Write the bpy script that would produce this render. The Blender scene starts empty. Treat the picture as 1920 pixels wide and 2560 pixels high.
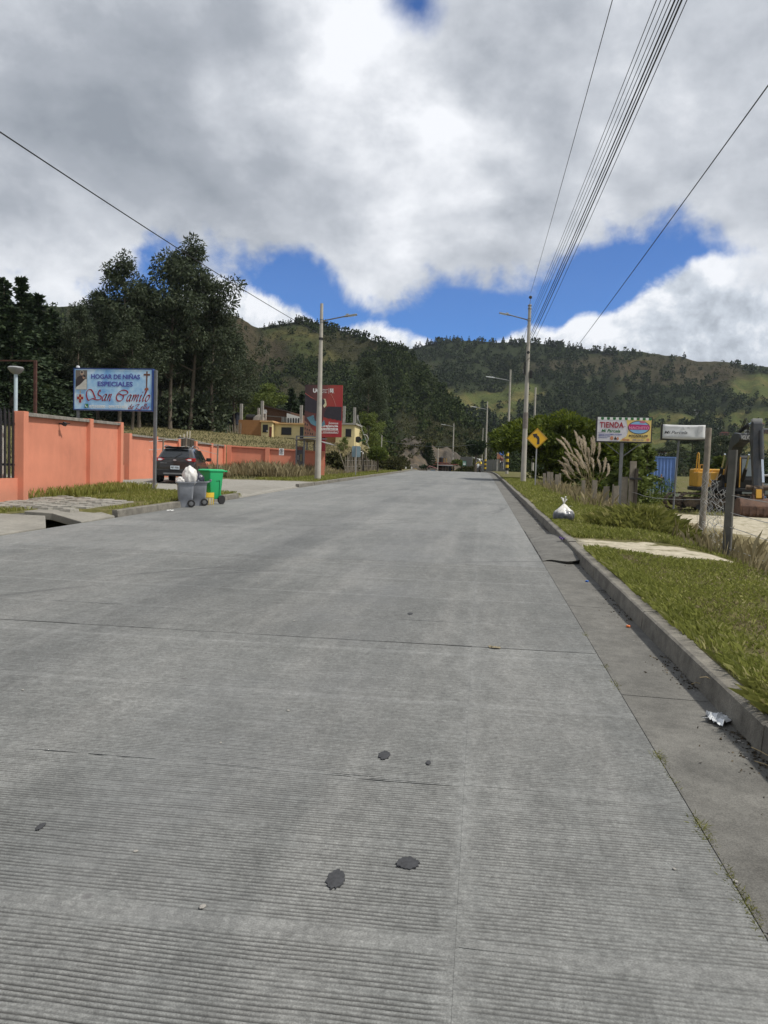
import bpy, bmesh, math, random
import numpy as np
from math import sin, cos, tan, pi, radians, sqrt, atan2, degrees
from mathutils import Vector, Matrix

# ------------------------------------------------------------------ camera, sky, sun, exposure
SC = bpy.context.scene
COL = SC.collection
FPX, CXP, CYP, VS = 1850.0, 960.0, 1280.0, 1920 / 1659.0
YAW, PITCH, ROLL, EYE = radians(7.4), radians(-2.9), radians(1.65), 1.55
_f = np.array([-sin(YAW) * cos(PITCH), cos(YAW) * cos(PITCH), sin(PITCH)])
_r0 = np.array([cos(YAW), sin(YAW), 0.0])
_u0 = np.cross(_r0, _f)
_r = cos(ROLL) * _r0 + sin(ROLL) * _u0
_u = -sin(ROLL) * _r0 + cos(ROLL) * _u0
CAMP = np.array([0, 0, EYE])
def ray(px, py): return _f + (px * VS - CXP) / FPX * _r - (py * VS - CYP) / FPX * _u
def at(px, py, z): return Vector(CAMP + ray(px, py) * z)          # survey point: picture direction + distance ahead
def azel(px, py):
    d = ray(px, py); d = d / np.linalg.norm(d)
    return degrees(atan2(d[0], d[1])), degrees(math.asin(d[2]))
cam_d = bpy.data.cameras.new('camera'); cam = bpy.data.objects.new('camera', cam_d); COL.objects.link(cam)
cam.matrix_world = Matrix(((_r[0], _u[0], -_f[0], 0), (_r[1], _u[1], -_f[1], 0), (_r[2], _u[2], -_f[2], EYE), (0, 0, 0, 1)))
cam_d.sensor_fit = 'VERTICAL'; cam_d.sensor_height = 36.0; cam_d.lens = 36.0 * FPX / 2560.0
cam_d.clip_start = 0.05; cam_d.clip_end = 20000
SC.camera = cam
SUN_EL, SUN_AZ = 56.0, -12.0                                        # elevation; angle from +X towards +Y
sd = Vector((cos(radians(SUN_EL)) * cos(radians(SUN_AZ)), cos(radians(SUN_EL)) * sin(radians(SUN_AZ)), sin(radians(SUN_EL))))
sun_d = bpy.data.lights.new('sun', 'SUN'); sun = bpy.data.objects.new('sun', sun_d); COL.objects.link(sun)
sun_d.energy = 3.7; sun_d.angle = radians(4.0); sun_d.color = (1.0, 0.95, 0.86)
sun.rotation_euler = sd.to_track_quat('Z', 'Y').to_euler(); sun.location = (30, 0, 60)
SC.view_settings.view_transform = 'Standard'; SC.view_settings.look = 'None'
SC.view_settings.exposure = 0.10; SC.view_settings.gamma = 1.0; SC.view_settings.use_curve_mapping = False
SC.cycles.max_bounces = 6; SC.cycles.transparent_max_bounces = 12

class NT:
    """small helper round a node tree"""
    def __init__(s, nt): s.nt = nt
    def n(s, t, ins=None, **kw):
        nd = s.nt.nodes.new(t)
        for k, v in kw.items(): setattr(nd, k, v)
        for k, v in (ins or {}).items():
            if isinstance(v, bpy.types.NodeSocket): s.nt.links.new(v, nd.inputs[k])
            else: nd.inputs[k].default_value = v
        return nd
    def m(s, op, a, b=None, c=None, clamp=False):
        i = {0: a}
        if b is not None: i[1] = b
        if c is not None: i[2] = c
        return s.n('ShaderNodeMath', i, operation=op, use_clamp=clamp).outputs[0]
    def noise(s, vec, scale, detail=4, rough=0.55, dist=0.0):
        return s.n('ShaderNodeTexNoise', {'Vector': vec, 'Scale': scale, 'Detail': detail, 'Roughness': rough, 'Distortion': dist}).outputs[0]
    def ramp(s, fac, stops, interp='LINEAR'):
        r = s.n('ShaderNodeValToRGB', {0: fac}); e = r.color_ramp.elements; r.color_ramp.interpolation = interp
        while len(e) > len(stops): e.remove(e[-1])
        while len(e) < len(stops): e.new(0.5)
        for k, (p, c) in zip(e, stops):
            k.position = p; k.color = (c[0], c[1], c[2], 1) if not isinstance(c, (int, float)) else (c, c, c, 1)
        return r.outputs[0]
    def mix(s, fac, a, b, bt='MIX'):
        x = s.n('ShaderNodeMix', data_type='RGBA', blend_type=bt)
        for k, v in ((0, fac), (6, a), (7, b)):
            if isinstance(v, bpy.types.NodeSocket): s.nt.links.new(v, x.inputs[k])
            else: x.inputs[k].default_value = v if isinstance(v, (int, float)) else (v[0], v[1], v[2], 1)
        return x.outputs[2]
    def step(s, x, a, b):
        return s.n('ShaderNodeMapRange', {0: x, 1: a, 2: b, 3: 0.0, 4: 1.0}, interpolation_type='SMOOTHSTEP').outputs[0]
    def curve(s, fac, pts):
        c = s.n('ShaderNodeFloatCurve', {1: fac}); cu = c.mapping.curves[0]
        while len(cu.points) < len(pts): cu.points.new(0.5, 0.5)
        for p, (x, y) in zip(cu.points, sorted(pts)): p.location = (x, y)
        c.mapping.update(); return c.outputs[0]

world = bpy.data.worlds.new('World'); SC.world = world; world.use_nodes = True
wt = world.node_tree; wt.nodes.clear(); w = NT(wt)
sky = w.n('ShaderNodeTexSky', sky_type='NISHITA', sun_disc=False, sun_elevation=radians(SUN_EL), sun_rotation=radians(90 - SUN_AZ), altitude=2100, air_density=1.1, dust_density=0.3, ozone_density=3.0)
dirv = w.n('ShaderNodeTexCoord').outputs['Generated']
sp = w.n('ShaderNodeSeparateXYZ', {0: dirv}); dx, dy, dz = sp.outputs
azd = w.m('MULTIPLY', w.m('ARCTAN2', dx, dy), 180 / pi)
eld = w.m('MULTIPLY', w.m('ARCSINE', dz), 180 / pi)
azn = w.m('DIVIDE', w.m('ADD', azd, 60.0), 120.0, clamp=True)
zz = w.m('ADD', w.m('MAXIMUM', dz, 0.0), 0.16)
plane = w.n('ShaderNodeCombineXYZ', {0: w.m('DIVIDE', dx, zz), 1: w.m('DIVIDE', dy, zz), 2: 3.7}).outputs[0]
plane2 = w.n('ShaderNodeVectorMath', {0: plane, 1: (0.10, 0.03, 0.0)}, operation='ADD').outputs[0]
flatv = w.n('ShaderNodeVectorMath', {0: dirv, 1: (1.0, 1.0, 1.5)}, operation='MULTIPLY').outputs[0]
flat2 = w.n('ShaderNodeVectorMath', {0: flatv, 1: (0.035, 0.01, 0.03)}, operation='ADD').outputs[0]
n_big = w.noise(flatv, 2.6, 3, 0.5, 0.3); n_mid = w.noise(flatv, 6.0, 9, 0.56, 0.15); n_mid2 = w.noise(flat2, 6.0, 9, 0.56, 0.15)
n_dir = w.noise(dirv, 9.0, 8, 0.6, 0.2); n_dir2 = w.noise(w.n('ShaderNodeVectorMath', {0: dirv, 1: (0.012, 0.0, 0.012)}, operation='ADD').outputs[0], 9.0, 8, 0.6, 0.2)
def sky_curve(pxs, e0=0.0, e1=40.0):
    pts = []
    for px, py in pxs:
        a, e = azel(px, py); pts.append(((a + 60) / 120, (e - e0) / (e1 - e0)))
    pts = [(0.0, pts[0][1])] + pts + [(1.0, pts[-1][1])]
    return w.m('MULTIPLY_ADD', w.curve(azn, pts), e1 - e0, e0)
# underside of the big cloud deck, then the tops of the low clouds on the horizon
el_b = sky_curve([(0, 640), (180, 640), (290, 575), (390, 570), (450, 568), (560, 585), (640, 560), (690, 590), (760, 640), (880, 630), (1000, 620), (1090, 612), (1180, 575), (1280, 515), (1360, 490), (1470, 480), (1540, 515), (1659, 575)])
el_t = sky_curve([(0, 560), (120, 600), (300, 690), (440, 600), (500, 608), (600, 630), (680, 676), (720, 706), (800, 712), (890, 738), (1000, 770), (1090, 730), (1150, 720), (1200, 728), (1240, 690), (1330, 660), (1400, 615), (1480, 575), (1560, 555), (1659, 545)])
nb = w.m('SUBTRACT', n_dir, 0.5); npl = w.m('SUBTRACT', n_mid, 0.5)
cov1 = w.m('ADD', w.m('MULTIPLY', w.m('SUBTRACT', eld, el_b), 0.20), w.m('ADD', w.m('MULTIPLY', nb, 1.9), w.m('MULTIPLY', npl, 1.2)))
mask1 = w.step(cov1, -0.16, 0.34)
cov2 = w.m('ADD', w.m('MULTIPLY', w.m('SUBTRACT', el_t, eld), 0.45), w.m('MULTIPLY', nb, 2.1))
mask2 = w.step(cov2, -0.10, 0.30)
# a small blue opening high in the deck
ha, he = azel(905, 8); hv = Vector((cos(radians(he)) * sin(radians(ha)), cos(radians(he)) * cos(radians(ha)), sin(radians(he))))
hd = w.n('ShaderNodeVectorMath', {0: dirv, 1: tuple(hv)}, operation='DISTANCE').outputs['Value']
hole = w.step(w.m('ADD', hd, w.m('MULTIPLY', nb, 0.09)), 0.0, 0.045)
mask1 = w.m('MULTIPLY', mask1, hole)
relief = w.m('MULTIPLY', w.m('SUBTRACT', n_mid, n_mid2), 0.8)
sh1 = w.m('ADD', w.m('ADD', w.m('MULTIPLY', w.m('SUBTRACT', n_big, 0.5), 1.0), w.m('MULTIPLY', npl, 0.42)), relief)
for px, py, rad, amp in ((750, 100, 0.11, 0.55), (480, 225, 0.06, 0.45), (60, 40, 0.16, 0.25), (180, 215, 0.15, -0.28), (420, 345, 0.16, -0.20), (560, 60, 0.09, -0.12), (1010, 350, 0.08, 0.34), (900, 430, 0.10, 0.16), (880, 560, 0.08, 0.10), (1480, 150, 0.20, 0.14), (1450, 300, 0.12, -0.06), (1150, 190, 0.12, -0.16), (90, 560, 0.12, 0.30), (330, 500, 0.08, 0.12)):
    ba, be = azel(px, py); bv_ = (cos(radians(be)) * sin(radians(ba)), cos(radians(be)) * cos(radians(ba)), sin(radians(be)))
    bd = w.n('ShaderNodeVectorMath', {0: dirv, 1: bv_}, operation='DISTANCE').outputs['Value']
    bd = w.m('ADD', bd, w.m('MULTIPLY', nb, rad * 0.9))
    sh1 = w.m('ADD', sh1, w.m('MULTIPLY', w.m('SUBTRACT', 1.0, w.step(bd, 0.0, rad * 1.5)), amp))
edge1 = w.m('SUBTRACT', 1.0, w.step(cov1, 0.1, 1.5))
sh1 = w.m('ADD', sh1, w.m('MULTIPLY', w.m('SUBTRACT', w.noise(flatv, 17.0, 8, 0.62, 0.1), 0.5), 0.34))
sh1 = w.m('ADD', w.m('ADD', sh1, 0.44), w.m('MULTIPLY', edge1, 0.12))
col1 = w.ramp(sh1, [(0.0, (0.28, 0.31, 0.355)), (0.35, (0.40, 0.43, 0.48)), (0.60, (0.57, 0.60, 0.65)), (0.95, (0.90, 0.92, 0.96))])
sh2 = w.m('ADD', w.m('ADD', w.m('MULTIPLY', w.m('SUBTRACT', n_dir, n_dir2), 4.2), w.m('MULTIPLY', w.m('SUBTRACT', 1.0, w.step(cov2, 0.0, 2.4)), 0.55)), 0.34)
col2 = w.ramp(sh2, [(0.0, (0.40, 0.44, 0.50)), (0.5, (0.60, 0.65, 0.72)), (1.0, (0.90, 0.92, 0.96))])
blue = w.mix(1.0, sky.outputs[0], (0.40, 0.72, 1.15), 'MULTIPLY')
bg_s = w.n('ShaderNodeBackground', {0: blue, 1: 0.105})
bg_2 = w.n('ShaderNodeBackground', {0: col2, 1: 1.0}); bg_1 = w.n('ShaderNodeBackground', {0: col1, 1: 1.0})
mx = w.n('ShaderNodeMixShader', {0: mask2, 1: bg_s.outputs[0], 2: bg_2.outputs[0]})
mx2 = w.n('ShaderNodeMixShader', {0: mask1, 1: mx.outputs[0], 2: bg_1.outputs[0]})
w.n('ShaderNodeOutputWorld', {0: mx2.outputs[0]})

# ------------------------------------------------------------------ materials
MATS = {}
def mat(name, col, rough=0.7, var=0.25, scale=6.0, bump=0.0, bscale=None, metal=0.0, dirt=None, dscale=1.5, trans=0.0, coat=0.0, grain=0.0):
    if name in MATS: return MATS[name]
    m = bpy.data.materials.new(name); m.use_nodes = True; t = NT(m.node_tree); p = m.node_tree.nodes['Principled BSDF']
    pos = t.n('ShaderNodeTexCoord').outputs['Object']
    nz = t.noise(pos, scale, 5, 0.6)
    lo = [c * (1 - var) for c in col]; hi = [min(1, c * (1 + var)) for c in col]
    c = t.ramp(nz, [(0.28, lo), (0.72, hi)])
    if dirt:
        dz_ = t.step(t.noise(pos, dscale, 6, 0.65), 0.48, 0.75)
        c = t.mix(t.m('MULTIPLY', dz_, 0.75), c, dirt)
    if grain:
        c = t.mix(1.0, c, t.ramp(t.noise(pos, 120.0, 3, 0.75), [(0.28, 1 - grain), (0.72, 1 + grain * 0.7)]), 'MULTIPLY')
        c = t.mix(1.0, c, t.ramp(t.noise(pos, 18.0, 4, 0.7), [(0.30, 1 - grain * 0.55), (0.62, 1.0)]), 'MULTIPLY')
    m.node_tree.links.new(c, p.inputs['Base Color'])
    p.inputs['Roughness'].default_value = rough; p.inputs['Metallic'].default_value = metal
    if coat: p.inputs['Coat Weight'].default_value = coat
    if bump:
        b = t.n('ShaderNodeBump', {'Strength': 0.7, 'Distance': bump, 'Height': t.noise(pos, bscale or scale * 4, 4, 0.6)})
        m.node_tree.links.new(b.outputs[0], p.inputs['Normal'])
    MATS[name] = m; return m
def leafmat(name, c1, c2, c3=None, trans=0.25, rough=0.6):
    m = bpy.data.materials.new(name); m.use_nodes = True; t = NT(m.node_tree); p = m.node_tree.nodes['Principled BSDF']
    g = t.n('ShaderNodeNewGeometry')
    rnd = g.outputs['Random Per Island']; pos = t.n('ShaderNodeTexCoord').outputs['Object']
    fac = t.m('ADD', t.m('MULTIPLY', rnd, 0.65), t.m('MULTIPLY', t.noise(pos, 0.7, 3), 0.45))
    st = [(0.15, c1), (0.75, c2)] + ([(0.97, c3)] if c3 else [])
    c = t.ramp(fac, st); m.node_tree.links.new(c, p.inputs['Base Color']); p.inputs['Roughness'].default_value = rough
    p.inputs['Specular IOR Level'].default_value = 0.0 if name in ('forest_leaf', 'forest_leaf_near', 'scrub_leaf') else 0.2
    tr = t.n('ShaderNodeBsdfTranslucent', {0: c}); mxs = t.n('ShaderNodeMixShader', {0: trans, 1: p.outputs[0], 2: tr.outputs[0]})
    out = [n for n in m.node_tree.nodes if n.type == 'OUTPUT_MATERIAL'][0]; m.node_tree.links.new(mxs.outputs[0], out.inputs[0])
    MATS[name] = m; return m
def glassmat(name, col, rough=0.08):
    m = mat(name, col, rough, 0.1, 3.0); m.node_tree.nodes['Principled BSDF'].inputs['Specular IOR Level'].default_value = 0.8; return m

def road_material(near=False):
    m = bpy.data.materials.new('grooved_concrete'); m.use_nodes = True; t = NT(m.node_tree); p = m.node_tree.nodes['Principled BSDF']
    pos = t.n('ShaderNodeNewGeometry').outputs['Position']; s = t.n('ShaderNodeSeparateXYZ', {0: pos}); x, y = s.outputs[0], s.outputs[1]
    wob = t.m('MULTIPLY', t.m('SUBTRACT', t.noise(pos, 1.3, 2), 0.5), 0.035)
    fine = t.m('MULTIPLY', t.m('SUBTRACT', t.noise(pos, 22.0, 2), 0.5), 0.008)
    yy0 = t.m('ADD', t.m('ADD', y, wob), fine)
    rw = t.n('ShaderNodeTexWhiteNoise', {'W': t.m('FLOOR', t.m('MULTIPLY', t.m('SUBTRACT', y, 2.30), 1 / 1.19))}, noise_dimensions='1D').outputs[0]
    yy = t.m('ADD', yy0, t.m('ADD', t.m('MULTIPLY', t.m('SUBTRACT', rw, 0.5), t.m('MULTIPLY', x, 0.022)), t.m('MULTIPLY', t.m('SUBTRACT', t.noise(pos, 5.0, 2), 0.5), 0.016)))
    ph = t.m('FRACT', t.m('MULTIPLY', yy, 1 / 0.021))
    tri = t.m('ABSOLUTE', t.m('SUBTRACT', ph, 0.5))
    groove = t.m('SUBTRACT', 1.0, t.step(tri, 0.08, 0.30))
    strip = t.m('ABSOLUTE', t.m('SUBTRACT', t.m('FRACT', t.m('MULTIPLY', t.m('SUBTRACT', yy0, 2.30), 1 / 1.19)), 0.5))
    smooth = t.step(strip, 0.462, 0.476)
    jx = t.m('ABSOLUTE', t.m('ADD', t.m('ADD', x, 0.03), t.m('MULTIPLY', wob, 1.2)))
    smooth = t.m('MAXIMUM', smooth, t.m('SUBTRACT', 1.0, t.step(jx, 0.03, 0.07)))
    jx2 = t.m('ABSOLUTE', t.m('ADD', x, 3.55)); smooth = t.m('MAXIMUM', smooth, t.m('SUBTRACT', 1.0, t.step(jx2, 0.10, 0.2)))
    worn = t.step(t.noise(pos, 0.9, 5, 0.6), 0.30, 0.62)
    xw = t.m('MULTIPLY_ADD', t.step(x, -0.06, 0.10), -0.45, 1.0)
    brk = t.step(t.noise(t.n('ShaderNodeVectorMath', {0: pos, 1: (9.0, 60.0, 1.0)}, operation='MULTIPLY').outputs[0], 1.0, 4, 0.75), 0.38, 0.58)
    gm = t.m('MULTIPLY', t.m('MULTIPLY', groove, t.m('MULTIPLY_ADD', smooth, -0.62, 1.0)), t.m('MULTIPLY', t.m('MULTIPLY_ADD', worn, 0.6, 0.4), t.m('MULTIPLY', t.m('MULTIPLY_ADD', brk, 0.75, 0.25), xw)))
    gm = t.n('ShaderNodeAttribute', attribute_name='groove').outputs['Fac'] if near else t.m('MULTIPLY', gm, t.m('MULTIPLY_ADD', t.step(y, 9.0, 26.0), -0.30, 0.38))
    grain = t.noise(pos, 160.0, 3, 0.7); grain2 = t.noise(pos, 34.0, 4, 0.75); grain3 = t.noise(t.n('ShaderNodeVectorMath', {0: pos, 1: (1.0, 0.35, 1.0)}, operation='MULTIPLY').outputs[0], 9.0, 5, 0.75); blot = t.noise(pos, 0.55, 6, 0.62); blot2 = t.noise(t.n('ShaderNodeVectorMath', {0: pos, 1: (1.0, 0.12, 1.0)}, operation='MULTIPLY').outputs[0], 1.6, 4, 0.6)
    base = t.ramp(blot, [(0.25, (0.152, 0.157, 0.153)), (0.75, (0.244, 0.247, 0.238))])
    orn = t.n('ShaderNodeObjectInfo').outputs['Random']; base = t.mix(1.0, base, t.ramp(orn, [(0.0, 0.90), (1.0, 1.09)]), 'MULTIPLY')
    base = t.mix(t.m('MULTIPLY', t.step(blot2, 0.42, 0.75), 0.6), base, (0.29, 0.288, 0.275))
    base = t.mix(t.m('MULTIPLY', smooth, 0.12), base, (0.28, 0.277, 0.265))
    base = t.mix(1.0, base, t.ramp(grain, [(0.25, 0.60), (0.75, 1.30)]), 'MULTIPLY')
    base = t.mix(1.0, base, t.ramp(grain2, [(0.30, 0.66), (0.70, 1.22)]), 'MULTIPLY'); base = t.mix(1.0, base, t.ramp(grain3, [(0.30, 0.80), (0.70, 1.14)]), 'MULTIPLY')
    # dirt that gathers by the joint and along the wheel paths
    wheel = t.m('MULTIPLY', t.m('SUBTRACT', 1.0, t.step(t.m('ABSOLUTE', t.m('ADD', x, 1.25)), 0.2, 0.9)), t.step(t.noise(pos, 0.8, 4), 0.35, 0.7))
    base = t.mix(t.m('MULTIPLY', wheel, 0.35), base, (0.17, 0.175, 0.18))
    # tyre skid arcs
    for cx_, cy_, r_, w_ in ((-9.5, 24.5, 10.2, 0.09), (-9.3, 26.0, 10.2, 0.07), (4.5, 1.0, 11.3, 0.08), (4.5, 1.6, 11.4, 0.06)):
        d = t.m('ABSOLUTE', t.m('SUBTRACT', t.m('SQRT', t.m('ADD', t.m('POWER', t.m('SUBTRACT', x, cx_), 2.0), t.m('POWER', t.m('SUBTRACT', y, cy_), 2.0))), r_))
        k = t.m('MULTIPLY', t.m('SUBTRACT', 1.0, t.step(d, w_ * 0.4, w_)), t.step(t.noise(pos, 0.7, 3), 0.45, 0.6))
        base = t.mix(t.m('MULTIPLY', k, 0.45), base, (0.09, 0.09, 0.09))
    spot = t.n('ShaderNodeTexVoronoi', {'Vector': pos, 'Scale': 2.3}); ok = t.step(t.m('ADD', spot.outputs['Distance'], t.m('MULTIPLY', t.noise(pos, 30.0, 3), 0.09)), 0.06, 0.10)
    base = t.mix(t.m('MULTIPLY', t.m('SUBTRACT', 1.0, ok), 0.4), base, (0.10, 0.09, 0.095))
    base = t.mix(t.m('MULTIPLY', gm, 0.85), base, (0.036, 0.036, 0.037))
    m.node_tree.links.new(base, p.inputs['Base Color']); p.inputs['Roughness'].default_value = 0.72; p.inputs['Specular IOR Level'].default_value = 0.4
    h = t.m('ADD', t.m('MULTIPLY', gm, 0.0 if near else -1.0), t.m('MULTIPLY', grain, 0.45))
    b = t.n('ShaderNodeBump', {'Strength': 0.9, 'Distance': 0.004, 'Height': h}); m.node_tree.links.new(b.outputs[0], p.inputs['Normal'])
    return m

def ground_material():
    m = bpy.data.materials.new('grassy_soil'); m.use_nodes = True; t = NT(m.node_tree); p = m.node_tree.nodes['Principled BSDF']
    g = t.n('ShaderNodeNewGeometry'); pos = g.outputs['Position']
    a = t.noise(pos, 0.8, 6, 0.65); b = t.noise(pos, 7.0, 5, 0.7); c3 = t.noise(pos, 0.22, 4, 0.6)
    grass = t.ramp(b, [(0.25, (0.06, 0.058, 0.022)), (0.55, (0.12, 0.115, 0.042)), (0.8, (0.24, 0.195, 0.10))])
    soil = t.ramp(b, [(0.25, (0.085, 0.068, 0.042)), (0.75, (0.23, 0.185, 0.12))])
    base = t.mix(t.step(a, 0.52, 0.70), grass, soil)
    att = t.n('ShaderNodeAttribute', attribute_name='tint')
    dry = t.ramp(b, [(0.2, (0.10, 0.085, 0.04)), (0.7, (0.25, 0.21, 0.11))])
    sepa = t.n('ShaderNodeSeparateColor', {0: att.outputs['Color']})
    r, gr, bl = sepa.outputs
    edge = t.m('MULTIPLY', t.m('SUBTRACT', t.noise(pos, 2.2, 5, 0.65), 0.5), 1.1)
    base = t.mix(t.step(t.m('ADD', gr, edge), 0.35, 0.65), base, dry)
    pale = t.ramp(t.noise(pos, 5.0, 6, 0.7), [(0.25, (0.30, 0.26, 0.19)), (0.75, (0.60, 0.55, 0.43))])
    base = t.mix(t.step(t.m('ADD', r, edge), 0.42, 0.60), base, pale)
    grav = t.ramp(t.noise(pos, 26.0, 4, 0.7), [(0.3, (0.17, 0.16, 0.14)), (0.7, (0.40, 0.385, 0.35))])
    base = t.mix(t.step(t.m('ADD', bl, edge), 0.40, 0.62), base, grav)
    m.node_tree.links.new(base, p.inputs['Base Color']); p.inputs['Roughness'].default_value = 0.95; p.inputs['Specular IOR Level'].default_value = 0.15
    bp = t.n('ShaderNodeBump', {'Strength': 0.8, 'Distance': 0.05, 'Height': t.noise(pos, 9.0, 6, 0.7)}); m.node_tree.links.new(bp.outputs[0], p.inputs['Normal'])
    return m
def hill_material():
    m = bpy.data.materials.new('hill_scrub'); m.use_nodes = True; t = NT(m.node_tree); p = m.node_tree.nodes['Principled BSDF']
    pos = t.n('ShaderNodeNewGeometry').outputs['Position']; att = t.n('ShaderNodeAttribute', attribute_name='tint')
    n = t.noise(pos, 0.05, 8, 0.7); n2 = t.noise(pos, 0.35, 5, 0.7)
    c = t.mix(1.0, att.outputs['Color'], t.ramp(n, [(0.25, (0.55, 0.58, 0.55)), (0.75, (1.45, 1.38, 1.3))]), 'MULTIPLY')
    c = t.mix(1.0, c, t.ramp(n2, [(0.3, 0.6), (0.7, 1.35)]), 'MULTIPLY')
    m.node_tree.links.new(c, p.inputs['Base Color']); p.inputs['Roughness'].default_value = 1.0; p.inputs['Specular IOR Level'].default_value = 0.05
    bp = t.n('ShaderNodeBump', {'Strength': 0.8, 'Distance': 3.0, 'Height': t.noise(pos, 0.25, 6, 0.7)}); m.node_tree.links.new(bp.outputs[0], p.inputs['Normal'])
    return m

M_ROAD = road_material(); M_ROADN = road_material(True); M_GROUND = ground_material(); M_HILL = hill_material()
M_KERB = mat('kerb_concrete', (0.20, 0.186, 0.158), 0.9, 0.35, 5.0, 0.008, 45, dirt=(0.075, 0.07, 0.06), dscale=1.3, grain=0.4)
M_GUT = mat('gutter_concrete', (0.155, 0.150, 0.136), 0.9, 0.30, 3.0, 0.005, 90, dirt=(0.085, 0.08, 0.07), dscale=1.2, grain=0.45)
M_APRON = mat('apron_concrete', (0.27, 0.255, 0.222), 0.9, 0.25, 3.0, 0.004, 60, dirt=(0.15, 0.14, 0.12), grain=0.3)
M_PAVER = mat('paver_concrete', (0.31, 0.295, 0.26), 0.9, 0.25, 8.0, 0.003, 50, grain=0.3)
M_SALMON = mat('salmon_plaster', (0.66, 0.245, 0.152), 0.85, 0.07, 1.5, 0.003, 45, dirt=(0.54, 0.20, 0.125), dscale=0.9)
_t = NT(M_SALMON.node_tree); _b = M_SALMON.node_tree.nodes['Principled BSDF'].inputs['Base Color']; _c = _b.links[0].from_socket; _o = _t.n('ShaderNodeTexCoord').outputs['Object']; _z = _t.n('ShaderNodeSeparateXYZ', {0: _o}).outputs[2]
_st = _t.noise(_t.n('ShaderNodeVectorMath', {0: _o, 1: (1.3, 1.3, 0.3)}, operation='MULTIPLY').outputs[0], 1.0, 6, 0.65)
_c = _t.mix(1.0, _c, _t.ramp(_st, [(0.28, (0.93, 0.92, 0.92)), (0.55, (1, 1, 1)), (0.8, (1.03, 1.04, 1.05))]), 'MULTIPLY')
_gr = _t.m('SUBTRACT', 1.0, _t.step(_t.m('SUBTRACT', _z, _t.m('MULTIPLY', _t.noise(_o, 3.0, 5, 0.7), 0.55)), 0.42, 0.80))
_c = _t.mix(_t.m('MULTIPLY', _gr, 0.45), _c, (0.33, 0.17, 0.115)); M_SALMON.node_tree.links.new(_c, _b)
M_COPING = mat('coping_concrete', (0.22, 0.205, 0.18), 0.95, 0.45, 5.0, 0.006, 30)
M_BLACK = mat('black_metal', (0.014, 0.014, 0.016), 0.5, 0.3, 8)
M_POLE = mat('pole_concrete', (0.40, 0.375, 0.325), 0.9, 0.16, 3.0, 0.003, 40, dirt=(0.27, 0.25, 0.22), dscale=1.5)
M_STEEL = mat('grey_steel', (0.16, 0.165, 0.17), 0.5, 0.2, 5, metal=0.3)
M_GALV = mat('galvanised_steel', (0.38, 0.38, 0.37), 0.5, 0.15, 6, metal=0.4)
M_LAMP = mat('lamp_casing', (0.30, 0.31, 0.31), 0.5, 0.1, 5, metal=0.2)
M_LENS = mat('lamp_lens', (0.75, 0.77, 0.78), 0.3, 0.05, 5)
M_WIRE = mat('black_cable', (0.012, 0.012, 0.013), 0.6, 0.2, 5)
M_WOOD = mat('weathered_wood', (0.20, 0.17, 0.13), 0.9, 0.35, 7, 0.006, 40, dirt=(0.10, 0.085, 0.065))
M_DKWOOD = mat('dark_wood', (0.050, 0.040, 0.030), 0.85, 0.35, 8, 0.005, 40)
M_BARK = mat('tree_bark', (0.115, 0.095, 0.072), 0.95, 0.4, 6, 0.03, 14)
M_EUC = leafmat('eucalyptus_leaf', (0.026, 0.037, 0.020), (0.064, 0.084, 0.045), (0.125, 0.14, 0.082), 0.25)
M_PINE = leafmat('conifer_leaf', (0.018, 0.031, 0.016), (0.042, 0.066, 0.030), (0.08, 0.10, 0.044), 0.15)
M_BUSH = leafmat('feathery_leaf', (0.034, 0.052, 0.009), (0.115, 0.15, 0.018), (0.21, 0.23, 0.03), 0.35)
M_LIGHTLEAF = leafmat('light_leaf', (0.06, 0.085, 0.02), (0.15, 0.19, 0.045), (0.23, 0.26, 0.08), 0.35)
M_FOREST = leafmat('forest_leaf', (0.018, 0.029, 0.014), (0.042, 0.057, 0.025), (0.075, 0.088, 0.036), 0.1)
M_FOREST2 = leafmat('forest_leaf_near', (0.022, 0.034, 0.014), (0.052, 0.070, 0.026), (0.095, 0.11, 0.042), 0.1)
M_SCRUB = leafmat('scrub_leaf', (0.035, 0.040, 0.018), (0.075, 0.078, 0.034), (0.11, 0.095, 0.05), 0.15)
M_GRASS = leafmat('grass_blade', (0.14, 0.155, 0.032), (0.30, 0.32, 0.080), (0.56, 0.49, 0.27), 0.42)
M_DRYGRASS = leafmat('dry_grass_blade', (0.14, 0.115, 0.055), (0.31, 0.26, 0.15), (0.50, 0.43, 0.27), 0.3)
M_TUSS = leafmat('tussock_blade', (0.10, 0.11, 0.024), (0.22, 0.225, 0.055), (0.40, 0.35, 0.16), 0.3)
M_PLUME = leafmat('pampas_plume', (0.50, 0.42, 0.32), (0.74, 0.66, 0.53), (0.85, 0.79, 0.68), 0.4)
M_CORN = leafmat('corn_leaf', (0.030, 0.060, 0.016), (0.080, 0.125, 0.035), (0.20, 0.22, 0.10), 0.3)

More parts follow.
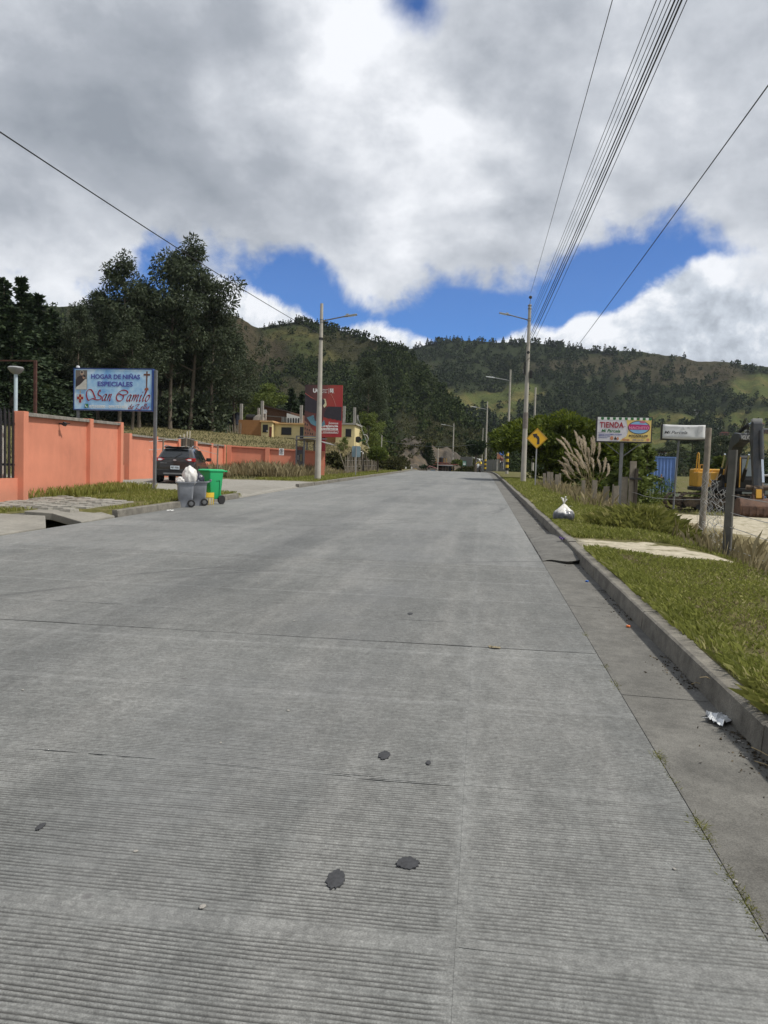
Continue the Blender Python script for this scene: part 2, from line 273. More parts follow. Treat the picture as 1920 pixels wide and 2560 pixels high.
# ------------------------------------------------------------------ mesh helpers
def mesh_np(name, V, F):
    V = np.asarray(V, np.float32); F = np.asarray(F, np.int32); k = F.shape[1]
    me = bpy.data.meshes.new(name); me.vertices.add(len(V)); me.vertices.foreach_set('co', V.ravel())
    me.loops.add(F.size); me.loops.foreach_set('vertex_index', F.ravel())
    me.polygons.add(len(F)); me.polygons.foreach_set('loop_start', np.arange(0, F.size, k, dtype=np.int32))
    me.update(calc_edges=True); return me
def link(name, me, m=None, parent=None):
    o = bpy.data.objects.new(name, me); COL.objects.link(o)
    if m is not None and len(me.materials) == 0: me.materials.append(m)
    if parent is not None: o.parent = parent
    return o
def tag(o, label=None, cat=None, group=None, kind=None):
    if label: o['label'] = label
    if cat: o['category'] = cat
    if group: o['group'] = group
    if kind: o['kind'] = kind
    return o
def thing(name, label, cat, loc=(0, 0, 0), rz=0.0, group=None):
    o = bpy.data.objects.new(name, None); COL.objects.link(o); o.location = loc; o.rotation_euler = (0, 0, rz)
    return tag(o, label, cat, group)
def copy_tree(o, parent=None):
    c = o.copy(); COL.objects.link(c)
    if parent is not None: c.parent = parent
    for ch in o.children: copy_tree(ch, c)
    return c
class MB:
    def __init__(s): s.v = []; s.f = []
    def add(s, vs, fs):
        b = len(s.v); s.v += [tuple(x) for x in vs]; s.f += [tuple(i + b for i in f) for f in fs]; return s
    def box(s, c, d, rz=0.0, ry=0.0, rx=0.0, top=1.0):
        M = Matrix.Translation(Vector(c)) @ Matrix.Rotation(rz, 4, 'Z') @ Matrix.Rotation(ry, 4, 'Y') @ Matrix.Rotation(rx, 4, 'X')
        vs = []
        for z in (-1, 1):
            k = top if z > 0 else 1.0
            for x, y in ((-1, -1), (1, -1), (1, 1), (-1, 1)): vs.append(M @ Vector((x * d[0] / 2 * k, y * d[1] / 2 * k, z * d[2] / 2)))
        return s.add(vs, [(3, 2, 1, 0), (4, 5, 6, 7), (0, 1, 5, 4), (1, 2, 6, 5), (2, 3, 7, 6), (3, 0, 4, 7)])
    def span(s, a, b):                                              # box from corner a to corner b
        return s.box([(p + q) / 2 for p, q in zip(a, b)], [abs(q - p) for p, q in zip(a, b)])
    def tube(s, pts, r, n=8, cap=True):
        pts = [Vector(p) for p in pts]; rs = r if isinstance(r, (list, tuple)) else [r] * len(pts); b = len(s.v)
        up = None
        for i, p in enumerate(pts):
            d = (pts[min(i + 1, len(pts) - 1)] - pts[max(i - 1, 0)])
            d = d.normalized() if d.length > 1e-9 else Vector((0, 0, 1))
            if up is None: up = Vector((1, 0, 0)) if abs(d.x) < 0.9 else Vector((0, 1, 0))
            a = d.cross(up).normalized(); c = a.cross(d).normalized(); up = c
            for k in range(n):
                t = 2 * pi * k / n; s.v.append(tuple(p + (a * cos(t) + c * sin(t)) * rs[i]))
        for i in range(len(pts) - 1):
            for k in range(n):
                k2 = (k + 1) % n; s.f.append((b + i * n + k, b + i * n + k2, b + (i + 1) * n + k2, b + (i + 1) * n + k))
        if cap:
            s.f.append(tuple(b + k for k in range(n))[::-1]); s.f.append(tuple(b + (len(pts) - 1) * n + k for k in range(n)))
        return s
    def prism(s, poly, axis, a, b):                                 # polygon extruded along axis 'x','y','z' from a to b
        n = len(poly)
        def P(u, v, t): return {'x': (t, u, v), 'y': (u, t, v), 'z': (u, v, t)}[axis]
        vs = [P(u, v, a) for u, v in poly] + [P(u, v, b) for u, v in poly]
        fs = [tuple(range(n)), tuple(range(n, 2 * n))[::-1]] + [(i, n + i, n + (i + 1) % n, (i + 1) % n) for i in range(n)]
        return s.add(vs, fs)
    def lathe(s, prof, n=16, c=(0, 0, 0), M=None):
        b = len(s.v)
        for r, z in prof:
            for k in range(n):
                t = 2 * pi * k / n; p = Vector((r * cos(t), r * sin(t), z))
                if M is not None: p = M @ p
                s.v.append(tuple(p + Vector(c)))
        for i in range(len(prof) - 1):
            for k in range(n):
                k2 = (k + 1) % n; s.f.append((b + i * n + k, b + i * n + k2, b + (i + 1) * n + k2, b + (i + 1) * n + k))
        s.f.append(tuple(b + k for k in range(n))[::-1]); s.f.append(tuple(b + (len(prof) - 1) * n + k for k in range(n)))
        return s
    def build(s, name, m, parent=None, smooth=False, bevel=0.0, sub=0, seg=2):
        me = bpy.data.meshes.new(name); me.from_pydata(s.v, [], s.f)
        bm = bmesh.new(); bm.from_mesh(me); bmesh.ops.recalc_face_normals(bm, faces=bm.faces); bm.to_mesh(me); bm.free(); me.update()
        if smooth:
            me.polygons.foreach_set('use_smooth', [True] * len(me.polygons))
            if not sub: me.set_sharp_from_angle(angle=radians(40))
        o = link(name, me, m, parent)
        if bevel:
            bv = o.modifiers.new('bevel', 'BEVEL'); bv.width = bevel; bv.segments = seg; bv.limit_method = 'ANGLE'
        if sub:
            ss = o.modifiers.new('sub', 'SUBSURF'); ss.levels = sub; ss.render_levels = sub
        return o
def text_mesh(body, weight=0.0, shear=0.0, spacing=1.0):
    cu = bpy.data.curves.new('lettering', 'FONT'); cu.body = body; cu.size = 1.0; cu.offset = weight; cu.shear = shear; cu.space_character = spacing
    cu.extrude = 0.004; cu.resolution_u = 3
    ob = bpy.data.objects.new('lettering', cu); COL.objects.link(ob); dg = bpy.context.evaluated_depsgraph_get()
    me = bpy.data.meshes.new_from_object(ob.evaluated_get(dg)); bpy.data.objects.remove(ob); bpy.data.curves.remove(cu); return me
def lettering(parent, body, x0, x1, z0, z1, y, m, weight=0.012, shear=0.0, name='lettering', spacing=1.0):
    """a line of raised letters on a sign face that looks towards -Y, fitted into the box x0..x1, z0..z1"""
    me = text_mesh(body, weight, shear, spacing)
    n = len(me.vertices); co = np.empty(n * 3, np.float32); me.vertices.foreach_get('co', co); co = co.reshape(-1, 3)
    mn, mxx = co.min(0), co.max(0)
    out = np.empty_like(co)
    out[:, 0] = x0 + (co[:, 0] - mn[0]) / (mxx[0] - mn[0]) * (x1 - x0)
    out[:, 2] = z0 + (co[:, 1] - mn[1]) / (mxx[1] - mn[1]) * (z1 - z0)
    out[:, 1] = y - (co[:, 2] - mn[2]) * 0.4
    me.vertices.foreach_set('co', out.ravel()); me.update()
    return link(name, me, m, parent)
def smooth_line(pts, n=8):
    P = [np.array(p, float) for p in pts]; out = []
    Q = [2 * P[0] - P[1]] + P + [2 * P[-1] - P[-2]]
    for i in range(1, len(Q) - 2):
        for k in range(n):
            t = k / n; a, b, c, d = Q[i - 1], Q[i], Q[i + 1], Q[i + 2]
            out.append(0.5 * ((2 * b) + (c - a) * t + (2 * a - 5 * b + 4 * c - d) * t * t + (3 * b - a - 3 * c + d) * t ** 3))
    out.append(P[-1]); return out
def pen(mb, pts, w, y, nib=0.7, t=0.004, thin=0.35):
    """a broad-nib pen stroke in the XZ plane"""
    L = smooth_line(pts); n = len(L); b = len(mb.v)
    for i, p in enumerate(L):
        d = L[min(i + 1, n - 1)] - L[max(i - 1, 0)]; d = d / (np.linalg.norm(d) + 1e-9)
        ang = atan2(d[1], d[0]); ww = w * (thin + (1 - thin) * abs(sin(ang - nib))) / 2
        if i in (0, n - 1): ww *= 0.4
        q = np.array([-d[1], d[0]]) * ww
        for sgn in (1, -1):
            for yy in (y, y - t): mb.v.append((p[0] + sgn * q[0], yy, p[1] + sgn * q[1]))
    for i in range(n - 1):
        a = b + i * 4; c = a + 4
        mb.f += [(a + 1, c + 1, c + 3, a + 3), (a, a + 1, c + 1, c), (a + 2, c + 2, c + 3, a + 3)]
def ellipse(cx, cz, rx, rz, n=20, rot=0.0):
    return [(cx + rx * cos(2 * pi * k / n) * cos(rot) - rz * sin(2 * pi * k / n) * sin(rot), cz + rx * cos(2 * pi * k / n) * sin(rot) + rz * sin(2 * pi * k / n) * cos(rot)) for k in range(n)]
def flat(name, polys, y, m, parent, t=0.004):
    mb = MB()
    for p in polys: mb.prism(p, 'y', y, y - t)
    return mb.build(name, m, parent)

# ------------------------------------------------------------------ value noise for the land
def vnoise(x, y, seed=0):
    x = np.asarray(x, float); y = np.asarray(y, float)
    xi = np.floor(x).astype(np.int64); yi = np.floor(y).astype(np.int64); xf = x - xi; yf = y - yi
    def h(a, b):
        n = (a * 374761393 + b * 668265263 + seed * 1442695) & 0xffffffff
        n = ((n ^ (n >> 13)) * 1274126177) & 0xffffffff
        return ((n ^ (n >> 16)) & 0xffff) / 65535.0
    u = xf * xf * (3 - 2 * xf); v = yf * yf * (3 - 2 * yf)
    return (h(xi, yi) * (1 - u) + h(xi + 1, yi) * u) * (1 - v) + (h(xi, yi + 1) * (1 - u) + h(xi + 1, yi + 1) * u) * v
def fbm(x, y, seed=0, o=5, g=0.5):
    s = 0; a = 1; t = 0
    for i in range(o): s = s + a * vnoise(np.asarray(x) * 2 ** i, np.asarray(y) * 2 ** i, seed + i * 7); t += a; a *= g
    return s / t
def sst(a, b, x): t = np.clip((x - a) / (b - a), 0, 1); return t * t * (3 - 2 * t)

# ------------------------------------------------------------------ the lie of the land
SL, YC = 0.0225, 93.0
def cbend(y): return -0.0009 * np.maximum(np.asarray(y, float) - 76, 0) ** 2 * (1 / (1 + np.maximum(np.asarray(y, float) - 76, 0) / 120))
def zr(y):
    y = np.asarray(y, float); a = 0.00066; d = np.clip(y - YC, 0, 80)
    return SL * np.minimum(y, YC) + SL * d - a * d * d - (0.083 * np.clip(y - YC - 80, 0, 60))
def uL(y): return 8.42 + 0.33 * sst(25, 33, np.asarray(y, float))
KB = 1.54; KT = 1.72                                                # right kerb, front and back
def ground(x, y):
    x = np.asarray(x, float); y = np.asarray(y, float); o = x - cbend(y); zroad = zr(y); zb = SL * np.clip(y, -20, YC) + np.where(y > YC, 0.004 * np.minimum(y - YC, 80), 0)
    # right: verge, then a slope down to the field
    fld = 0.05 + 0.012 * np.maximum(y - 45, 0) + 0.06 * (fbm(x * 0.5, y * 0.5, 3) - 0.5)
    far = sst(70, 105, y)
    edge = 3.2 + 0.6 * sst(20, 35, y)
    sl = sst(0, 1, (o - edge) / (2.3 + 2.0 * sst(20, 40, y)))
    verge_r = zroad + 0.165 + 0.05 * (fbm(x * 1.3, y * 1.3, 5) - 0.5)
    vr = np.where(y > YC, np.maximum(verge_r, zb + 0.1 - 0.9 * (1 - sst(2, 5, o))), verge_r)
    right = vr * (1 - sl) + (fld * (1 - far) + (zb + 0.3) * far) * sl
    # left: verge, bank, hillside
    u = -o
    ub = np.interp(y, [0, 26, 30, 50, 56, 80], [12.9, 13.8, 18.3, 18.3, 11.2, 11.0]); wd = np.interp(y, [0, 50, 58, 90], [16, 18, 7.5, 6.5]); G = np.interp(y, [0, 36, 50, 60, 96, 110], [3.2, 2.7, 1.25, 1.35, 3.1, 3.7])
    bank = G * sst(0, 1, (u - ub) / wd) + 0.075 * np.maximum(u - ub - wd, 0) + 0.6 * (fbm(x * 0.12, y * 0.12, 8) - 0.5) * sst(ub, ub + 6, u)
    zl = zroad * (1 - sst(9, 13, u)) + zb * sst(9, 13, u)
    dr = sst(25.5, 27.5, y) * (1 - sst(34.5, 37, y))
    left = zl + (0.165 - 0.13 * dr * (1 - sst(10, 16, u))) + bank + 0.05 * (fbm(x * 1.1, y * 1.1, 11) - 0.5)
    return np.where((o > -uL(y) + 0.02) & (o < KB), zroad - 0.010 * sst(0.99, 1.0, o), np.where(o > 0, right, left))
def gz(x, y): return float(ground(x, y))
def on(px, py, z0=4.0, z1=260.0):                                   # where a surveyed direction meets the land
    d = ray(px, py); t = np.arange(z0, z1, 0.05); P = CAMP + t[:, None] * d
    h = P[:, 2] - ground(P[:, 0], P[:, 1]); i = int(np.argmax(h < 0))
    if not h[i] < 0: return at(px, py, 60)
    if i == 0: return Vector(P[0])
    k = h[i - 1] / (h[i - 1] - h[i]); return Vector(P[i - 1] + (P[i] - P[i - 1]) * k)
def base(px, py, z):                                                # a point above the land at distance z, dropped on it
    p = at(px, py, z); return Vector((p.x, p.y, gz(p.x, p.y)))

# ------------------------------------------------------------------ ground, road, kerbs
def grid_mesh(name, X, Y, Z, m, tint=None):
    ny, nx = X.shape; V = np.stack([X, Y, Z], -1).reshape(-1, 3)
    i = np.arange(ny * nx).reshape(ny, nx); F = np.stack([i[:-1, :-1], i[:-1, 1:], i[1:, 1:], i[1:, :-1]], -1).reshape(-1, 4)
    me = mesh_np(name, V, F); me.polygons.foreach_set('use_smooth', np.ones(len(F), bool))
    if tint is not None:
        a = me.color_attributes.new('tint', 'FLOAT_COLOR', 'POINT'); c = np.ones((ny * nx, 4), np.float32); c[:, :3] = tint.reshape(-1, 3); a.data.foreach_set('color', c.ravel())
    return tag(link(name, me, m), kind='structure')
ys = np.concatenate([np.arange(-30, 0, 2.0), np.arange(0, 60, 0.4), np.arange(60, 130, 1.0), np.arange(130, 230, 4.0), [260, 320, 450, 700, 1000, 1350, 1600]])
offs = np.concatenate([np.arange(0, 12, 0.25), np.arange(12, 40, 0.8), np.arange(40, 120, 4.0), [140, 180, 260, 400, 650, 1000, 1500]])
path_c = [on(1250, 1172), on(1300, 1175), on(1380, 1182), on(1480, 1196)]
def tints(X, Y):
    r = np.zeros(X.shape + (3,)); o = X - cbend(Y)
    # trodden path from the kerb to the gap in the fence
    d = np.full(X.shape, 9.0)
    for a, b in zip(path_c[:-1], path_c[1:]):
        ax, ay, bx, by = a.x, a.y, b.x, b.y; t = np.clip(((X - ax) * (bx - ax) + (Y - ay) * (by - ay)) / ((bx - ax) ** 2 + (by - ay) ** 2), 0, 1)
        d = np.minimum(d, np.hypot(X - ax - t * (bx - ax), Y - ay - t * (by - ay)))
    r[..., 0] = np.maximum(0.62 * (1 - sst(0.55, 1.25, d)), 0.60 * sst(6.8, 8.2, o) * (1 - sst(24, 28, o)) * sst(14, 19, Y) * (1 - sst(36, 40, Y)))
    r[..., 1] = np.maximum(0.75 * sst(3.6, 5.2, o) * (1 - sst(30, 55, Y)) * (1 - sst(9, 12, o)), 0.35 * sst(-60, -13, -np.abs(o)) * (o < 0))
    r[..., 1] = np.maximum(r[..., 1], 0.55 * sst(9, 12, -o) * sst(52, 60, Y))
    r[..., 2] = 0.95 * (o < 0) * sst(24.5, 27, Y) * (1 - sst(37, 42, Y)) * (1 - sst(19, 23, -o))
    return r
OL = np.where(ys[:, None] < 16.4, 10.0, uL(ys)[:, None] + 0.16)
XL = cbend(ys)[:, None] - (OL + offs[None, :]); YY = np.repeat(ys[:, None], len(offs), 1)
XR = cbend(ys)[:, None] + KT - 0.02 + offs[None, :]
Xg = np.concatenate([XL[:, ::-1], XR], 1); Yg = np.concatenate([YY, YY], 1)
# the strip under the road itself sits 6 cm lower
nL = XL.shape[1]
Zg = ground(Xg, Yg)
e1 = cbend(ys)[:, None] - (OL - 0.02); e2 = cbend(ys)[:, None] + KT - 0.04
Xg = np.concatenate([Xg[:, :nL], e1, e2, Xg[:, nL:]], 1); Yg = np.repeat(ys[:, None], Xg.shape[1], 1)
zlow = zr(ys)[:, None] - 0.30
Zg = np.concatenate([Zg[:, :nL], zlow, zlow, Zg[:, nL:]], 1)
far = sst(230, 300, Yg); Zg = Zg * (1 - far) + 0.0 * far
GROUND = grid_mesh('ground', Xg, Yg, Zg, M_GROUND, tints(Xg, Yg))

road = thing('road', None, None); road['kind'] = 'structure'
def strip_piece(name, o0, o1, y0, y1, dz0, dz1, m, parent, n=None, depth=0.12, gap=0.004, gx=0.0003):
    k = n or max(2, int((y1 - y0) / 1.5)); V = []; F = []
    for i in range(k + 1):
        y = y0 + gap + (y1 - y0 - 2 * gap) * i / k; c = float(cbend(y)); z = float(zr(y))
        a = o0(y) if callable(o0) else o0; b = o1(y) if callable(o1) else o1
        V += [(c + a + gx, y, z + dz0), (c + b - gx, y, z + dz1), (c + b - gx, y, z + dz1 - depth), (c + a + gx, y, z + dz0 - depth)]
    for i in range(k):
        p = i * 4; q = p + 4
        F += [(p, p + 1, q + 1, q), (p + 1, p + 2, q + 2, q + 1), (p + 3, p, q, q + 3)]
    F += [(0, 3, 2, 1), (4 * k, 4 * k + 1, 4 * k + 2, 4 * k + 3)]
    me = bpy.data.meshes.new(name); me.from_pydata(V, [], F); me.update(); return link(name, me, m, parent)
def grooved_slab(o0, o1, y0, y1):
    """slab whose brushed cross grooves are cut into the mesh"""
    P_ = 0.0205; ng = int((y1 - y0 - 0.02) / P_); rows = []
    for g in range(ng):
        for f_, d_ in ((0.0, 0), (0.40, 0), (0.52, 1), (0.86, 1)): rows.append((y0 + 0.006 + (g + f_) * P_, d_))
    rows.append((y1 - 0.003, 0)); R_ = np.array([r for r, d in rows]); Dp = np.array([d for r, d in rows], float)
    xs = np.linspace(o0 + 0.0004, o1 - 0.0004, max(8, int((o1 - o0) / 0.075))); Y0, X = np.meshgrid(R_, xs, indexing='ij'); D_ = np.repeat(Dp[:, None], len(xs), 1)
    gi = np.repeat(np.floor((R_ - y0 - 0.006) / P_)[:, None], len(xs), 1); st = np.floor((Y0 - 2.30) / 1.19)
    Y = Y0 + 0.020 * (fbm(X * 0.9 + 7.3 * st, Y0 * 0.6, 41, 2) - 0.5) + 0.006 * (vnoise(X * 5.0, gi * 0.37, 42) - 0.5) + (vnoise(st * 3.7, st, 43) - 0.5) * 0.020 * (X - o0)
    frac = np.abs(np.mod((Y0 - 2.30) / 1.19, 1.0) - 0.5); band = 1 - 0.75 * sst(0.458, 0.474, frac)
    jn = np.minimum(np.abs(X + 0.03 + 0.03 * (fbm(Y0 * 2.1, X * 0, 44, 3) - 0.5)), np.abs(X + 3.56)); band = band * sst(0.025, 0.075, jn)
    wear = np.clip(0.42 + 1.8 * (fbm(X * 0.8, Y0 * 0.8, 45, 4) - 0.25), 0.25, 1.0) * np.where(X > -0.03, 0.55 + 0.30 * fbm(X * 1.5, Y0 * 0.7, 46, 3), 1.0)
    brk_ = sst(0.22, 0.55, vnoise(X * 6.0 + gi * 13.7, gi * 2.3, 47)) * 0.7 + 0.3
    dep = D_ * band * np.clip(wear, 0, 1) * brk_
    Y = np.clip(Y, y0 + 0.002, y1 - 0.002); Z = zr(Y) - 0.0060 * dep + 0.0009 * (vnoise(X * 40, Y * 90, 48) - 0.5) * (1 - D_)
    ny_, nx_ = X.shape; i = np.arange(ny_ * nx_).reshape(ny_, nx_); F = np.stack([i[:-1, :-1], i[:-1, 1:], i[1:, 1:], i[1:, :-1]], -1).reshape(-1, 4)
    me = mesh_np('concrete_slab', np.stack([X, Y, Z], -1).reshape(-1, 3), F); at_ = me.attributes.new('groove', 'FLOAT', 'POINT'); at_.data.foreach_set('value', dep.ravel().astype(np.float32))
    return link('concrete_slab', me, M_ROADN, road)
lanes = [(lambda y: -uL(y) + 0.0, -7.1), (-7.1, -3.56), (-3.56, -0.03), (-0.03, 0.985)]
jy = [-12.0, -7.6, -3.0, 1.62] + [6.15 + 4.9 * k for k in range(13)]
for a, b in lanes:
    for y0, y1 in zip(jy[:-1], jy[1:]):
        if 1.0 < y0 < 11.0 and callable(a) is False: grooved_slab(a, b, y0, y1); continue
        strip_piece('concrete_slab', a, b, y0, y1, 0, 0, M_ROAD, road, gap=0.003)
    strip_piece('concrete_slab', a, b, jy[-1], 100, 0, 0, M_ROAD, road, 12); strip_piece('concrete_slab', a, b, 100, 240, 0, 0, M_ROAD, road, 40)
M_FILL = mat('joint_filler', (0.15, 0.148, 0.14), 0.95, 0.35, 9)
strip_piece('joint_filler', -8.35, 1.0, -12, 92, -0.006, -0.006, M_FILL, road, 40, 0.05)
gut = thing('gutter', None, None); gut['kind'] = 'structure'
gy = [-10, -4.3, 0.4, 2.55, 5.1, 8.2, 11.9] + list(np.arange(16.5, 100, 6.0))
for y0, y1 in zip(gy[:-1], gy[1:]): strip_piece('gutter_slab', 0.991, 1.575, y0, y1, -0.002, -0.014, M_GUT, gut, gap=0.006)
strip_piece('gutter_slab', 0.993, 1.575, gy[-1], 240, -0.002, -0.014, M_GUT, gut, 40)
kerb_r = thing('kerb', None, None); kerb_r['kind'] = 'structure'
rng = random.Random(4)
def kerb_piece(o0, o1, y0, y1, h, parent, batter=0.035, bot=-0.25, n=4):
    V = []; F = []; j = rng.uniform(-0.008, 0.008); jh = rng.uniform(-0.008, 0.008)
    for i in range(n + 1):
        y = y0 + 0.006 + (y1 - y0 - 0.012) * i / n; c = float(cbend(y)); z = float(zr(y)); s = 1 if o1 > 0 else -1
        a = (o0(y) if callable(o0) else o0) + j * s; b = (o1 if not callable(o1) else o1(y))
        jj = 0.006 * (vnoise(y * 3.1, 2.0, 9) - 0.5)
        V += [(c + a, y, z + bot), (c + a + s * batter * 0.8, y, z + h + jh - 0.012), (c + a + s * (batter + 0.012), y, z + h + jh + jj), (c + b, y, z + h + jh), (c + b, y, z + bot)]
    for i in range(n):
        for k in range(4):
            p = i * 5 + k; F.append((p, p + 1, p + 6, p + 5))
    F += [(4, 3, 2, 1, 0), tuple(n * 5 + k for k in range(5))]
    me = bpy.data.meshes.new('kerb_stone'); me.from_pydata(V, [], F)
    bm = bmesh.new(); bm.from_mesh(me); bmesh.ops.recalc_face_normals(bm, faces=bm.faces); bm.to_mesh(me); bm.free()
    return link('kerb_stone', me, M_KERB, parent)
ky = -8.0
while ky < 130:
    L = 3.05 if ky < 60 else 6.1; kerb_piece(KB, KT, ky, ky + L, 0.165, kerb_r); ky += L
kerb_l = thing('kerb', None, None); kerb_l['kind'] = 'structure'
def kl0(y): return -float(uL(y))
def kl1(y): return -float(uL(y)) - 0.20
class _neg(float): pass
def kerb_left(y0, y1, n):
    st = (y1 - y0) / n
    for i in range(n):
        a, b = y0 + i * st, y0 + (i + 1) * st; um = float(uL((a + b) / 2)); kerb_piece(lambda y: -float(uL(y)), -um - 0.20, a, b, 0.165, kerb_l)
kerb_left(16.4, 25.2, 4); kerb_left(35.2, 75.2, 12); kerb_left(75.2, 130, 10); kerb_left(-6, 10.6, 5)
# ramp slabs over the storm inlet on the left
apron = thing('drain_apron', None, None); apron['kind'] = 'structure'
def slab(pts, z0, z1, m, name, parent):
    V = [(x, y, float(zr(y)) + h) for (x, y, h) in pts]; n = len(V); V2 = [(x, y, z - 0.16) for x, y, z in V]
    me = bpy.data.meshes.new(name); me.from_pydata(V + V2, [], [tuple(range(n)), tuple(range(n, 2 * n))[::-1]] + [(i, i + n, (i + 1) % n + n, (i + 1) % n) for i in range(n)])
    bm = bmesh.new(); bm.from_mesh(me); bmesh.ops.recalc_face_normals(bm, faces=bm.faces); bm.to_mesh(me); bm.free()
    o = link(name, me, m, parent); bv = o.modifiers.new('bevel', 'BEVEL'); bv.width = 0.015; bv.segments = 2; return o
slab([(-8.40, 10.6, 0.03), (-8.40, 13.45, 0.03), (-9.1, 14.55, 0.15), (-10.05, 14.45, 0.17), (-10.05, 10.6, 0.17), (-9.25, 10.6, 0.15)], 0, 0, M_APRON, 'ramp_slab', apron)
slab([(-8.40, 14.75, 0.03), (-8.40, 16.2, 0.05), (-9.1, 16.45, 0.16), (-10.05, 16.5, 0.17), (-10.05, 15.2, 0.17), (-9.35, 15.2, 0.15)], 0, 0, M_APRON, 'ramp_slab', apron)
MB().span((-10.1, 13.2, float(zr(14)) - 0.28), (-9.98, 15.4, float(zr(14)) + 0.16)).build('drain_wall', M_GUT, apron)
slab([(-8.45, 25.3, 0.02), (-8.75, 35.1, 0.02), (-11.0, 34.4, 0.10), (-10.6, 26.0, 0.10)], 0, 0, M_APRON, 'driveway_slab', apron)
# paved crossing
pav = thing('paved_crossing', 'patch of pale concrete pavers in the grass by the orange wall', 'pavement', (0, 0, 0))
pm = bpy.data.meshes.new('paver'); _b = MB().box((0, 0, 0), (0.36, 0.27, 0.07), top=0.94); pm.from_pydata(_b.v, [], _b.f); pm.materials.append(M_PAVER)
rng = random.Random(9)
for i in range(15):
    for j in range(10):
        x = -11.9 + j * 0.285 - 0.02 * i; y = 15.3 + i * 0.38 + (j % 2) * 0.19 + 0.10 * (-x - 9)
        if x > -9.0 - (0.25 if y < 17.0 else 0) or y < 15.9 + 0.55 * (x + 11.9) * 0 or y > 20.2 - 0.35 * (x + 12): continue
        if rng.random() < 0.05: continue
        o = link('paver', pm, None, pav); o.rotation_euler = (rng.uniform(-.03, .03), rng.uniform(-.03, .03), pi / 2 + rng.uniform(-.05, .05)); o.location = (x, y, gz(x, y) + 0.005 + rng.uniform(-.008, .012))
# broken concrete crossing in the right gutter
rp = thing('gutter_ramp', 'broken concrete ramp filling the gutter beside the right kerb', 'ramp')
V = []; F = []; ny_, nx_ = 26, 9
for i in range(ny_):
    for j in range(nx_):
        y = 11.75 + 5.1 * i / (ny_ - 1); t = j / (nx_ - 1); x = 1.0 + 0.56 * t
        if i == 0: y += 0.16 * math.sin(t * 7) * 0.6 - 0.10 * t
        h = 0.125 * (t ** 0.8) * (1 - sst(14.8, 16.9, y)) * (0.6 + 0.4 * min(1, i / 3)) + 0.004 + 0.012 * float(vnoise(x * 9, y * 3, 4))
        V.append((x, y, float(zr(y)) - 0.002 - 0.033 * t + h))
for j in range(nx_): x, y, z = V[j]; V.append((x, y + 0.10 + 0.05 * (j % 2), z - 0.07))
for j in range(nx_): x, y, z = V[j]; V.append((x, y + 0.02, float(zr(y)) - 0.04))
for i in range(ny_ - 1):
    for j in range(nx_ - 1): p = i * nx_ + j; F.append((p, p + 1, p + nx_ + 1, p + nx_))
q = ny_ * nx_
for j in range(nx_ - 1): F += [(j, q + j, q + j + 1, j + 1), (q + j, q + nx_ + j, q + nx_ + j + 1, q + j + 1)]
me = bpy.data.meshes.new('ramp_body'); me.from_pydata(V, [], F); me.update(); link('ramp_body', me, M_GUT, rp)

# ------------------------------------------------------------------ hills
def profile(pxs):
    p = sorted(azel(*q) for q in pxs); return np.array([a for a, e in p]), np.array([e for a, e in p])
R2 = profile([(-900, 700), (-300, 690), (300, 730), (600, 735), (760, 752), (893, 752), (930, 741), (980, 735), (1040, 737), (1100, 739), (1150, 738), (1200, 745), (1260, 755), (1330, 758), (1370, 757), (1430, 766), (1480, 770), (1500, 779), (1560, 780), (1620, 789), (1659, 792), (1800, 800), (2300, 860)])
R1 = profile([(-900, 600), (-300, 640), (100, 660), (330, 668), (440, 676), (480, 680), (505, 681), (520, 687), (545, 703), (562, 708), (590, 702), (610, 698), (650, 693), (690, 698), (740, 715), (800, 732), (850, 748), (893, 768), (930, 800), (960, 838), (1000, 885), (1040, 930), (1100, 985), (1160, 1015)])
def hill(name, prof, azs, rr0, rr1, e0, pw, seed, nr, amp):
    A, T = np.meshgrid(azs, np.linspace(0, 1.25, nr))
    E = np.interp(A, prof[0], prof[1]); R1_ = rr1(A) if callable(rr1) else rr1; R0_ = rr0(A) if callable(rr0) else rr0
    wob = fbm(A * 0.35, T * 3, seed, 4) - 0.5
    t = np.clip(T, 0, 1)
    ef = e0 + (E - e0) * np.clip(t + 0.10 * wob * np.sin(pi * t) * 2, 0, 1) ** pw
    R = R0_ + (R1_ - R0_) * T
    z = EYE + R * np.tan(np.radians(ef))
    gul = np.abs(fbm(A * 0.55 + 0.6 * T, T * 1.2, seed + 3, 5) - 0.5) * 2
    z = z + amp * R * ((gul - 0.35) * 0.9) * np.sin(pi * np.clip(t, 0, 1)) ** 0.7
    z = z + R * 0.0022 * (fbm(A * 3.1, T * 14, seed + 5, 3) - 0.5) * np.where(t < 1, 1, 0.6)
    over = np.clip(T - 1, 0, 1); z = z - over * R * 0.55
    X = R * np.sin(np.radians(A)); Y = R * np.cos(np.radians(A))
    return A, T, R, X, Y, z, gul
PA = azel(980, 850)[0]
az2 = np.linspace(-58, 62, 420); H2 = hill('hill', R2, az2, 260, 1050, -0.9, 1.0, 21, 110, 0.030)
az1 = np.linspace(-62, azel(1150, 900)[0], 330); r1e = lambda A: np.interp(A, [-60, -20, -11, -5, 2], [520, 560, 560, 430, 300]); r0e = lambda A: np.interp(A, [-60, -14, -6, 2], [150, 165, 190, 250])
H1 = hill('hill', R1, az1, r0e, r1e, -0.6, 0.95, 33, 110, 0.028)
def blob(A, E, px, py, rx, ry):
    a, e = azel(px, py); ra = rx / 1598 * 57.3; re = ry / 1598 * 57.3
    return 1 - sst(0.6, 1.15, np.hypot((A - a) / ra, (E - e) / re) + 0.0)
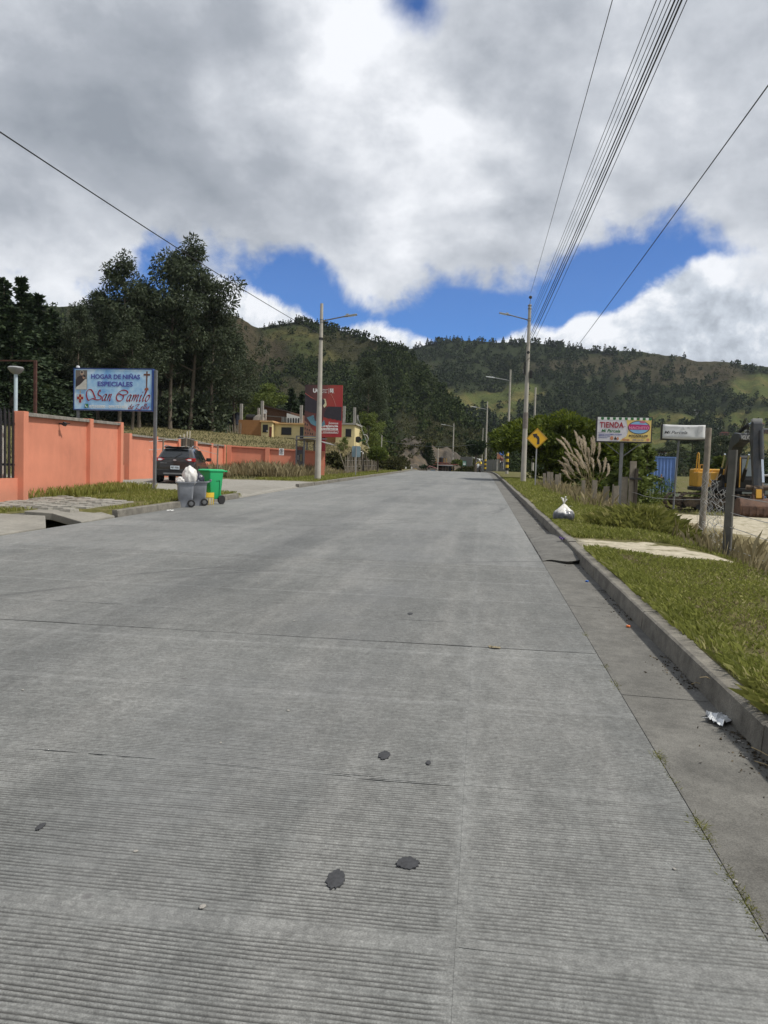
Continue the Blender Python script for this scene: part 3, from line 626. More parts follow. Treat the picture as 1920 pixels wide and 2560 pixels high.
def hill_tint(H, which):
    A, T, R, X, Y, Z, gul = H; E = np.degrees(np.arctan2(Z - EYE, R))
    n = fbm(X * 0.012, Y * 0.012, 50 + which, 5); n2 = fbm(X * 0.05, Y * 0.05, 60 + which, 4)
    A2 = A + (fbm(X * 0.02, Y * 0.02, 71) - 0.5) * 2.4; E2 = E + (n2 - 0.5) * 1.0
    c = np.zeros(X.shape + (3,)); forest = sst(0.38 if which == 2 else 0.42, 0.52 if which == 2 else 0.57, n + 0.25 * (0.4 - gul))
    g1 = np.array([0.030, 0.036, 0.018]); g2 = np.array([0.042, 0.042, 0.023]); g3 = np.array([0.052, 0.060, 0.024]); past_sunlit = np.array([0.072, 0.088, 0.030]); past_sunlit2 = np.array([0.115, 0.108, 0.042])
    k = sst(0.40, 0.62, n2)[..., None]; c[:] = g1 * (1 - k) + g2 * k
    k = (sst(0.5, 0.65, n) * 0.6)[..., None]; c = c * (1 - k) + g3 * k
    P = np.zeros(X.shape)
    if which == 2:
        for b in ((930, 862, 60, 30), (1060, 868, 120, 26), (1040, 895, 75, 14), (1000, 880, 90, 22), (860, 840, 45, 22), (940, 925, 45, 22), (1120, 845, 60, 18), (1645, 840, 75, 30), (1615, 905, 100, 20), (1440, 960, 90, 48), (1640, 960, 95, 34), (1440, 905, 60, 18), (1250, 960, 120, 30)): P = np.maximum(P, blob(A2, E2, *b))
        brown = np.maximum(blob(A2, E2, 1350, 790, 260, 22), blob(A2, E2, 1480, 810, 120, 30))
    else:
        for b in ((650, 735, 45, 40), (690, 770, 40, 22), (600, 722, 40, 14), (760, 800, 26, 14)): P = np.maximum(P, 0.45 * blob(A2, E2, *b))  # sunlit patches of the nearer hill, painted in with the pasture colours
        brown = np.maximum.reduce([blob(A2, E2, 500, 715, 55, 40), blob(A2, E2, 640, 840, 60, 26), blob(A2, E2, 560, 775, 50, 55), blob(A2, E2, 340, 690, 90, 30)])
    kb = (brown * 0.7)[..., None]; c = c * (1 - kb) + np.array([0.066, 0.053, 0.036]) * kb
    pk = P[..., None]; pc = past_sunlit * (1 - sst(0.45, 0.6, n2)[..., None]) + past_sunlit2 * sst(0.45, 0.6, n2)[..., None]; c = c * (1 - pk) + pc * pk
    forest = forest * (1 - P) * (1 - 0.65 * brown)
    return c, forest, P
def hill_mesh(H, which):
    c, fo, P = hill_tint(H, which); k = (0.8 * fo)[..., None]; c2 = c * (1 - k) + np.array([0.022, 0.032, 0.016]) * k
    A, T, R, X, Y, Z, gul = H; return grid_mesh('hill', X, Y, Z, M_HILL, c2), c, fo, P
HM2, c2_, f2_, P2_ = hill_mesh(H2, 2); HM1, c1_, f1_, P1_ = hill_mesh(H1, 1)

def leaf_quads(P, D, L, Wd, seed):
    """rhombic leaves: base points P, directions D, lengths L, widths Wd"""
    rs = np.random.RandomState(seed); n = len(P); D = D / (np.linalg.norm(D, axis=1, keepdims=True) + 1e-9)
    s = np.cross(D, rs.normal(size=(n, 3))); s /= (np.linalg.norm(s, axis=1, keepdims=True) + 1e-9)
    L = np.asarray(L).reshape(-1, 1); Wd = np.asarray(Wd).reshape(-1, 1)
    V = np.stack([P, P + D * L * 0.45 + s * Wd, P + D * L, P + D * L * 0.45 - s * Wd], 1).reshape(-1, 3)
    return V, np.arange(4 * n).reshape(-1, 4)
def far_tree(kind, seed, n=44):
    """small tree crown of n leaf clumps, unit height"""
    rs = np.random.RandomState(seed)
    if kind == 'conifer':
        h = rs.uniform(0.12, 0.97, n); rad = 0.26 * (1.02 - h) * rs.uniform(0.35, 1.0, n); a = rs.uniform(0, 2 * pi, n)
        P = np.stack([rad * np.cos(a) * 0.5, rad * np.sin(a) * 0.5, h], 1); D = np.stack([np.cos(a), np.sin(a), rs.uniform(-0.5, 0.25, n) + (h > 0.85) * 2.5], 1); L = 0.10 + 0.26 * (1 - h); return leaf_quads(P, D, L, L * 0.42, seed)
    d = rs.normal(size=(n, 3)); d /= np.linalg.norm(d, axis=1, keepdims=True); rr = rs.uniform(0.35, 1.0, n)[:, None]
    P = d * rr * np.array([0.34, 0.34, 0.40]) + np.array([0, 0, 0.52]); P[:, :2] += 0.06 * rs.normal(size=(n, 2)); D = d + rs.normal(size=(n, 3)) * 0.7
    return leaf_quads(P, D, rs.uniform(0.20, 0.36, n), rs.uniform(0.08, 0.15, n), seed)
def scatter_on(H, fo, n, seed, thr, r_lo=0.0, t_lo=0.0, t_hi=1.0):
    rs = np.random.RandomState(seed); A, T, R, X, Y, Z, g = H; ny, nx = X.shape
    tmax = np.searchsorted(T[:, 0], t_hi) - 1; tmin = np.searchsorted(T[:, 0], t_lo)
    i = rs.uniform(tmin, max(tmin + 1, tmax - 1.01), n * 6); j = rs.uniform(0, nx - 1.01, n * 6)
    ii = i.astype(int); jj = j.astype(int); fi = i - ii; fj = j - jj
    def s(M): return (M[ii, jj] * (1 - fj) + M[ii, jj + 1] * fj) * (1 - fi) + (M[ii + 1, jj] * (1 - fj) + M[ii + 1, jj + 1] * fj) * fi
    f = s(fo); a = s(A); keep = (rs.uniform(0, 1, n * 6) < np.clip(f, thr, 1)) & (a > -36) & (a < 42)
    P = np.stack([s(X), s(Y), s(Z)], 1)[keep][:n]; return P, s(R)[keep][:n]
def bake(protos, P, S, seed):
    rs = np.random.RandomState(seed); VV = []; FF = []; b = 0
    which = rs.randint(0, len(protos), len(P)); rot = rs.uniform(0, 2 * pi, len(P))
    for k, (V, F) in enumerate(protos):
        sel = np.where(which == k)[0]
        if not len(sel): continue
        c, s_ = np.cos(rot[sel]), np.sin(rot[sel]); sc = S[sel][:, None]
        x = V[None, :, 0] * c[:, None] - V[None, :, 1] * s_[:, None]; y = V[None, :, 0] * s_[:, None] + V[None, :, 1] * c[:, None]
        W_ = np.stack([x * sc + P[sel, 0][:, None], y * sc + P[sel, 1][:, None], V[None, :, 2] * sc + P[sel, 2][:, None]], -1)
        VV.append(W_.reshape(-1, 3)); FF.append((F[None] + (np.arange(len(sel)) * len(V))[:, None, None]).reshape(-1, F.shape[1]) + b); b += len(sel) * len(V)
    return np.concatenate(VV), np.concatenate(FF)
BL = [far_tree('round', 100 + k, 46) for k in range(4)]; CN = [far_tree('conifer', 120 + k, 40) for k in range(3)]
SCB = [far_tree('round', 140 + k, 18) for k in range(3)]
rs = np.random.RandomState(5)
P, R_ = scatter_on(H2, f2_, 7500, 1, 0.03); S = rs.uniform(4.5, 9.5, len(P)) * (0.6 + R_ / 1700); V, F = bake(BL + CN[:1], P - [0, 0, 1.0], S, 2)
tag(link('forest', mesh_np('forest', V, F), M_FOREST), kind='stuff')
P, R_ = scatter_on(H1, f1_, 4200, 3, 0.05); S = rs.uniform(2.6, 6.4, len(P)) * (0.6 + R_ / 1300); V, F = bake(BL + CN, P - [0, 0, 0.6], S, 4)
tag(link('forest', mesh_np('forest', V, F), M_FOREST2), kind='stuff')
sc_d = np.clip(1 - f1_ * 1.1, 0, 1) * (1 - 0.7 * P1_); P, R_ = scatter_on(H1, sc_d, 2400, 7, 0.0); S = rs.uniform(1.2, 3.0, len(P)); V, F = bake(SCB, P - [0, 0, 0.4], S, 8)
tag(link('scrub', mesh_np('scrub', V, F), M_SCRUB), kind='stuff')
sc_d = np.clip(1 - f2_ * 1.1, 0, 1) * (1 - 0.93 * P2_); P, R_ = scatter_on(H2, sc_d, 3200, 9, 0.0); S = rs.uniform(2.5, 5.5, len(P)); V, F = bake(SCB, P - [0, 0, 0.6], S, 10)
tag(link('scrub', mesh_np('scrub', V, F), M_SCRUB), kind='stuff')
# single trees that stand on the skyline
def surf(H, a, t):
    A, T, R, X, Y, Z, g = H; j = np.interp(a, A[0], np.arange(A.shape[1])); i = np.interp(t, T[:, 0], np.arange(T.shape[0])); ii, jj = int(i), int(j)
    return Vector((X[ii, jj], Y[ii, jj], Z[ii, jj]))
ridge_me = [mesh_np('skyline_tree', *far_tree('conifer', 160 + k, 60)) for k in range(4)] + [mesh_np('skyline_tree', *far_tree('round', 170 + k, 60)) for k in range(2)]
for me in ridge_me: me.materials.append(M_FOREST)
rng = random.Random(12)
def ridge_tree(H, px, size, lab, grp):
    a = azel(px, 740)[0]; p = surf(H, a, 0.995); o = link('skyline_tree', ridge_me[rng.choice([0, 0, 1, 1, 2, 3, 4, 5])]); o.location = p - Vector((0, 0, 0.12 * size)); o.scale = (size * rng.uniform(.8, 1.15),) * 2 + (size,); o.rotation_euler = (0, 0, rng.uniform(0, 6.28)); tag(o, lab, 'tree', grp)
for px in [496, 512] + [575 + 6.4 * k + rng.uniform(-2.5, 2.5) for k in range(21)] + [712 + 7.2 * k + rng.uniform(-3, 3) for k in range(26)]:
    ridge_tree(H1, px, rng.uniform(3.5, 7.5), 'small dark tree on the crest of the nearer hill at left', 'trees on the left skyline')
for px in [900, 906, 915] + [925 + 4.6 * k + rng.uniform(-1.5, 1.5) for k in range(17)] + [1020, 1036, 1040, 1052, 1072] + [1090 + rng.uniform(0, 240) for k in range(44)] + [1488]:
    ridge_tree(H2, px, rng.uniform(6, 14), 'small dark tree on the crest of the far hill behind the street lamps', 'trees on the far skyline')
# dark trees dotted over the meadows of the far hill
for k, (px, py, sz) in enumerate([(985, 885, 26), (1002, 905, 34), (1020, 905, 30), (1038, 915, 32), (1055, 900, 26), (1070, 925, 30), (1180, 875, 18), (1010, 925, 28), (960, 935, 30), (1135, 905, 26), (1490, 925, 16), (1520, 935, 18), (1555, 945, 18), (1470, 960, 24), (1590, 892, 12), (1625, 895, 14), (1400, 945, 20), (1100, 940, 28)]):
    a, e = azel(px, py); A, T, R, X, Y, Z, g = H2; j = int(np.interp(a, A[0], np.arange(A.shape[1]))); E = np.degrees(np.arctan2(Z[:, j] - EYE, R[:, j])); i = int(np.argmax(E > e)); p = (X[i, j], Y[i, j], Z[i, j] - 1)
    o = link('meadow_tree', ridge_me[4 + k % 2]); o.location = p; s_ = sz / 1598 * R[i, j]; o.scale = (s_ * 0.9, s_ * 0.9, s_); o.rotation_euler = (0, 0, k); tag(o, 'dark rounded tree in the pale meadows at the foot of the far hill', 'tree', 'trees in the far meadows')
# eroded earth bank beyond the crest of the road
M_CLIFF = mat('bare_earth', (0.062, 0.052, 0.040), 1.0, 0.55, 0.5, 0.5, 1.3, dirt=(0.21, 0.145, 0.08), dscale=0.13)
M_BANK = mat('sandy_bank', (0.20, 0.145, 0.085), 1.0, 0.4, 0.6, 0.2, 2.0, dirt=(0.075, 0.075, 0.03), dscale=0.35)
def bank(name, crest, z0, z1, m, seed):
    """earth slope: crest line given as survey directions with distances, falling to the roadside"""
    C_ = [at(px, py, z) for px, py, z in crest]; n = 90; L = np.array([[c.x, c.y, c.z] for c in C_]); k = np.linspace(0, len(L) - 1, n); Lc = np.stack([np.interp(k, np.arange(len(L)), L[:, i]) for i in range(3)], 1)
    T = np.linspace(-0.35, 1, 34); X = np.zeros((34, n)); Y = X.copy(); Z = X.copy()
    for i, t in enumerate(T):
        f = max(t, 0); q = Lc.copy(); d = -q[:, :2] / np.linalg.norm(q[:, :2], axis=1, keepdims=True)
        run = z1 * (f + 0.12 * (fbm(k * 0.9, f * 3 + k * 0, seed, 4) - 0.5) * math.sin(pi * f)) - (t < 0) * t * -60
        X[i] = q[:, 0] + d[:, 0] * run; Y[i] = q[:, 1] + d[:, 1] * run
        rough = 2.0 * np.abs(fbm(k * 0.55, np.full(n, f * 2.2), seed + 1, 5) - 0.5) * math.sin(pi * min(1, f * 1.0 + .02))
        Z[i] = q[:, 2] * (1 - f ** 1.15) + z0 * f ** 1.15 - rough * 2.2 - (t < 0) * (-t) * 6 + 0.5 * (fbm(k * 1.7, k * 0, seed + 4, 3) - 0.5) * (1 - f)
    return grid_mesh(name, X, Y, Z, m)
bank('earth_bank', [(825, 990, 165), (850, 962, 160), (872, 945, 158), (895, 942, 158), (918, 948, 160), (945, 968, 165), (965, 964, 168), (985, 975, 172), (1000, 990, 175), (1020, 1025, 178)], -0.6, 30, M_CLIFF, 3)
bank('earth_bank', [(800, 985, 100), (825, 975, 97), (845, 985, 95), (862, 1003, 94), (876, 1022, 93), (884, 1036, 92)], 1.6, 9, M_BANK, 8)

BANK_SCRUB = [(px, py, 160 - 30 * (py - 942) / 80.0) for px, py in zip(np.random.RandomState(14).uniform(835, 1000, 90), np.random.RandomState(15).uniform(948, 1016, 90)) if not (py < 968 and (px < 850 or px > 945)) and not (px > 905 and py > 972)]
# ------------------------------------------------------------------ trees and shrubs
def crown_cloud(C_, Rr, n, L, aspect, seed, droop=0.0, squash=0.8, up=0.0):
    rs = np.random.RandomState(seed); C_ = np.array(C_); Rr = np.array(Rr); w_ = Rr ** 2.2 / np.sum(Rr ** 2.2); k = rs.choice(len(C_), n, p=w_)
    d = rs.normal(size=(n, 3)); d /= np.linalg.norm(d, axis=1, keepdims=True); rad = Rr[k] * rs.uniform(0.12, 1.0, n) ** 0.5
    P = C_[k] + d * rad[:, None] * np.array([1, 1, squash]); D = d + rs.normal(size=(n, 3)) * 0.6 + np.array([0, 0, up - droop]); LL = L * rs.uniform(0.6, 1.35, n)
    return leaf_quads(P, D, LL, LL * aspect, seed + 1)
def tall_tree(seed, h, width, nl, n, leaf, first=0.28, fork=False):
    """eucalyptus habit: leaning trunk, ascending limbs that carry separate clumps of foliage"""
    rr = random.Random(seed); tb = MB(); C_ = []; Rr = []
    lean = (rr.uniform(-.03, .03) * h, rr.uniform(-.03, .03) * h)
    def axis(z): t = z / h; return Vector((lean[0] * t + 0.012 * h * sin(5 * t + seed), lean[1] * t + 0.012 * h * cos(4 * t + seed), z))
    tb.tube([axis(h * t) for t in (0, .03, .15, .35, .55, .75, .95)], [h * q for q in (.016, .0125, .011, .0092, .007, .0045, .0012)], 8)
    for i in range(nl):
        t = first + (0.97 - first) * (i + rr.random() * 0.8) / nl; a = rr.uniform(0, 6.283); prof = (0.55 + 0.45 * sin(pi * min(1, (t - first) / (1 - first) * 1.25 + 0.1))) * (1.0 if t < 0.7 else 1.15 - (t - 0.7) * 2.6)
        ln = width * max(prof, 0.12) * rr.uniform(0.55, 1.15); p0 = axis(h * t); rise = ln * rr.uniform(0.35, 0.85)
        p1 = p0 + Vector((cos(a) * ln * 0.5, sin(a) * ln * 0.5, rise * 0.35)); p2 = p0 + Vector((cos(a) * ln, sin(a) * ln, rise))
        tb.tube([p0, p1, p2], [h * .0038 * (1.3 - t), h * .0026 * (1.3 - t), h * .0008], 5)
        for q, s_ in ((p2, 1.0), ((p1 + p2) / 2, 0.8), (p1, 0.6)):
            if rr.random() < 0.9: C_.append(tuple(q + Vector((rr.uniform(-.5, .5), rr.uniform(-.5, .5), rr.uniform(-.3, .6))))); Rr.append(width * 0.26 * s_ * rr.uniform(0.7, 1.3))
    C_.append(tuple(axis(h * .97))); Rr.append(width * 0.17); C_.append(tuple(axis(h * .90))); Rr.append(width * 0.24)
    V, F = crown_cloud(C_, Rr, n, leaf, 0.20, seed, 0.55, 0.9); return tb, mesh_np('crown', V, F)
def conifer(seed, h, width, n, leaf, first=0.08):
    rr = random.Random(seed); rs = np.random.RandomState(seed); tb = MB(); tb.tube([(0, 0, 0), (0, 0, h * .5), (0, 0, h)], [h * .014, h * .008, h * .001], 7)
    P = []; D = []; L = []; nb = int(n / 70)
    for i in range(nb):
        t = first + (0.99 - first) * (i + rr.random()) / nb; a = rr.uniform(0, 6.283); ln = width * (1.02 - t) ** 1.15 * rr.uniform(0.55, 1.35) + 0.12; dirn = np.array([cos(a), sin(a), -0.12 + 0.45 * t])
        for k in range(70):
            s_ = rs.uniform(0.10, 1.0); P.append(np.array([0, 0, h * t]) + dirn * ln * s_ + np.array([0, 0, -0.10 * ln * s_ * s_]) + rs.normal(size=3) * np.array([.10, .10, .05]) * ln); D.append(dirn + rs.normal(size=3) * 0.55 + np.array([0, 0, -0.15])); L.append(leaf * rs.uniform(0.6, 1.3))
    P.append(np.array([0, 0, h * .97])); D.append(np.array([0, 0, 1.0])); L.append(h * 0.05)
    V, F = leaf_quads(np.array(P), np.array(D), np.array(L), np.array(L) * 0.26, seed); return tb, mesh_np('crown', V, F)
def plant_tree(name, label, proto, loc, scale=1.0, rz=0.0, group=None, m=None, sxy=1.0):
    tb_me, cm = proto; t = thing(name, label, 'tree', loc, rz, group); t.scale = (scale * sxy, scale * sxy, scale)
    link('trunk', tb_me, None, t); link('crown', cm, m, t); return t
def proto_of(tb, cm, m):
    o = tb.build('trunk', M_BARK, None, True); me = o.data; bpy.data.objects.remove(o); cm.materials.append(m); return me, cm
EU = [proto_of(*tall_tree(300 + k, 25.0, 5.2 + 0.5 * (k % 2), 34, 11000, 0.52), M_EUC) for k in range(4)]
PI_ = [proto_of(*conifer(330 + k, 18.0, 4.2, 9000, 0.55), M_PINE) for k in range(3)]
trees = [(415, 925, 93, 402, 508, 0, 1.0, 'forked eucalyptus, the tallest tree of the dark grove'), (372, 920, 91, 352, 522, 1, 1.0, 'tall eucalyptus just left of the tallest one behind the blue sign'),
         (462, 915, 95, 455, 622, 2, 1.15, 'broad eucalyptus at the right shoulder of the dark grove'), (300, 915, 90, 300, 590, 3, 1.1, 'eucalyptus between the two highest tops of the grove'),
         (262, 910, 88, 240, 540, 0, 1.0, 'slender pointed eucalyptus above the left half of the blue sign'), (215, 905, 90, 205, 608, 1, 1.05, 'eucalyptus with a ragged top left of the pointed one'),
         (172, 900, 84, 142, 640, 2, 0.95, 'shorter pale topped eucalyptus beside the conifers'), (505, 905, 100, 492, 700, 3, 1.3, 'low spreading eucalyptus at the right end of the grove'), (340, 905, 104, 330, 640, 2, 1.35, 'deep shaded eucalyptus behind the middle of the grove'),
         (440, 905, 106, 435, 650, 1, 1.3, 'deep shaded eucalyptus behind the right trunks of the grove'), (230, 905, 104, 225, 660, 3, 1.4, 'deep shaded eucalyptus behind the left part of the grove'), (285, 900, 84, 275, 690, 1, 1.25, 'eucalyptus low in front of the grove over the blue sign'), (395, 915, 104, 395, 640, 0, 1.3, 'deep shaded eucalyptus behind the tallest pair'), (512, 895, 112, 512, 765, 1, 1.1, 'small dark eucalyptus at the grove edge nearest the house'),
         (150, 900, 98, 160, 690, 3, 1.35, 'dense eucalyptus behind the pale topped one')]
for i, (bx, by, z, tx, ty, k, sx, lab) in enumerate(trees):
    p = base(bx, by, z); top = at(tx, ty, z); h = (top.z - p.z) * 0.925; o = plant_tree('eucalyptus_tree', lab, EU[k], p - Vector((0, 0, 0.2)), h / 25.0, i * 1.7, 'trees of the dark grove', None, sx * 0.97)
    dxy = (top - p) / h; 
for i, (bx, by, z, tx, ty, k, sx, lab) in enumerate([(8, 890, 78, 8, 603, 0, 1.2, 'dark conifer at the left edge of the photo'), (45, 890, 76, 44, 600, 1, 1.15, 'dark pointed conifer second from the left edge'), (82, 895, 80, 78, 636, 2, 1.3, 'dark conifer between the pointed one and the eucalyptus'), (112, 895, 84, 106, 668, 0, 1.4, 'lowest conifer of the dark row at left'), (25, 890, 70, 22, 660, 2, 1.5, 'broad shaded conifer in front of the left row'), (-25, 890, 74, -22, 620, 1, 1.3, 'conifer cut by the left edge of the photo')]):
    p = base(bx, by, z); h = at(tx, ty, z).z - p.z; plant_tree('conifer_tree', lab, PI_[k], p - Vector((0, 0, 0.2)), h / 18.0, i * 2.1, 'dark conifers at left', None, sx)
# trees round the house and the red billboard
def place_tree(name, lab, proto, bx, by, z, ty, sx=1.0, rz=0.0, nominal=25.0, cat='tree'):
    p = base(bx, by, z); h = at(bx, ty, z).z - p.z; return plant_tree(name, lab, proto, p - Vector((0, 0, 0.15)), h / nominal, rz, None, None, sx)
place_tree('eucalyptus_tree', 'tall dark tree standing right of the red billboard', EU[2], 790, 950, 118, 775, 1.0, 0.6)
place_tree('eucalyptus_tree', 'dark tree behind the right end of the yellow house', EU[0], 815, 950, 124, 862, 1.1, 2.6)
LT = proto_of(*tall_tree(350, 9.0, 3.0, 22, 5200, 0.36, 0.12), M_LIGHTLEAF)
place_tree('leafy_tree', 'pale green tree behind the left columns of the house', LT, 572, 930, 116, 832, 1.4, 0.0, 9.0); place_tree('leafy_tree', 'pale green tree close to the grove, left of the house', LT, 545, 930, 120, 850, 1.3, 1.0, 9.0)
place_tree('conifer_tree', 'dark pointed conifer behind the brick house', PI_[0], 588, 915, 122, 826, 1.0, 1.0, 18.0); place_tree('conifer_tree', 'dark conifer left of the red billboard', PI_[1], 628, 915, 124, 838, 1.5, 2.0, 18.0); place_tree('conifer_tree', 'dark conifer half hidden by the red billboard', PI_[2], 652, 915, 126, 850, 1.5, 3.0, 18.0)
place_tree('leafy_tree', 'shrubby tree right of the yellow house under the dark tree', LT, 800, 960, 98, 892, 1.15, 2.2, 9.0)
place_tree('leafy_tree', 'low shrub at the right foot of the yellow house', LT, 743, 962, 84, 942, 1.0, 0.5, 9.0)
# trimmed tree with a round crown
tb = MB(); tb.tube([(0, 0, 0), (0.05, 0, .8), (0, 0, 1.4)], [.10, .08, .07], 8); [tb.tube([(0, 0, 1.3), (cos(a) * .5, sin(a) * .5, 1.9)], [.05, .02], 5) for a in (0.3, 1.7, 3.0, 4.5)]
V, F = crown_cloud([(0, 0, 2.05), (-.5, 0, 1.95), (.5, .1, 1.95), (0, .3, 2.4), (-.35, -.2, 2.35), (.4, -.2, 2.3)], [.8, .55, .55, .5, .5, .5], 3600, 0.2, 0.28, 41, 0.1, 0.8)
place_tree('trimmed_tree', 'small trimmed tree with a round crown above the wooden pickets', proto_of(tb, mesh_np('crown', V, F), M_LIGHTLEAF), 815, 1019, 68, 962, 1.0, 0, 2.75)
# big feathery bush tree at the right of the road
rr = random.Random(77); rs = np.random.RandomState(77); C_ = []; Rr = []; tb = MB()
for k in range(5): a = k * 1.3; tb.tube([(cos(a) * .3, sin(a) * .3, 0), (cos(a) * .9, sin(a) * .9, 1.5), (cos(a) * 2.2, sin(a) * 1.6, 3.0)], [.16, .11, .04], 7)
for k in range(175):
    x = rr.uniform(-3.9, 4.3); t = (x + 3.9) / 8.2; hmax = 1.5 + 3.4 * sin(pi * (0.16 + 0.72 * t)) ** 0.7 if t < 0.75 else 4.4 - (t - .75) * 8; y = rr.uniform(-2.4, 2.4); z = hmax * rr.uniform(0.05, 1.0) ** 0.8 * (1 - 0.10 * abs(y) / 2.4)
    if x < -1.5: z = max(z, 2.55 + rr.random() * 1.1)
    C_.append((x, y, max(z, 0.7))); Rr.append(rr.uniform(0.45, 0.95))
V, F = crown_cloud(C_, Rr, 38000, 0.30, 0.20, 78, -0.05, 0.42, 0.15)
bt = proto_of(tb, mesh_np('crown', V, F), M_BUSH); pB = base(1190, 1040, 60)
plant_tree('feathery_tree', 'big spreading green tree with feathery foliage behind the right utility pole', bt, pB + Vector((0.5, 0, -0.1)), 1.19, 0.1)
# trees behind the field
place_tree('eucalyptus_tree', 'dark green tree behind the white shop board', EU[3], 1500, 1010, 140, 935, 1.9, 0.4); place_tree('eucalyptus_tree', 'dark green tree right of the weathered fence post', EU[1], 1560, 1015, 145, 940, 2.0, 1.4); place_tree('eucalyptus_tree', 'low dark tree left of the white shop board', EU[0], 1445, 1010, 150, 955, 2.2, 2.4); place_tree('eucalyptus_tree', 'low dark tree between the excavator boom and the fence posts', EU[2], 1530, 1015, 160, 955, 2.4, 3.4)
TS = proto_of(*conifer(361, 5.0, 2.3, 5200, 0.34, 0.02), M_LIGHTLEAF); place_tree('young_tree', 'bright green young conifer behind the yellow excavator', TS, 1552, 1042, 62, 985, 1.5, 0, 5.0)
TD = proto_of(*conifer(362, 5.0, 1.7, 4600, 0.34, 0.02), M_BUSH); TD2 = proto_of(*conifer(363, 5.0, 1.7, 3000, 0.34, 0.02), M_LIGHTLEAF); place_tree('young_tree', 'loose green conifer behind the shop sign post', TD2, 1352, 1060, 46, 925, 1.2, 0, 5.0); place_tree('young_tree', 'loose green conifer right of the shop sign post', TD2, 1395, 1062, 48, 955, 1.1, 2, 5.0); place_tree('young_tree', 'dark shrub left of the shop sign post', TD, 1295, 1060, 50, 955, 1.6, 4, 5.0)

# ------------------------------------------------------------------ left side: walls, gates, lamps
def zp(px, py, p):                                                  # height seen at picture row py above the spot p
    d = np.array([p.x, p.y, p.z]) - CAMP; z = d @ _f; return at(px, py, z).z
def wall_run(name, label, A, B, za, zb_, piers, cat='wall', cap=M_COPING, pier_w=0.30, cap_t=0.10, front=0.13):
    """plastered wall from A to B; local x runs along it, its face looks to local -y"""
    d = Vector((B.x - A.x, B.y - A.y, 0)); L = d.length; rz = atan2(d.y, d.x); t = thing(name, label, cat, (A.x, A.y, 0), rz)
    def top(x): return za + (zb_ - za) * x / L
    def bot(x): p = A + (B - A) * (x / L); return gz(p.x, p.y) - 0.5
    for i, x in enumerate(piers):
        a, b = x - pier_w / 2, x + pier_w / 2
        MB().prism([(a, bot(a)), (b, bot(b)), (b, top(b) + 0.02), (a, top(a) + 0.02)], 'y', -front, 0.17).build('pier', M_SALMON, t, bevel=0.008)
    for x0, x1 in zip(piers[:-1], piers[1:]):
        a, b = x0 + pier_w / 2, x1 - pier_w / 2
        MB().prism([(a, bot(a)), (b, bot(b)), (b, top(b) - cap_t), (a, top(a) - cap_t)], 'y', 0.0, 0.14).build('panel', M_SALMON, t)
        MB().prism([(a, top(a) - cap_t), (b, top(b) - cap_t), (b, top(b)), (a, top(a))], 'y', -0.10, 0.20).build('coping', cap, t, bevel=0.01)
    return t, L, rz
wA, wB = on(40, 1083), on(258, 1054); wzA, wzB = zp(35, 890, wA), zp(262, 914, wB)
wL = (wB - wA).length
WALL, L_, wrz = wall_run('boundary_wall', 'near salmon orange wall with two broad panels between piers, behind the bins', wA, wB, wzA, wzB, [0.15, wL * 0.60, wL - 0.13])
def wl(x, y, z=0.0):                                                # point in the near wall's own axes
    return Vector((wA.x + cos(wrz) * x - sin(wrz) * y, wA.y + sin(wrz) * x + cos(wrz) * y, z))
zg = gz(wA.x, wA.y); wallh = wzA - zg
lw = thing('low_wall', 'low salmon wall carrying a black paling fence at the left edge', 'wall', wl(0, 0.0), wrz)
lwz = zp(15, 1032, wA) 
MB().span((-5.0, 0.02, zg - 0.6), (-0.005, 0.17, lwz)).build('wall', M_SALMON, lw)
pf = thing('paling_fence', 'black metal paling fence with pointed slats on the low wall at the left edge', 'fence', wl(0, 0.0, 0), wrz)
ptop = zp(10, 884, wA)
for i in range(14):
    x = -0.16 - i * 0.235; h = ptop - 0.03 * (i % 2)
    MB().prism([(x - .05, lwz - 0.03), (x + .05, lwz - 0.03), (x + .05, h - .10), (x - .05, h)], 'y', 0.06, 0.085).build('slat', M_BLACK, pf)
for z in (lwz + 0.32, ptop - 0.42): MB().span((-4.2, 0.09, z), (-0.02, 0.125, z + 0.06)).build('rail', M_BLACK, pf)
sheet = thing('white_sheeting', 'pale white sheeting behind the black paling fence', 'sheet', wl(0, 0, 0), wrz); MB().span((-4.2, 0.30, lwz - 0.1), (-0.2, 0.33, ptop - 0.45)).build('panel', mat('white_sheet', (0.62, 0.63, 0.58), 0.7, 0.06), sheet)
fl = thing('wall_lamp', 'small black floodlight fixed under the wall coping', 'lamp', wl(wL * 0.31, -0.02, wzA + (wzB - wzA) * .31 - 0.22), wrz)
MB().box((0, -0.06, 0), (0.05, 0.14, 0.04)).build('bracket', M_BLACK, fl); MB().box((0, -0.15, -0.01), (0.17, 0.09, 0.11), rx=0.5).build('lamp_head', M_BLACK, fl, bevel=0.01); MB().box((0.09, -0.20, 0.02), (0.16, 0.05, 0.025), rz=-0.5).build('visor', M_BLACK, fl)
p = base(34, 890, 23.3); gl = thing('garden_lamp', 'pale blue lamp post with a flat round head behind the wall', 'lamp', p)
zt = at(34, 806, 23.3).z - p.z; MB().tube([(0, 0, 0), (0, 0, zt)], 0.055, 12).build('post', mat('pale_blue_paint', (0.46, 0.55, 0.60), 0.5, 0.1), gl, True)
MB().lathe([(0.06, zt - .05), (0.16, zt + .02), (0.22, zt + .10), (0.24, zt + .15), (0.20, zt + .19), (0.06, zt + .21)], 20).build('lamp_head', M_LAMP, gl, True)
p = base(76, 890, 30); rpz = at(76, 779, 30).z - p.z; rp_ = thing('rusty_post', 'thin rusty brown post behind the wall with a wire from its top', 'post', p)
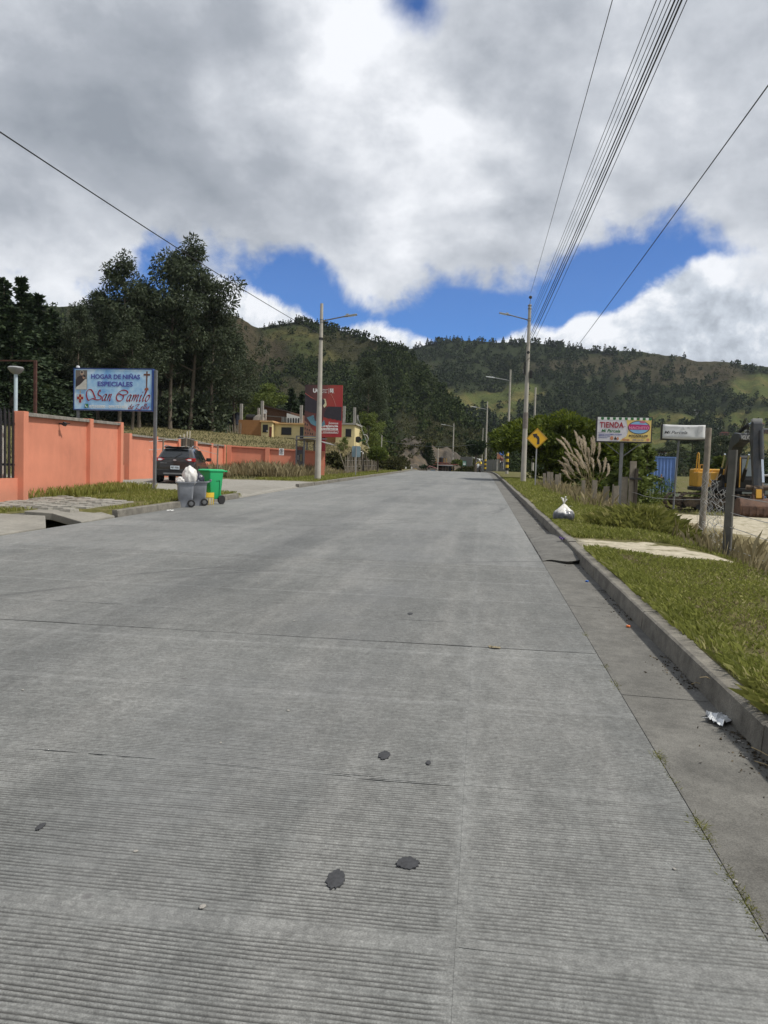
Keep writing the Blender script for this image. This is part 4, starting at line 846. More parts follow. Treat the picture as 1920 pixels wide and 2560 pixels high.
M_RUST = mat('rusty_iron', (0.075, 0.030, 0.022), 0.9, 0.4, 9); MB().span((-.05, -.05, -.3), (.05, .05, rpz)).build('post', M_RUST, rp_); MB().span((-4.5, -.02, rpz - .05), (-.05, .02, rpz)).build('top_bar', M_RUST, rp_)
# barbed wire and thin garden posts behind the near wall
gw = []
for k, (px, py, zt_) in enumerate([(158, 912, 880), (176, 906, 872), (236, 908, 866), (262, 912, 880), (352, 920, 900), (402, 930, 880), (470, 945, 860)]):
    p = base(px, py, 33 + k * 1.5); o = thing('garden_post', ['thin grey post under the left end of the blue sign', 'grey stake just right of the post under the blue sign', 'grey stake behind the wall under the blue sign middle', 'short grey stake at the end of the near wall', 'thin post behind the set back wall', 'thin stake rising behind the set back wall', 'tall thin post behind the wall corner'][k], 'post', p); h = 1.9 + 0.2 * (k % 3)
    MB().tube([(0, 0, -.2), (0.03, 0, h)], [.05, .04], 6).build('post', M_WOOD, o); gw.append(p + Vector((0, 0, h - 0.1)))
for dz_ in (0, -0.45): tag(MB().tube([q + Vector((0, 0, dz_)) for q in gw], 0.012, 4).build('barbed_wire', M_GALV), ('upper' if dz_ == 0 else 'lower') + ' strand of thin wire strung behind the orange walls', 'wire')
# the set back wall, its plank gate and the far wall
b1, b2, b3 = Vector((-17.1, 34.1, 0)), Vector((-17.4, 41.0, 0)), Vector((-17.45, 43.4, 0)); b4, b5 = Vector((-17.5, 49.0, 0)), Vector((-10.75, 50.3, 0))
zw = 3.22
wall_run('boundary_wall', 'set back salmon wall left of the plank gate, behind the dark car', b1, b2, zw - .05, zw, [0.15, 3.4, (b2 - b1).length - .15], pier_w=0.3)
wall_run('boundary_wall', 'salmon wall between the plank gate and the wall corner', b3, b4, zw, zw + .02, [0.15, 2.9, (b4 - b3).length - .2], pier_w=0.3)
wall_run('boundary_wall', 'far salmon wall crossing behind the tall dry grass and the bus shelter', b4 + Vector((0.18, 0, 0)), b5, zw + .02, zw - 0.2, [0.15, 2.75, (b5 - b4).length - .35], pier_w=0.3, cap=M_SALMON)
gt = thing('plank_gate', 'dark gate of upright planks between the salmon walls', 'gate', (b2.x, b2.y, gz(b2.x, b2.y)), pi / 2)
for i in range(12):
    MB().span((0.02 + i * .2, 0.02 + .01 * (i % 3), -.3), (0.205 + i * .2, 0.06 + .01 * (i % 3), zw - gz(b2.x, b2.y) + 0.15 + 0.04 * (i % 2))).build('plank', M_DKWOOD, gt)
for i, (x, h) in enumerate([(498, 893), (506, 884), (512, 872), (517, 868)]):
    pass
for i, (px, ty) in enumerate([(390, 940), (397, 937), (403, 931), (408, 930)]):
    p = base(px, 958, 47.5 + .2 * i); o = tag(MB().tube([(0, 0, -.2), (.03 * i - .03, 0, at(px, ty, 47.5).z - p.z)], .045, 6).build('pale_stake', mat('pale_stake_wood', (0.50, 0.46, 0.36), 0.8, 0.15)), 'pale stake standing behind the dark plank gate', 'stake', 'pale stakes behind the gate'); o.location = p
p0 = Vector((-17.25, 32.9, gz(-17.2, 33.0))); bg = thing('bar_gate', 'narrow black barred gate at the gap after the near wall', 'gate', p0, pi / 2)
for i in range(5): MB().span((i * .22, 0, .75), (i * .22 + .09, .03, 2.35)).build('bar', M_BLACK, bg)
MB().span((-.3, -.02, .82), (1.1, -.003, .9)).build('rail', M_BLACK, bg); MB().span((-.3, -.06, -.4), (1.15, .12, .74)).build('low_wall', M_SALMON, bg)

# ------------------------------------------------------------------ blue sign board
M_SIGNBLUE = bpy.data.materials.new('sky_print'); M_SIGNBLUE.use_nodes = True; _t = NT(M_SIGNBLUE.node_tree)
_p = _t.n('ShaderNodeTexCoord').outputs['Object']; _c = _t.ramp(_t.noise(_p, 1.3, 6, 0.6, 0.4), [(0.36, (0.17, 0.38, 0.70)), (0.52, (0.38, 0.60, 0.82)), (0.68, (0.70, 0.80, 0.88))])
M_SIGNBLUE.node_tree.links.new(_c, M_SIGNBLUE.node_tree.nodes['Principled BSDF'].inputs['Base Color']); M_SIGNBLUE.node_tree.nodes['Principled BSDF'].inputs['Roughness'].default_value = 0.45
M_INDIGO = mat('indigo_print', (0.075, 0.085, 0.36), 0.5, 0.06); M_CRIMSON = mat('crimson_print', (0.30, 0.018, 0.030), 0.5, 0.06); M_WHITE = mat('white_print', (0.78, 0.78, 0.76), 0.5, 0.04); M_NAVY = mat('navy_paint', (0.02, 0.05, 0.19), 0.5, 0.2)
M_BROWNP = mat('brown_print', (0.13, 0.045, 0.022), 0.5, 0.1); M_SKIN = mat('skin_print', (0.48, 0.30, 0.21), 0.5, 0.05); M_DKPRINT = mat('dark_print', (0.035, 0.025, 0.026), 0.5, 0.1); M_GREENP = mat('green_print', (0.035, 0.17, 0.05), 0.5, 0.08); M_GOLD = mat('gold_print', (0.55, 0.36, 0.10), 0.5, 0.1)
pS = on(331, 1057); zS = float((np.array(pS) - CAMP) @ _f); kS = zS / (1598 * 6.9125 * VS)
sgn = thing('sign_board', 'blue sky printed sign board of the girls home on a grey post', 'sign', pS)
z_b = at(331, 887, zS).z - pS.z
def S3(x, y): return ((x - 1568) * kS, z_b + (862 - y) * kS)
(x0, z0), (x1, z1) = S3(108, 862), S3(1520, 172)
MB().span((x0, -0.02, z0), (x1, 0.18, z1)).build('panel', M_SIGNBLUE, sgn)
fr = MB(); fr.span((x0 - .04, -.035, z0 - .04), (x1 + .04, .20, z0 - .002)).span((x0 - .04, -.035, z1 + .002), (x1 + .04, .20, z1 + .04)).span((x0 - .04, -.035, z0 - .002), (x0 - .002, .20, z1 + .002)).span((x1 + .002, -.035, z0 - .002), (x1 + .04, .20, z1 + .002)).build('frame', M_NAVY, sgn)
MB().span((-.055, .05, -.4), (.055, .16, z1)).build('post', M_STEEL, sgn, bevel=.008); MB().span((x0 + .05, .05, -1.2), (x0 + .14, .14, z0 - .05)).build('post', M_STEEL, sgn)
MB().lathe([(.02, 0), (.07, .02), (.07, .08), (.02, .10)], 10, (x0 + .1, .05, z1 + .04)).build('spotlight', M_LENS, sgn, True)
FY = -0.024
def L3(body, xa, xb, yt, yb, m, **k): (a, za), (b, zb__) = S3(xa, yb), S3(xb, yt); return lettering(sgn, body, a, b, za, zb__, FY, m, **k)
L3('HOGAR DE NIÑAS', 415, 1308, 240, 338, M_INDIGO, weight=.03); L3('ESPECIALES', 535, 1178, 382, 466, M_INDIGO, weight=.03)
L3('072105000 - 0991752401', 385, 1060, 788, 838, M_WHITE, weight=.035)
def poly3(name, pts, m, off=0.0): return flat(name, [[S3(*q) for q in pts]], FY - off, m, sgn)
# generic devotional picture at the top left
poly3('picture', [(128, 192), (340, 192), (340, 524), (128, 524)], mat('sepia_print', (0.16, 0.135, 0.115), 0.5, 0.1))
hal = poly3('picture_figure', [(130, 485), (135, 370), (165, 310), (215, 285), (262, 290), (300, 335), (290, 430), (200, 500)], M_DKPRINT, .005); flat('picture_halo', [[S3(*q) for q in ellipse(246, 238, 36, 42)]], FY - .005, mat('halo_print', (0.42, 0.37, 0.29), 0.5, 0.1), sgn)
flat('picture_face', [[S3(*q) for q in ellipse(246, 252, 20, 30)], [S3(*q) for q in ellipse(282, 310, 22, 32)]], FY - .010, M_SKIN, sgn); flat('picture_hair', [[S3(*q) for q in ellipse(246, 226, 22, 17)], [S3(*q) for q in ellipse(292, 292, 22, 18, rot=.6)]], FY - .015, M_DKPRINT, sgn)
poly3('picture_cloth', [(130, 524), (150, 480), (215, 440), (262, 395), (300, 355), (336, 345), (338, 524)], mat('cloth_print', (0.55, 0.53, 0.48), 0.5, 0.15, 9), .012)
# emblem with a red cross, wooden cross at the right
flat('emblem_shield', [[S3(*q) for q in ((150, 605), (285, 605), (282, 700), (216, 770), (152, 700))]], FY, mat('shield_print', (0.50, 0.55, 0.58), 0.5, 0.1), sgn); flat('emblem_cross', [[S3(*q) for q in ((198, 610), (236, 610), (236, 650), (275, 650), (275, 695), (236, 695), (236, 752), (198, 752), (198, 695), (160, 695), (160, 650), (198, 650))]], FY - .005, M_CRIMSON, sgn); flat('emblem_centre', [[S3(*q) for q in ellipse(217, 672, 17, 16)], [S3(*q) for q in ((212, 540), (222, 540), (222, 600), (212, 600))]], FY - .009, M_GOLD, sgn)
flat('cross', [[S3(*q) for q in ((1422, 202), (1444, 202), (1446, 242), (1488, 242), (1488, 274), (1444, 274), (1440, 486), (1420, 486), (1420, 274), (1374, 274), (1374, 242), (1422, 242))]], FY, M_BROWNP, sgn); flat('cross_base', [[S3(*q) for q in ((1400, 486), (1460, 486), (1468, 524), (1390, 524))]], FY - .002, mat('terracotta_print', (0.30, 0.09, 0.04), 0.5, 0.1), sgn)
flat('phone_icon', [[S3(*q) for q in ((302, 772), (366, 772), (366, 840), (302, 840))]], FY, M_GREENP, sgn); mb = MB(); pen(mb, [S3(318, 785), S3(318, 808), S3(335, 826), S3(352, 826)], 11 * kS, FY - .005, thin=.8); mb.build('phone_icon', M_WHITE, sgn)
# brush script
GL = {'a': [[(.85, .75), (.55, 1.0), (.12, .75), (.05, .25), (.3, 0), (.62, .3), (.86, .98)], [(.86, .98), (.74, .25), (.86, 0), (1.05, .15)]], 'n': [[(.05, .8), (.2, 1.0), (.14, .4), (.1, 0)], [(.12, .3), (.45, .9), (.72, .95), (.68, .4), (.74, 0), (1.0, .2)]],
      'm': [[(.03, .8), (.12, 1.0), (.09, .4), (.06, 0)], [(.08, .3), (.28, .9), (.46, .95), (.44, .4), (.42, 0)], [(.44, .3), (.66, .9), (.86, .95), (.82, .4), (.86, 0), (1.02, .2)]], 'i': [[(.1, .7), (.5, 1.0), (.36, .3), (.55, 0), (.95, .2)], [(.55, 1.35), (.68, 1.5)]],
      'l': [[(.1, .3), (.6, 1.1), (.9, 1.95), (.6, 1.9), (.4, .7), (.45, .05), (.95, .2)]], 'o': [[(.65, .98), (.25, .9), (.05, .35), (.35, 0), (.75, .3), (.85, .8), (.6, 1.0), (.5, .8)]], 'd': [[(.75, .75), (.45, 1.0), (.08, .6), (.1, .1), (.4, 0), (.7, .4), (.95, 1.9)], [(.9, 1.5), (.72, .2), (.9, 0), (1.1, .15)]],
      'e': [[(.12, .45), (.6, .6), (.72, .85), (.45, 1.0), (.1, .6), (.15, .12), (.5, 0), (.9, .25)]], 's': [[(.1, .2), (.5, .95), (.75, .9), (.55, .5), (.6, .15), (.3, 0), (.1, .12)]]}
def script(word, x, yb, xh, wd, pitch, m, name, slant=0.32):
    mb = MB()
    for ch in word:
        for st in GL[ch]: pen(mb, [S3(x + u * pitch * (1.25 if ch == 'm' else .5 if ch in 'il' else .8) + v * xh * slant, yb - v * xh) for u, v in st], wd * kS, FY, thin=.28)
        x += pitch * (1.4 if ch == 'm' else .62 if ch in 'il' else .98)
    mb.build(name, m, sgn)
mb = MB(); mc = MB()
pen(mb, [S3(*q) for q in ((585, 560), (575, 530), (548, 575), (556, 620), (602, 640), (590, 690), (520, 700), (440, 680), (370, 710), (340, 660), (332, 600), (352, 540), (410, 526), (450, 570), (500, 680))], 26 * kS, FY, thin=.25)
mb.build('script_lettering', M_CRIMSON, sgn); mb = mc; pen(mb, [S3(*q) for q in ((905, 622), (930, 590), (985, 610), (1060, 600), (1090, 570), (1060, 535), (985, 530), (912, 580), (882, 650), (900, 705), (950, 712), (990, 690), (1010, 645), (1000, 620))], 26 * kS, FY, thin=.25); mb.build('script_lettering', M_CRIMSON, sgn)
script('an', 612, 712, 112, 24, 92, M_CRIMSON, 'script_lettering'); script('amilo', 1062, 716, 112, 24, 92, M_CRIMSON, 'script_lettering')
script('de', 1100, 846, 48, 16, 52, M_CRIMSON, 'script_lettering'); mb = MB(); pen(mb, [S3(*q) for q in ((1228, 790), (1262, 770), (1300, 768), (1270, 800), (1240, 845), (1225, 850), (1260, 842), (1322, 858), (1340, 840))], 15 * kS, FY, thin=.3); mb.build('script_lettering', M_CRIMSON, sgn); script('ellis', 1322, 846, 46, 15, 42, M_CRIMSON, 'script_lettering')

# ------------------------------------------------------------------ bins and rubbish on the left
def rrect(hx, hy, r, n=4):
    out = []
    for k, (sx, sy) in enumerate(((1, 1), (-1, 1), (-1, -1), (1, -1))):
        for i in range(n + 1):
            a = k * pi / 2 + pi / 2 * i / n; out.append((sx * (hx - r) + r * cos(a), sy * (hy - r) + r * sin(a)))
    return out
def loft(mb, levels, n=4, cap0=True, cap1=True):
    b = len(mb.v); k = 4 * (n + 1)
    for z, hx, hy, r, ox, oy in levels: mb.v += [(x + ox, y + oy, z) for x, y in rrect(hx, hy, r, n)]
    for i in range(len(levels) - 1):
        for j in range(k): j2 = (j + 1) % k; mb.f.append((b + i * k + j, b + i * k + j2, b + (i + 1) * k + j2, b + (i + 1) * k + j))
    if cap0: mb.f.append(tuple(b + j for j in range(k))[::-1])
    if cap1: mb.f.append(tuple(b + (len(levels) - 1) * k + j for j in range(k)))
    return mb
M_GREYBIN = mat('grey_bin_plastic', (0.25, 0.265, 0.295), 0.5, 0.12, 4, dirt=(0.15, 0.155, 0.165)); M_GREENBIN = mat('green_bin_plastic', (0.020, 0.37, 0.13), 0.4, 0.08, 3); M_GREENDK = mat('green_bin_rim', (0.018, 0.40, 0.145), 0.4, 0.08, 3); M_TYRE = mat('black_rubber', (0.018, 0.018, 0.019), 0.8, 0.3, 9)
def wheel(mb, c, r, wd, n=20): return mb.lathe([(r * .55, -wd / 2), (r * .92, -wd / 2), (r, -wd * .3), (r, wd * .3), (r * .92, wd / 2), (r * .55, wd / 2)], n, c, Matrix.Rotation(pi / 2, 4, 'Y').to_3x3())
def grey_bin(loc, rz, label):
    t = thing('wheelie_bin', label, 'bin', loc, rz, 'grey wheeled bins at the kerb'); t.scale = (.80, .80, .80)
    m = MB(); loft(m, [(0, .235, .23, .07, 0, 0), (.30, .255, .25, .08, 0, 0), (.31, .262, .257, .08, 0, 0), (.78, .285, .285, .09, 0, 0), (.86, .30, .31, .09, 0, 0), (.88, .31, .325, .09, 0, 0)], cap1=False); loft(m, [(.88, .28, .295, .08, 0, 0), (.5, .26, .25, .08, 0, 0)], cap0=False); m.build('bin_body', M_GREYBIN, t, True)
    m = MB(); loft(m, [(.86, .335, .345, .10, 0, 0), (.90, .34, .35, .10, 0, 0)], cap0=False, cap1=False); loft(m, [(.90, .34, .35, .1, 0, 0), (.90, .28, .29, .08, 0, 0), (.86, .28, .29, .08, 0, 0), (.86, .335, .345, .10, 0, 0)], cap0=False, cap1=False); m.build('rim', M_GREYBIN, t, True)
    for x in (-.2, .2): MB().tube([(x, .30, .87), (x, .42, .90), (x, .44, .96)], .022, 8).build('handle_bracket', M_GREYBIN, t, True)
    MB().tube([(-.27, .44, .96), (.27, .44, .96)], .022, 8).build('handle', M_GREYBIN, t, True)
    for x in (-.27, .27):
        wm = MB(); wheel(wm, (x, .20, .135), .135, .07); q = wm.build('wheel', M_TYRE, t, True); hb = MB().lathe([(.02, -.045), (.075, -.04), (.075, .04), (.02, .045)], 14, (x, .20, .135), Matrix.Rotation(pi / 2, 4, 'Y').to_3x3()).build('hub', M_STEEL, q, True)
    MB().tube([(-.27, .2, .135), (.27, .2, .135)], .016, 8).build('axle', M_STEEL, t); return t
gbA, gbB, gbC = on(400, 1095), on(424, 1092), on(453, 1089)
gbA.z = float(zr(gbA.y)); gbB.z = float(zr(gbB.y)); gbC.z = float(zr(gbC.y))
g1 = grey_bin(gbA, radians(-66), 'front grey wheeled bin at the kerb, heaped with white rubbish bags'); g2 = grey_bin(gbB + Vector((0.02, 0.1, 0)), radians(-64), 'second grey wheeled bin half hidden behind the front one')
t = thing('wheelie_bin', 'tall bright green wheeled bin with its lid closed', 'bin', gbC + Vector((0, .1, 0)), radians(-28))
m = MB(); loft(m, [(.16, .19, .20, .03, 0, 0), (.20, .21, .215, .04, 0, 0), (1.0, .255, .275, .04, 0, .0)]); m.build('bin_body', M_GREENBIN, t, True, bevel=.004)
m = MB(); loft(m, [(.0, .17, .10, .02, 0, -.12), (.2, .17, .10, .02, 0, -.12)]); m.build('foot', mat('dark_green_plastic', (0.012, 0.20, 0.08), 0.5, 0.1), t, True)
m = MB(); loft(m, [(1.0, .275, .31, .04, 0, .0), (1.035, .285, .32, .05, 0, .0), (1.065, .26, .29, .06, 0, .0), (1.075, .19, .22, .06, 0, .0)]); m.build('lid', M_GREENDK, t, True)
for x in (-.20, .20): MB().box((x, .355, 1.02), (.07, .12, .05)).build('hinge', M_GREENDK, t, bevel=.008)
MB().tube([(-.25, .41, 1.02), (.25, .41, 1.02)], .02, 8).build('handle', M_GREENDK, t, True)
MB().tube([(.245, -.02, .72), (.25, .10, .74), (.242, .13, .70), (.222, .13, .2)], .012, 6).build('side_rib', mat('green_bin_dark_rib', (0.012, 0.24, 0.09), 0.5, 0.1), t, True)  # side rib in a darker green than the body
for x in (-.25, .25): wm = MB(); wheel(wm, (x, .20, .14), .14, .06); wm.build('wheel', M_TYRE, t, True); MB().box((x * .78, .17, .2), (.04, .12, .2)).build('wheel_bracket', M_GREENBIN, t)
def bag(name, label, loc, rad, seed, m, tie=True, cat='rubbish bag', squash=1.0, rz=0.0):
    bm = bmesh.new(); bmesh.ops.create_icosphere(bm, subdivisions=4, radius=1.0)
    for v in bm.verts:
        d = v.co.normalized(); az_ = atan2(d.y, d.x); n = fbm(d.x * 2.2 + seed, d.y * 2.2 + d.z * 1.7, seed, 4) - .5; crease = abs(float(fbm(az_ * 2.4 + seed, d.z * 1.1, seed + 5, 3)) - .5)
        r = 1 + 0.42 * float(n) - 0.35 * crease
        if d.z < -0.3: r *= 1.0
        x, y, z = d.x * r * rad[0], d.y * r * rad[1], d.z * r * rad[2]
        if tie and d.z > 0.55: k = min(1, (d.z - .55) / .42); x *= 1 - .75 * k; y *= 1 - .75 * k; z += rad[2] * .25 * k
        v.co = (x, y, max(z, -rad[2] * .82))
    if tie:
        for i in range(3): pass
    zmin = min(v.co.z for v in bm.verts)
    for v in bm.verts: v.co.z -= zmin
    me = bpy.data.meshes.new(name); bm.to_mesh(me); bm.free(); me.polygons.foreach_set('use_smooth', [True] * len(me.polygons))
    root = thing(name, label, cat, loc, rz); link('bag_body', me, m, root)
    if tie:
        h = max(v.co.z for v in me.vertices); mb = MB()
        for k in range(4): a = k * 1.57 + .4; mb.tube([(0, 0, h - .03), (cos(a) * .02, sin(a) * .02, h + .03), (cos(a) * .07, sin(a) * .07, h + .09 + .02 * k)], [.018, .012, .02], 6)
        mb.build('knot', m, root, True)
    return root
M_BAGW = mat('white_plastic_bag', (0.68, 0.66, 0.63), 0.35, 0.10, 7, 0.02, 8); M_BAGG = mat('dark_bag_contents', (0.30, 0.31, 0.33), 0.35, 0.5, 4, 0.02, 8, dirt=(0.10, 0.105, 0.115), dscale=3.5)
bag('rubbish_bag', 'big white rubbish bag sitting on top of the front grey bin', gbA + Vector((.12, .03, .62)), (.21, .20, .32), 3, M_BAGW, False)
bag('rubbish_bag', 'small white rubbish bag poking out of the front grey bin', gbA + Vector((-.10, -.04, .60)), (.16, .16, .15), 5, M_BAGW, False)
bag('rubbish_bag', 'dark blue black rubbish bag in the second grey bin', gbB + Vector((0.03, .05, .60)), (.19, .18, .20), 7, mat('dark_bag', (0.03, 0.032, 0.05), 0.35, 0.2), False)
M_YEL = mat('yellow_plastic', (0.70, 0.47, 0.04), 0.5, 0.1); M_CLEAR = mat('milky_plastic', (0.46, 0.43, 0.33), 0.4, 0.12, 6)
p = on(441, 1090); p.z = float(zr(p.y)); t = thing('plastic_drum', 'open drum with a yellow rim and milky sides between the bins', 'drum', p + Vector((.10, -.05, 0)))
MB().lathe([(.17, 0), (.19, .03), (.20, .22), (.20, .235)], 20).build('drum_body', M_CLEAR, t, True); MB().lathe([(.205, .225), (.212, .23), (.215, .37), (.19, .37), (.19, .24)], 20).build('rim', M_YEL, t, True)
for k in range(14): a = k * 2 * pi / 14; MB().tube([(cos(a) * .203, sin(a) * .203, .01), (cos(a) * .208, sin(a) * .208, .225)], .006, 5).build('rib', M_YEL, t)
t = thing('toy_drum', 'blue and white round drum head leaning behind the yellow rimmed drum', 'lid', p + Vector((.02, .20, .42)), .2)
MB().lathe([(.02, -.012), (.16, -.012), (.17, 0), (.16, .012), (.02, .012)], 20, (0, 0, 0), Matrix.Rotation(radians(80), 3, 'X')).build('lid_rim', M_WHITE, t, True); MB().lathe([(.02, -.016), (.12, -.016), (.12, .016), (.02, .016)], 18, (0, 0, 0), Matrix.Rotation(radians(80), 3, 'X')).build('lid_centre', mat('blue_plastic', (0.03, 0.12, 0.42), 0.4, 0.1), t, True)

# ------------------------------------------------------------------ car
M_CAR = mat('dark_brown_car_paint', (0.040, 0.035, 0.031), 0.28, 0.05, 2, metal=0.3, coat=0.6); M_GLASS = glassmat('dark_car_glass', (0.018, 0.021, 0.024), 0.06); M_TRIM = mat('black_trim', (0.014, 0.014, 0.015), 0.6, 0.2); M_RED = glassmat('red_lamp', (0.33, 0.012, 0.016), 0.15); M_CHROME = mat('silver_trim', (0.62, 0.63, 0.64), 0.25, 0.05, metal=0.9)
pC = on(397, 1041); car = thing('parked_car', 'dark brown sport utility car parked on the driveway, seen from behind', 'car', pC, radians(12))
st = [(-2.20, .78, .50, .95, 1.02, .62), (-2.17, .87, .36, 1.03, 1.10, .66), (-2.08, .905, .30, 1.06, 1.20, .68), (-1.86, .915, .28, 1.06, 1.45, .66), (-1.62, .92, .27, 1.06, 1.585, .65), (-.9, .925, .26, 1.04, 1.655, .645), (-.1, .925, .26, 1.01, 1.655, .64), (.45, .925, .26, .99, 1.59, .62), (.9, .92, .27, .97, 1.30, .66), (1.25, .915, .28, .95, 1.05, .70), (1.8, .89, .30, .88, .94, .66), (2.1, .80, .36, .76, .80, .55), (2.2, .66, .44, .66, .69, .45)]
mb = MB()
for y, hw, zl, zb_, zt_, hwt in st:
    half = [(hw * .80, zl), (hw * .97, zl + .07), (hw, zl + .26), (hw * 1.0, (zl + zb_) / 2 + .12), (hw * .965, zb_), (hwt + .03, zt_ - .10 if zt_ - zb_ > .15 else zb_ + (zt_ - zb_) * .5), (hwt - .05, zt_ - .02), (hwt * .5, zt_ + .015)]
    mb.v += [(x, y, z) for x, z in half] + [(-x, y, z) for x, z in half[::-1]]
n = 16
for i in range(len(st) - 1):
    for j in range(n): j2 = (j + 1) % n; mb.f.append((i * n + j, i * n + j2, (i + 1) * n + j2, (i + 1) * n + j))
mb.f += [tuple(range(n))[::-1], tuple((len(st) - 1) * n + j for j in range(n))]; mb.build('body', M_CAR, car, True, sub=1)
def quadp(name, pts, m, parent, th=.012, bev=0.0):
    a, b, c, d = [Vector(q) for q in pts]; nrm = (b - a).cross(d - a).normalized(); mb = MB(); mb.add([a, b, c, d, a - nrm * th, b - nrm * th, c - nrm * th, d - nrm * th], [(0, 1, 2, 3), (7, 6, 5, 4), (0, 4, 5, 1), (1, 5, 6, 2), (2, 6, 7, 3), (3, 7, 4, 0)]); return mb.build(name, m, parent, bevel=bev)
quadp('rear_window', [(-.64, -2.175, 1.13), (.64, -2.175, 1.13), (.54, -1.80, 1.53), (-.54, -1.80, 1.53)], M_GLASS, car, .05, .02)
MB().tube([(.0, -2.185, 1.145), (.28, -2.02, 1.37)], .012, 6).build('wiper', M_TRIM, car); MB().tube([(0, -1.3, 1.65), (0, -1.42, 1.80)], .008, 5).build('aerial', M_TRIM, car)
MB().box((0, -1.80, 1.59), (1.06, .26, .035), rx=-.25).build('spoiler', M_CAR, car, bevel=.012)
for s in (-1, 1):
    q = MB().prism([(s * .45, 1.055), (s * .60, .965), (s * .90, .955), (s * .905, 1.12), (s * .62, 1.115)], 'y', -2.225, -1.98).build('tail_light', M_RED, car, bevel=.012); MB().prism([(s * .53, 1.045), (s * .62, .995), (s * .74, .995), (s * .74, 1.07), (s * .62, 1.075)], 'y', -2.235, -2.20).build('lens', M_LENS, q)
    MB().box((s * .62, -2.185, .50), (.36, .06, .055)).build('reflector', M_RED, car, bevel=.01)
    MB().tube([(s * .63, -1.5, 1.62), (s * .63, -1.2, 1.70), (s * .62, .1, 1.69), (s * .61, .4, 1.63)], .02, 8).build('roof_rail', M_CHROME, car, True)
    for j, (y0, y1, t0, t1) in enumerate([(-1.62, -1.02, -1.42, -.95), (-.95, -.10, -.90, -.08), (-.02, .98, .0, .52)]):
        z1_ = 1.52 if j else 1.44; quadp('side_window', [(s * .905, y0, 1.085), (s * .905, y1, 1.07 if j < 2 else 1.02), (s * .705, t1, z1_), (s * .705, t0, z1_)] if s > 0 else [(s * .905, y1, 1.07 if j < 2 else 1.02), (s * .905, y0, 1.085), (s * .705, t0, z1_), (s * .705, t1, z1_)], M_GLASS, car, .05)
    mr = MB(); loft(mr, [(-.08, .10, .07, .04, 0, 0), (.0, .13, .09, .06, 0, 0), (.09, .11, .07, .05, 0, 0)]); o = mr.build('door_mirror', M_TRIM, car, True); o.location = (s * 1.06, .72, 1.10); MB().box((s * .97, .74, 1.06), (.14, .06, .04)).build('mirror_arm', M_TRIM, car)
    MB().span((s * .928, -.62, .86), (s * .952, -.42, .89)).build('door_handle', M_CAR, car); MB().span((s * .928, .28, .85), (s * .952, .48, .88)).build('door_handle', M_CAR, car); MB().span((s * .93, -1.0, .30), (s * .945, 1.0, .42)).build('sill', M_TRIM, car)
    for y in (-1.34, 1.32):
        wm = MB(); wheel(wm, (s * .82, y, .345), .345, .24, 28); q = wm.build('wheel', M_TYRE, car, True); MB().lathe([(.03, -.10), (.20, -.11), (.225, -.125), (.225, .125), (.20, .11), (.03, .10)], 20, (s * .83, y, .345), Matrix.Rotation(pi / 2, 4, 'Y').to_3x3()).build('rim', M_STEEL, q, True)
        MB().lathe([(.36, -.02), (.415, -.02), (.415, .02), (.36, .02)], 28, (s * .905, y, .36), Matrix.Rotation(pi / 2, 4, 'Y').to_3x3()).build('wheel_arch', M_TRIM, car, True)
mb = MB(); loft(mb, [(.30, .84, .10, .05, 0, -2.10), (.34, .90, .12, .06, 0, -2.12), (.56, .905, .13, .06, 0, -2.12), (.60, .88, .10, .05, 0, -2.10)]); mb.build('bumper', M_TRIM, car, True)
MB().box((0, -2.245, .40), (1.0, .03, .07)).build('skid_plate', M_STEEL, car, bevel=.008); MB().box((0, -2.225, .90), (1.1, .02, .02)).build('tailgate_seam', M_TRIM, car)
pl = MB().box((.02, -2.262, .68), (.40, .02, .16)).build('number_plate', mat('plate_white', (0.60, 0.67, 0.72), 0.5, 0.05), car); lettering(pl, 'PBT-7036', -.15, .19, .635, .725, -2.274, M_DKPRINT, weight=.02)
flat('badge', [ellipse(0, 1.015, .075, .036)], -2.205, M_CHROME, car, .02); lettering(car, 'SPORTAGE', -.62, -.34, .865, .895, -2.225, M_CHROME, weight=.02)

# ------------------------------------------------------------------ houses on the bank
M_OCHRE = mat('ochre_plaster', (0.30, 0.145, 0.055), 0.9, 0.1, 2); M_CREAM = mat('cream_plaster', (0.68, 0.57, 0.30), 0.9, 0.08, 2, dirt=(0.55, 0.47, 0.27), dscale=.8); M_PEACH = mat('peach_fascia', (0.55, 0.35, 0.17), 0.9, 0.1, 3); M_DARKWIN = mat('dark_window', (0.012, 0.013, 0.016), 0.45, 0.2); M_BRICK = mat('red_brick', (0.155, 0.085, 0.055), 0.95, 0.35, 5, 0.01, 30); M_ROOFDK = mat('old_roof_tile', (0.065, 0.048, 0.042), 0.95, 0.4, 6); M_DOOR = mat('brown_door', (0.14, 0.03, 0.02), 0.6, 0.2); M_CONC = mat('raw_concrete', (0.30, 0.285, 0.26), 0.95, 0.25, 4); M_WHITEP = mat('white_paint', (0.70, 0.70, 0.68), 0.6, 0.06)
kH = 95 / (1598 * 4.608 * VS); pH = at((560 + 165 / 4.608) / VS, (940 + 725 / 4.608) / VS, 95); zH = pH.z
house = thing('house', 'unfinished cream and ochre house with concrete columns rising from its flat roof', 'house', pH)
def H4(x, y): return ((x - 165) * kH, (728 - y) * kH)
def hspan(name, xa, xb, ya, yb, y0, y1, m, parent=None, **k):
    (a, za), (b, zb__) = H4(xa, yb), H4(xb, ya); return MB().span((a, y0, za), (b, y1, zb__)).build(name, m, parent or house, **k)
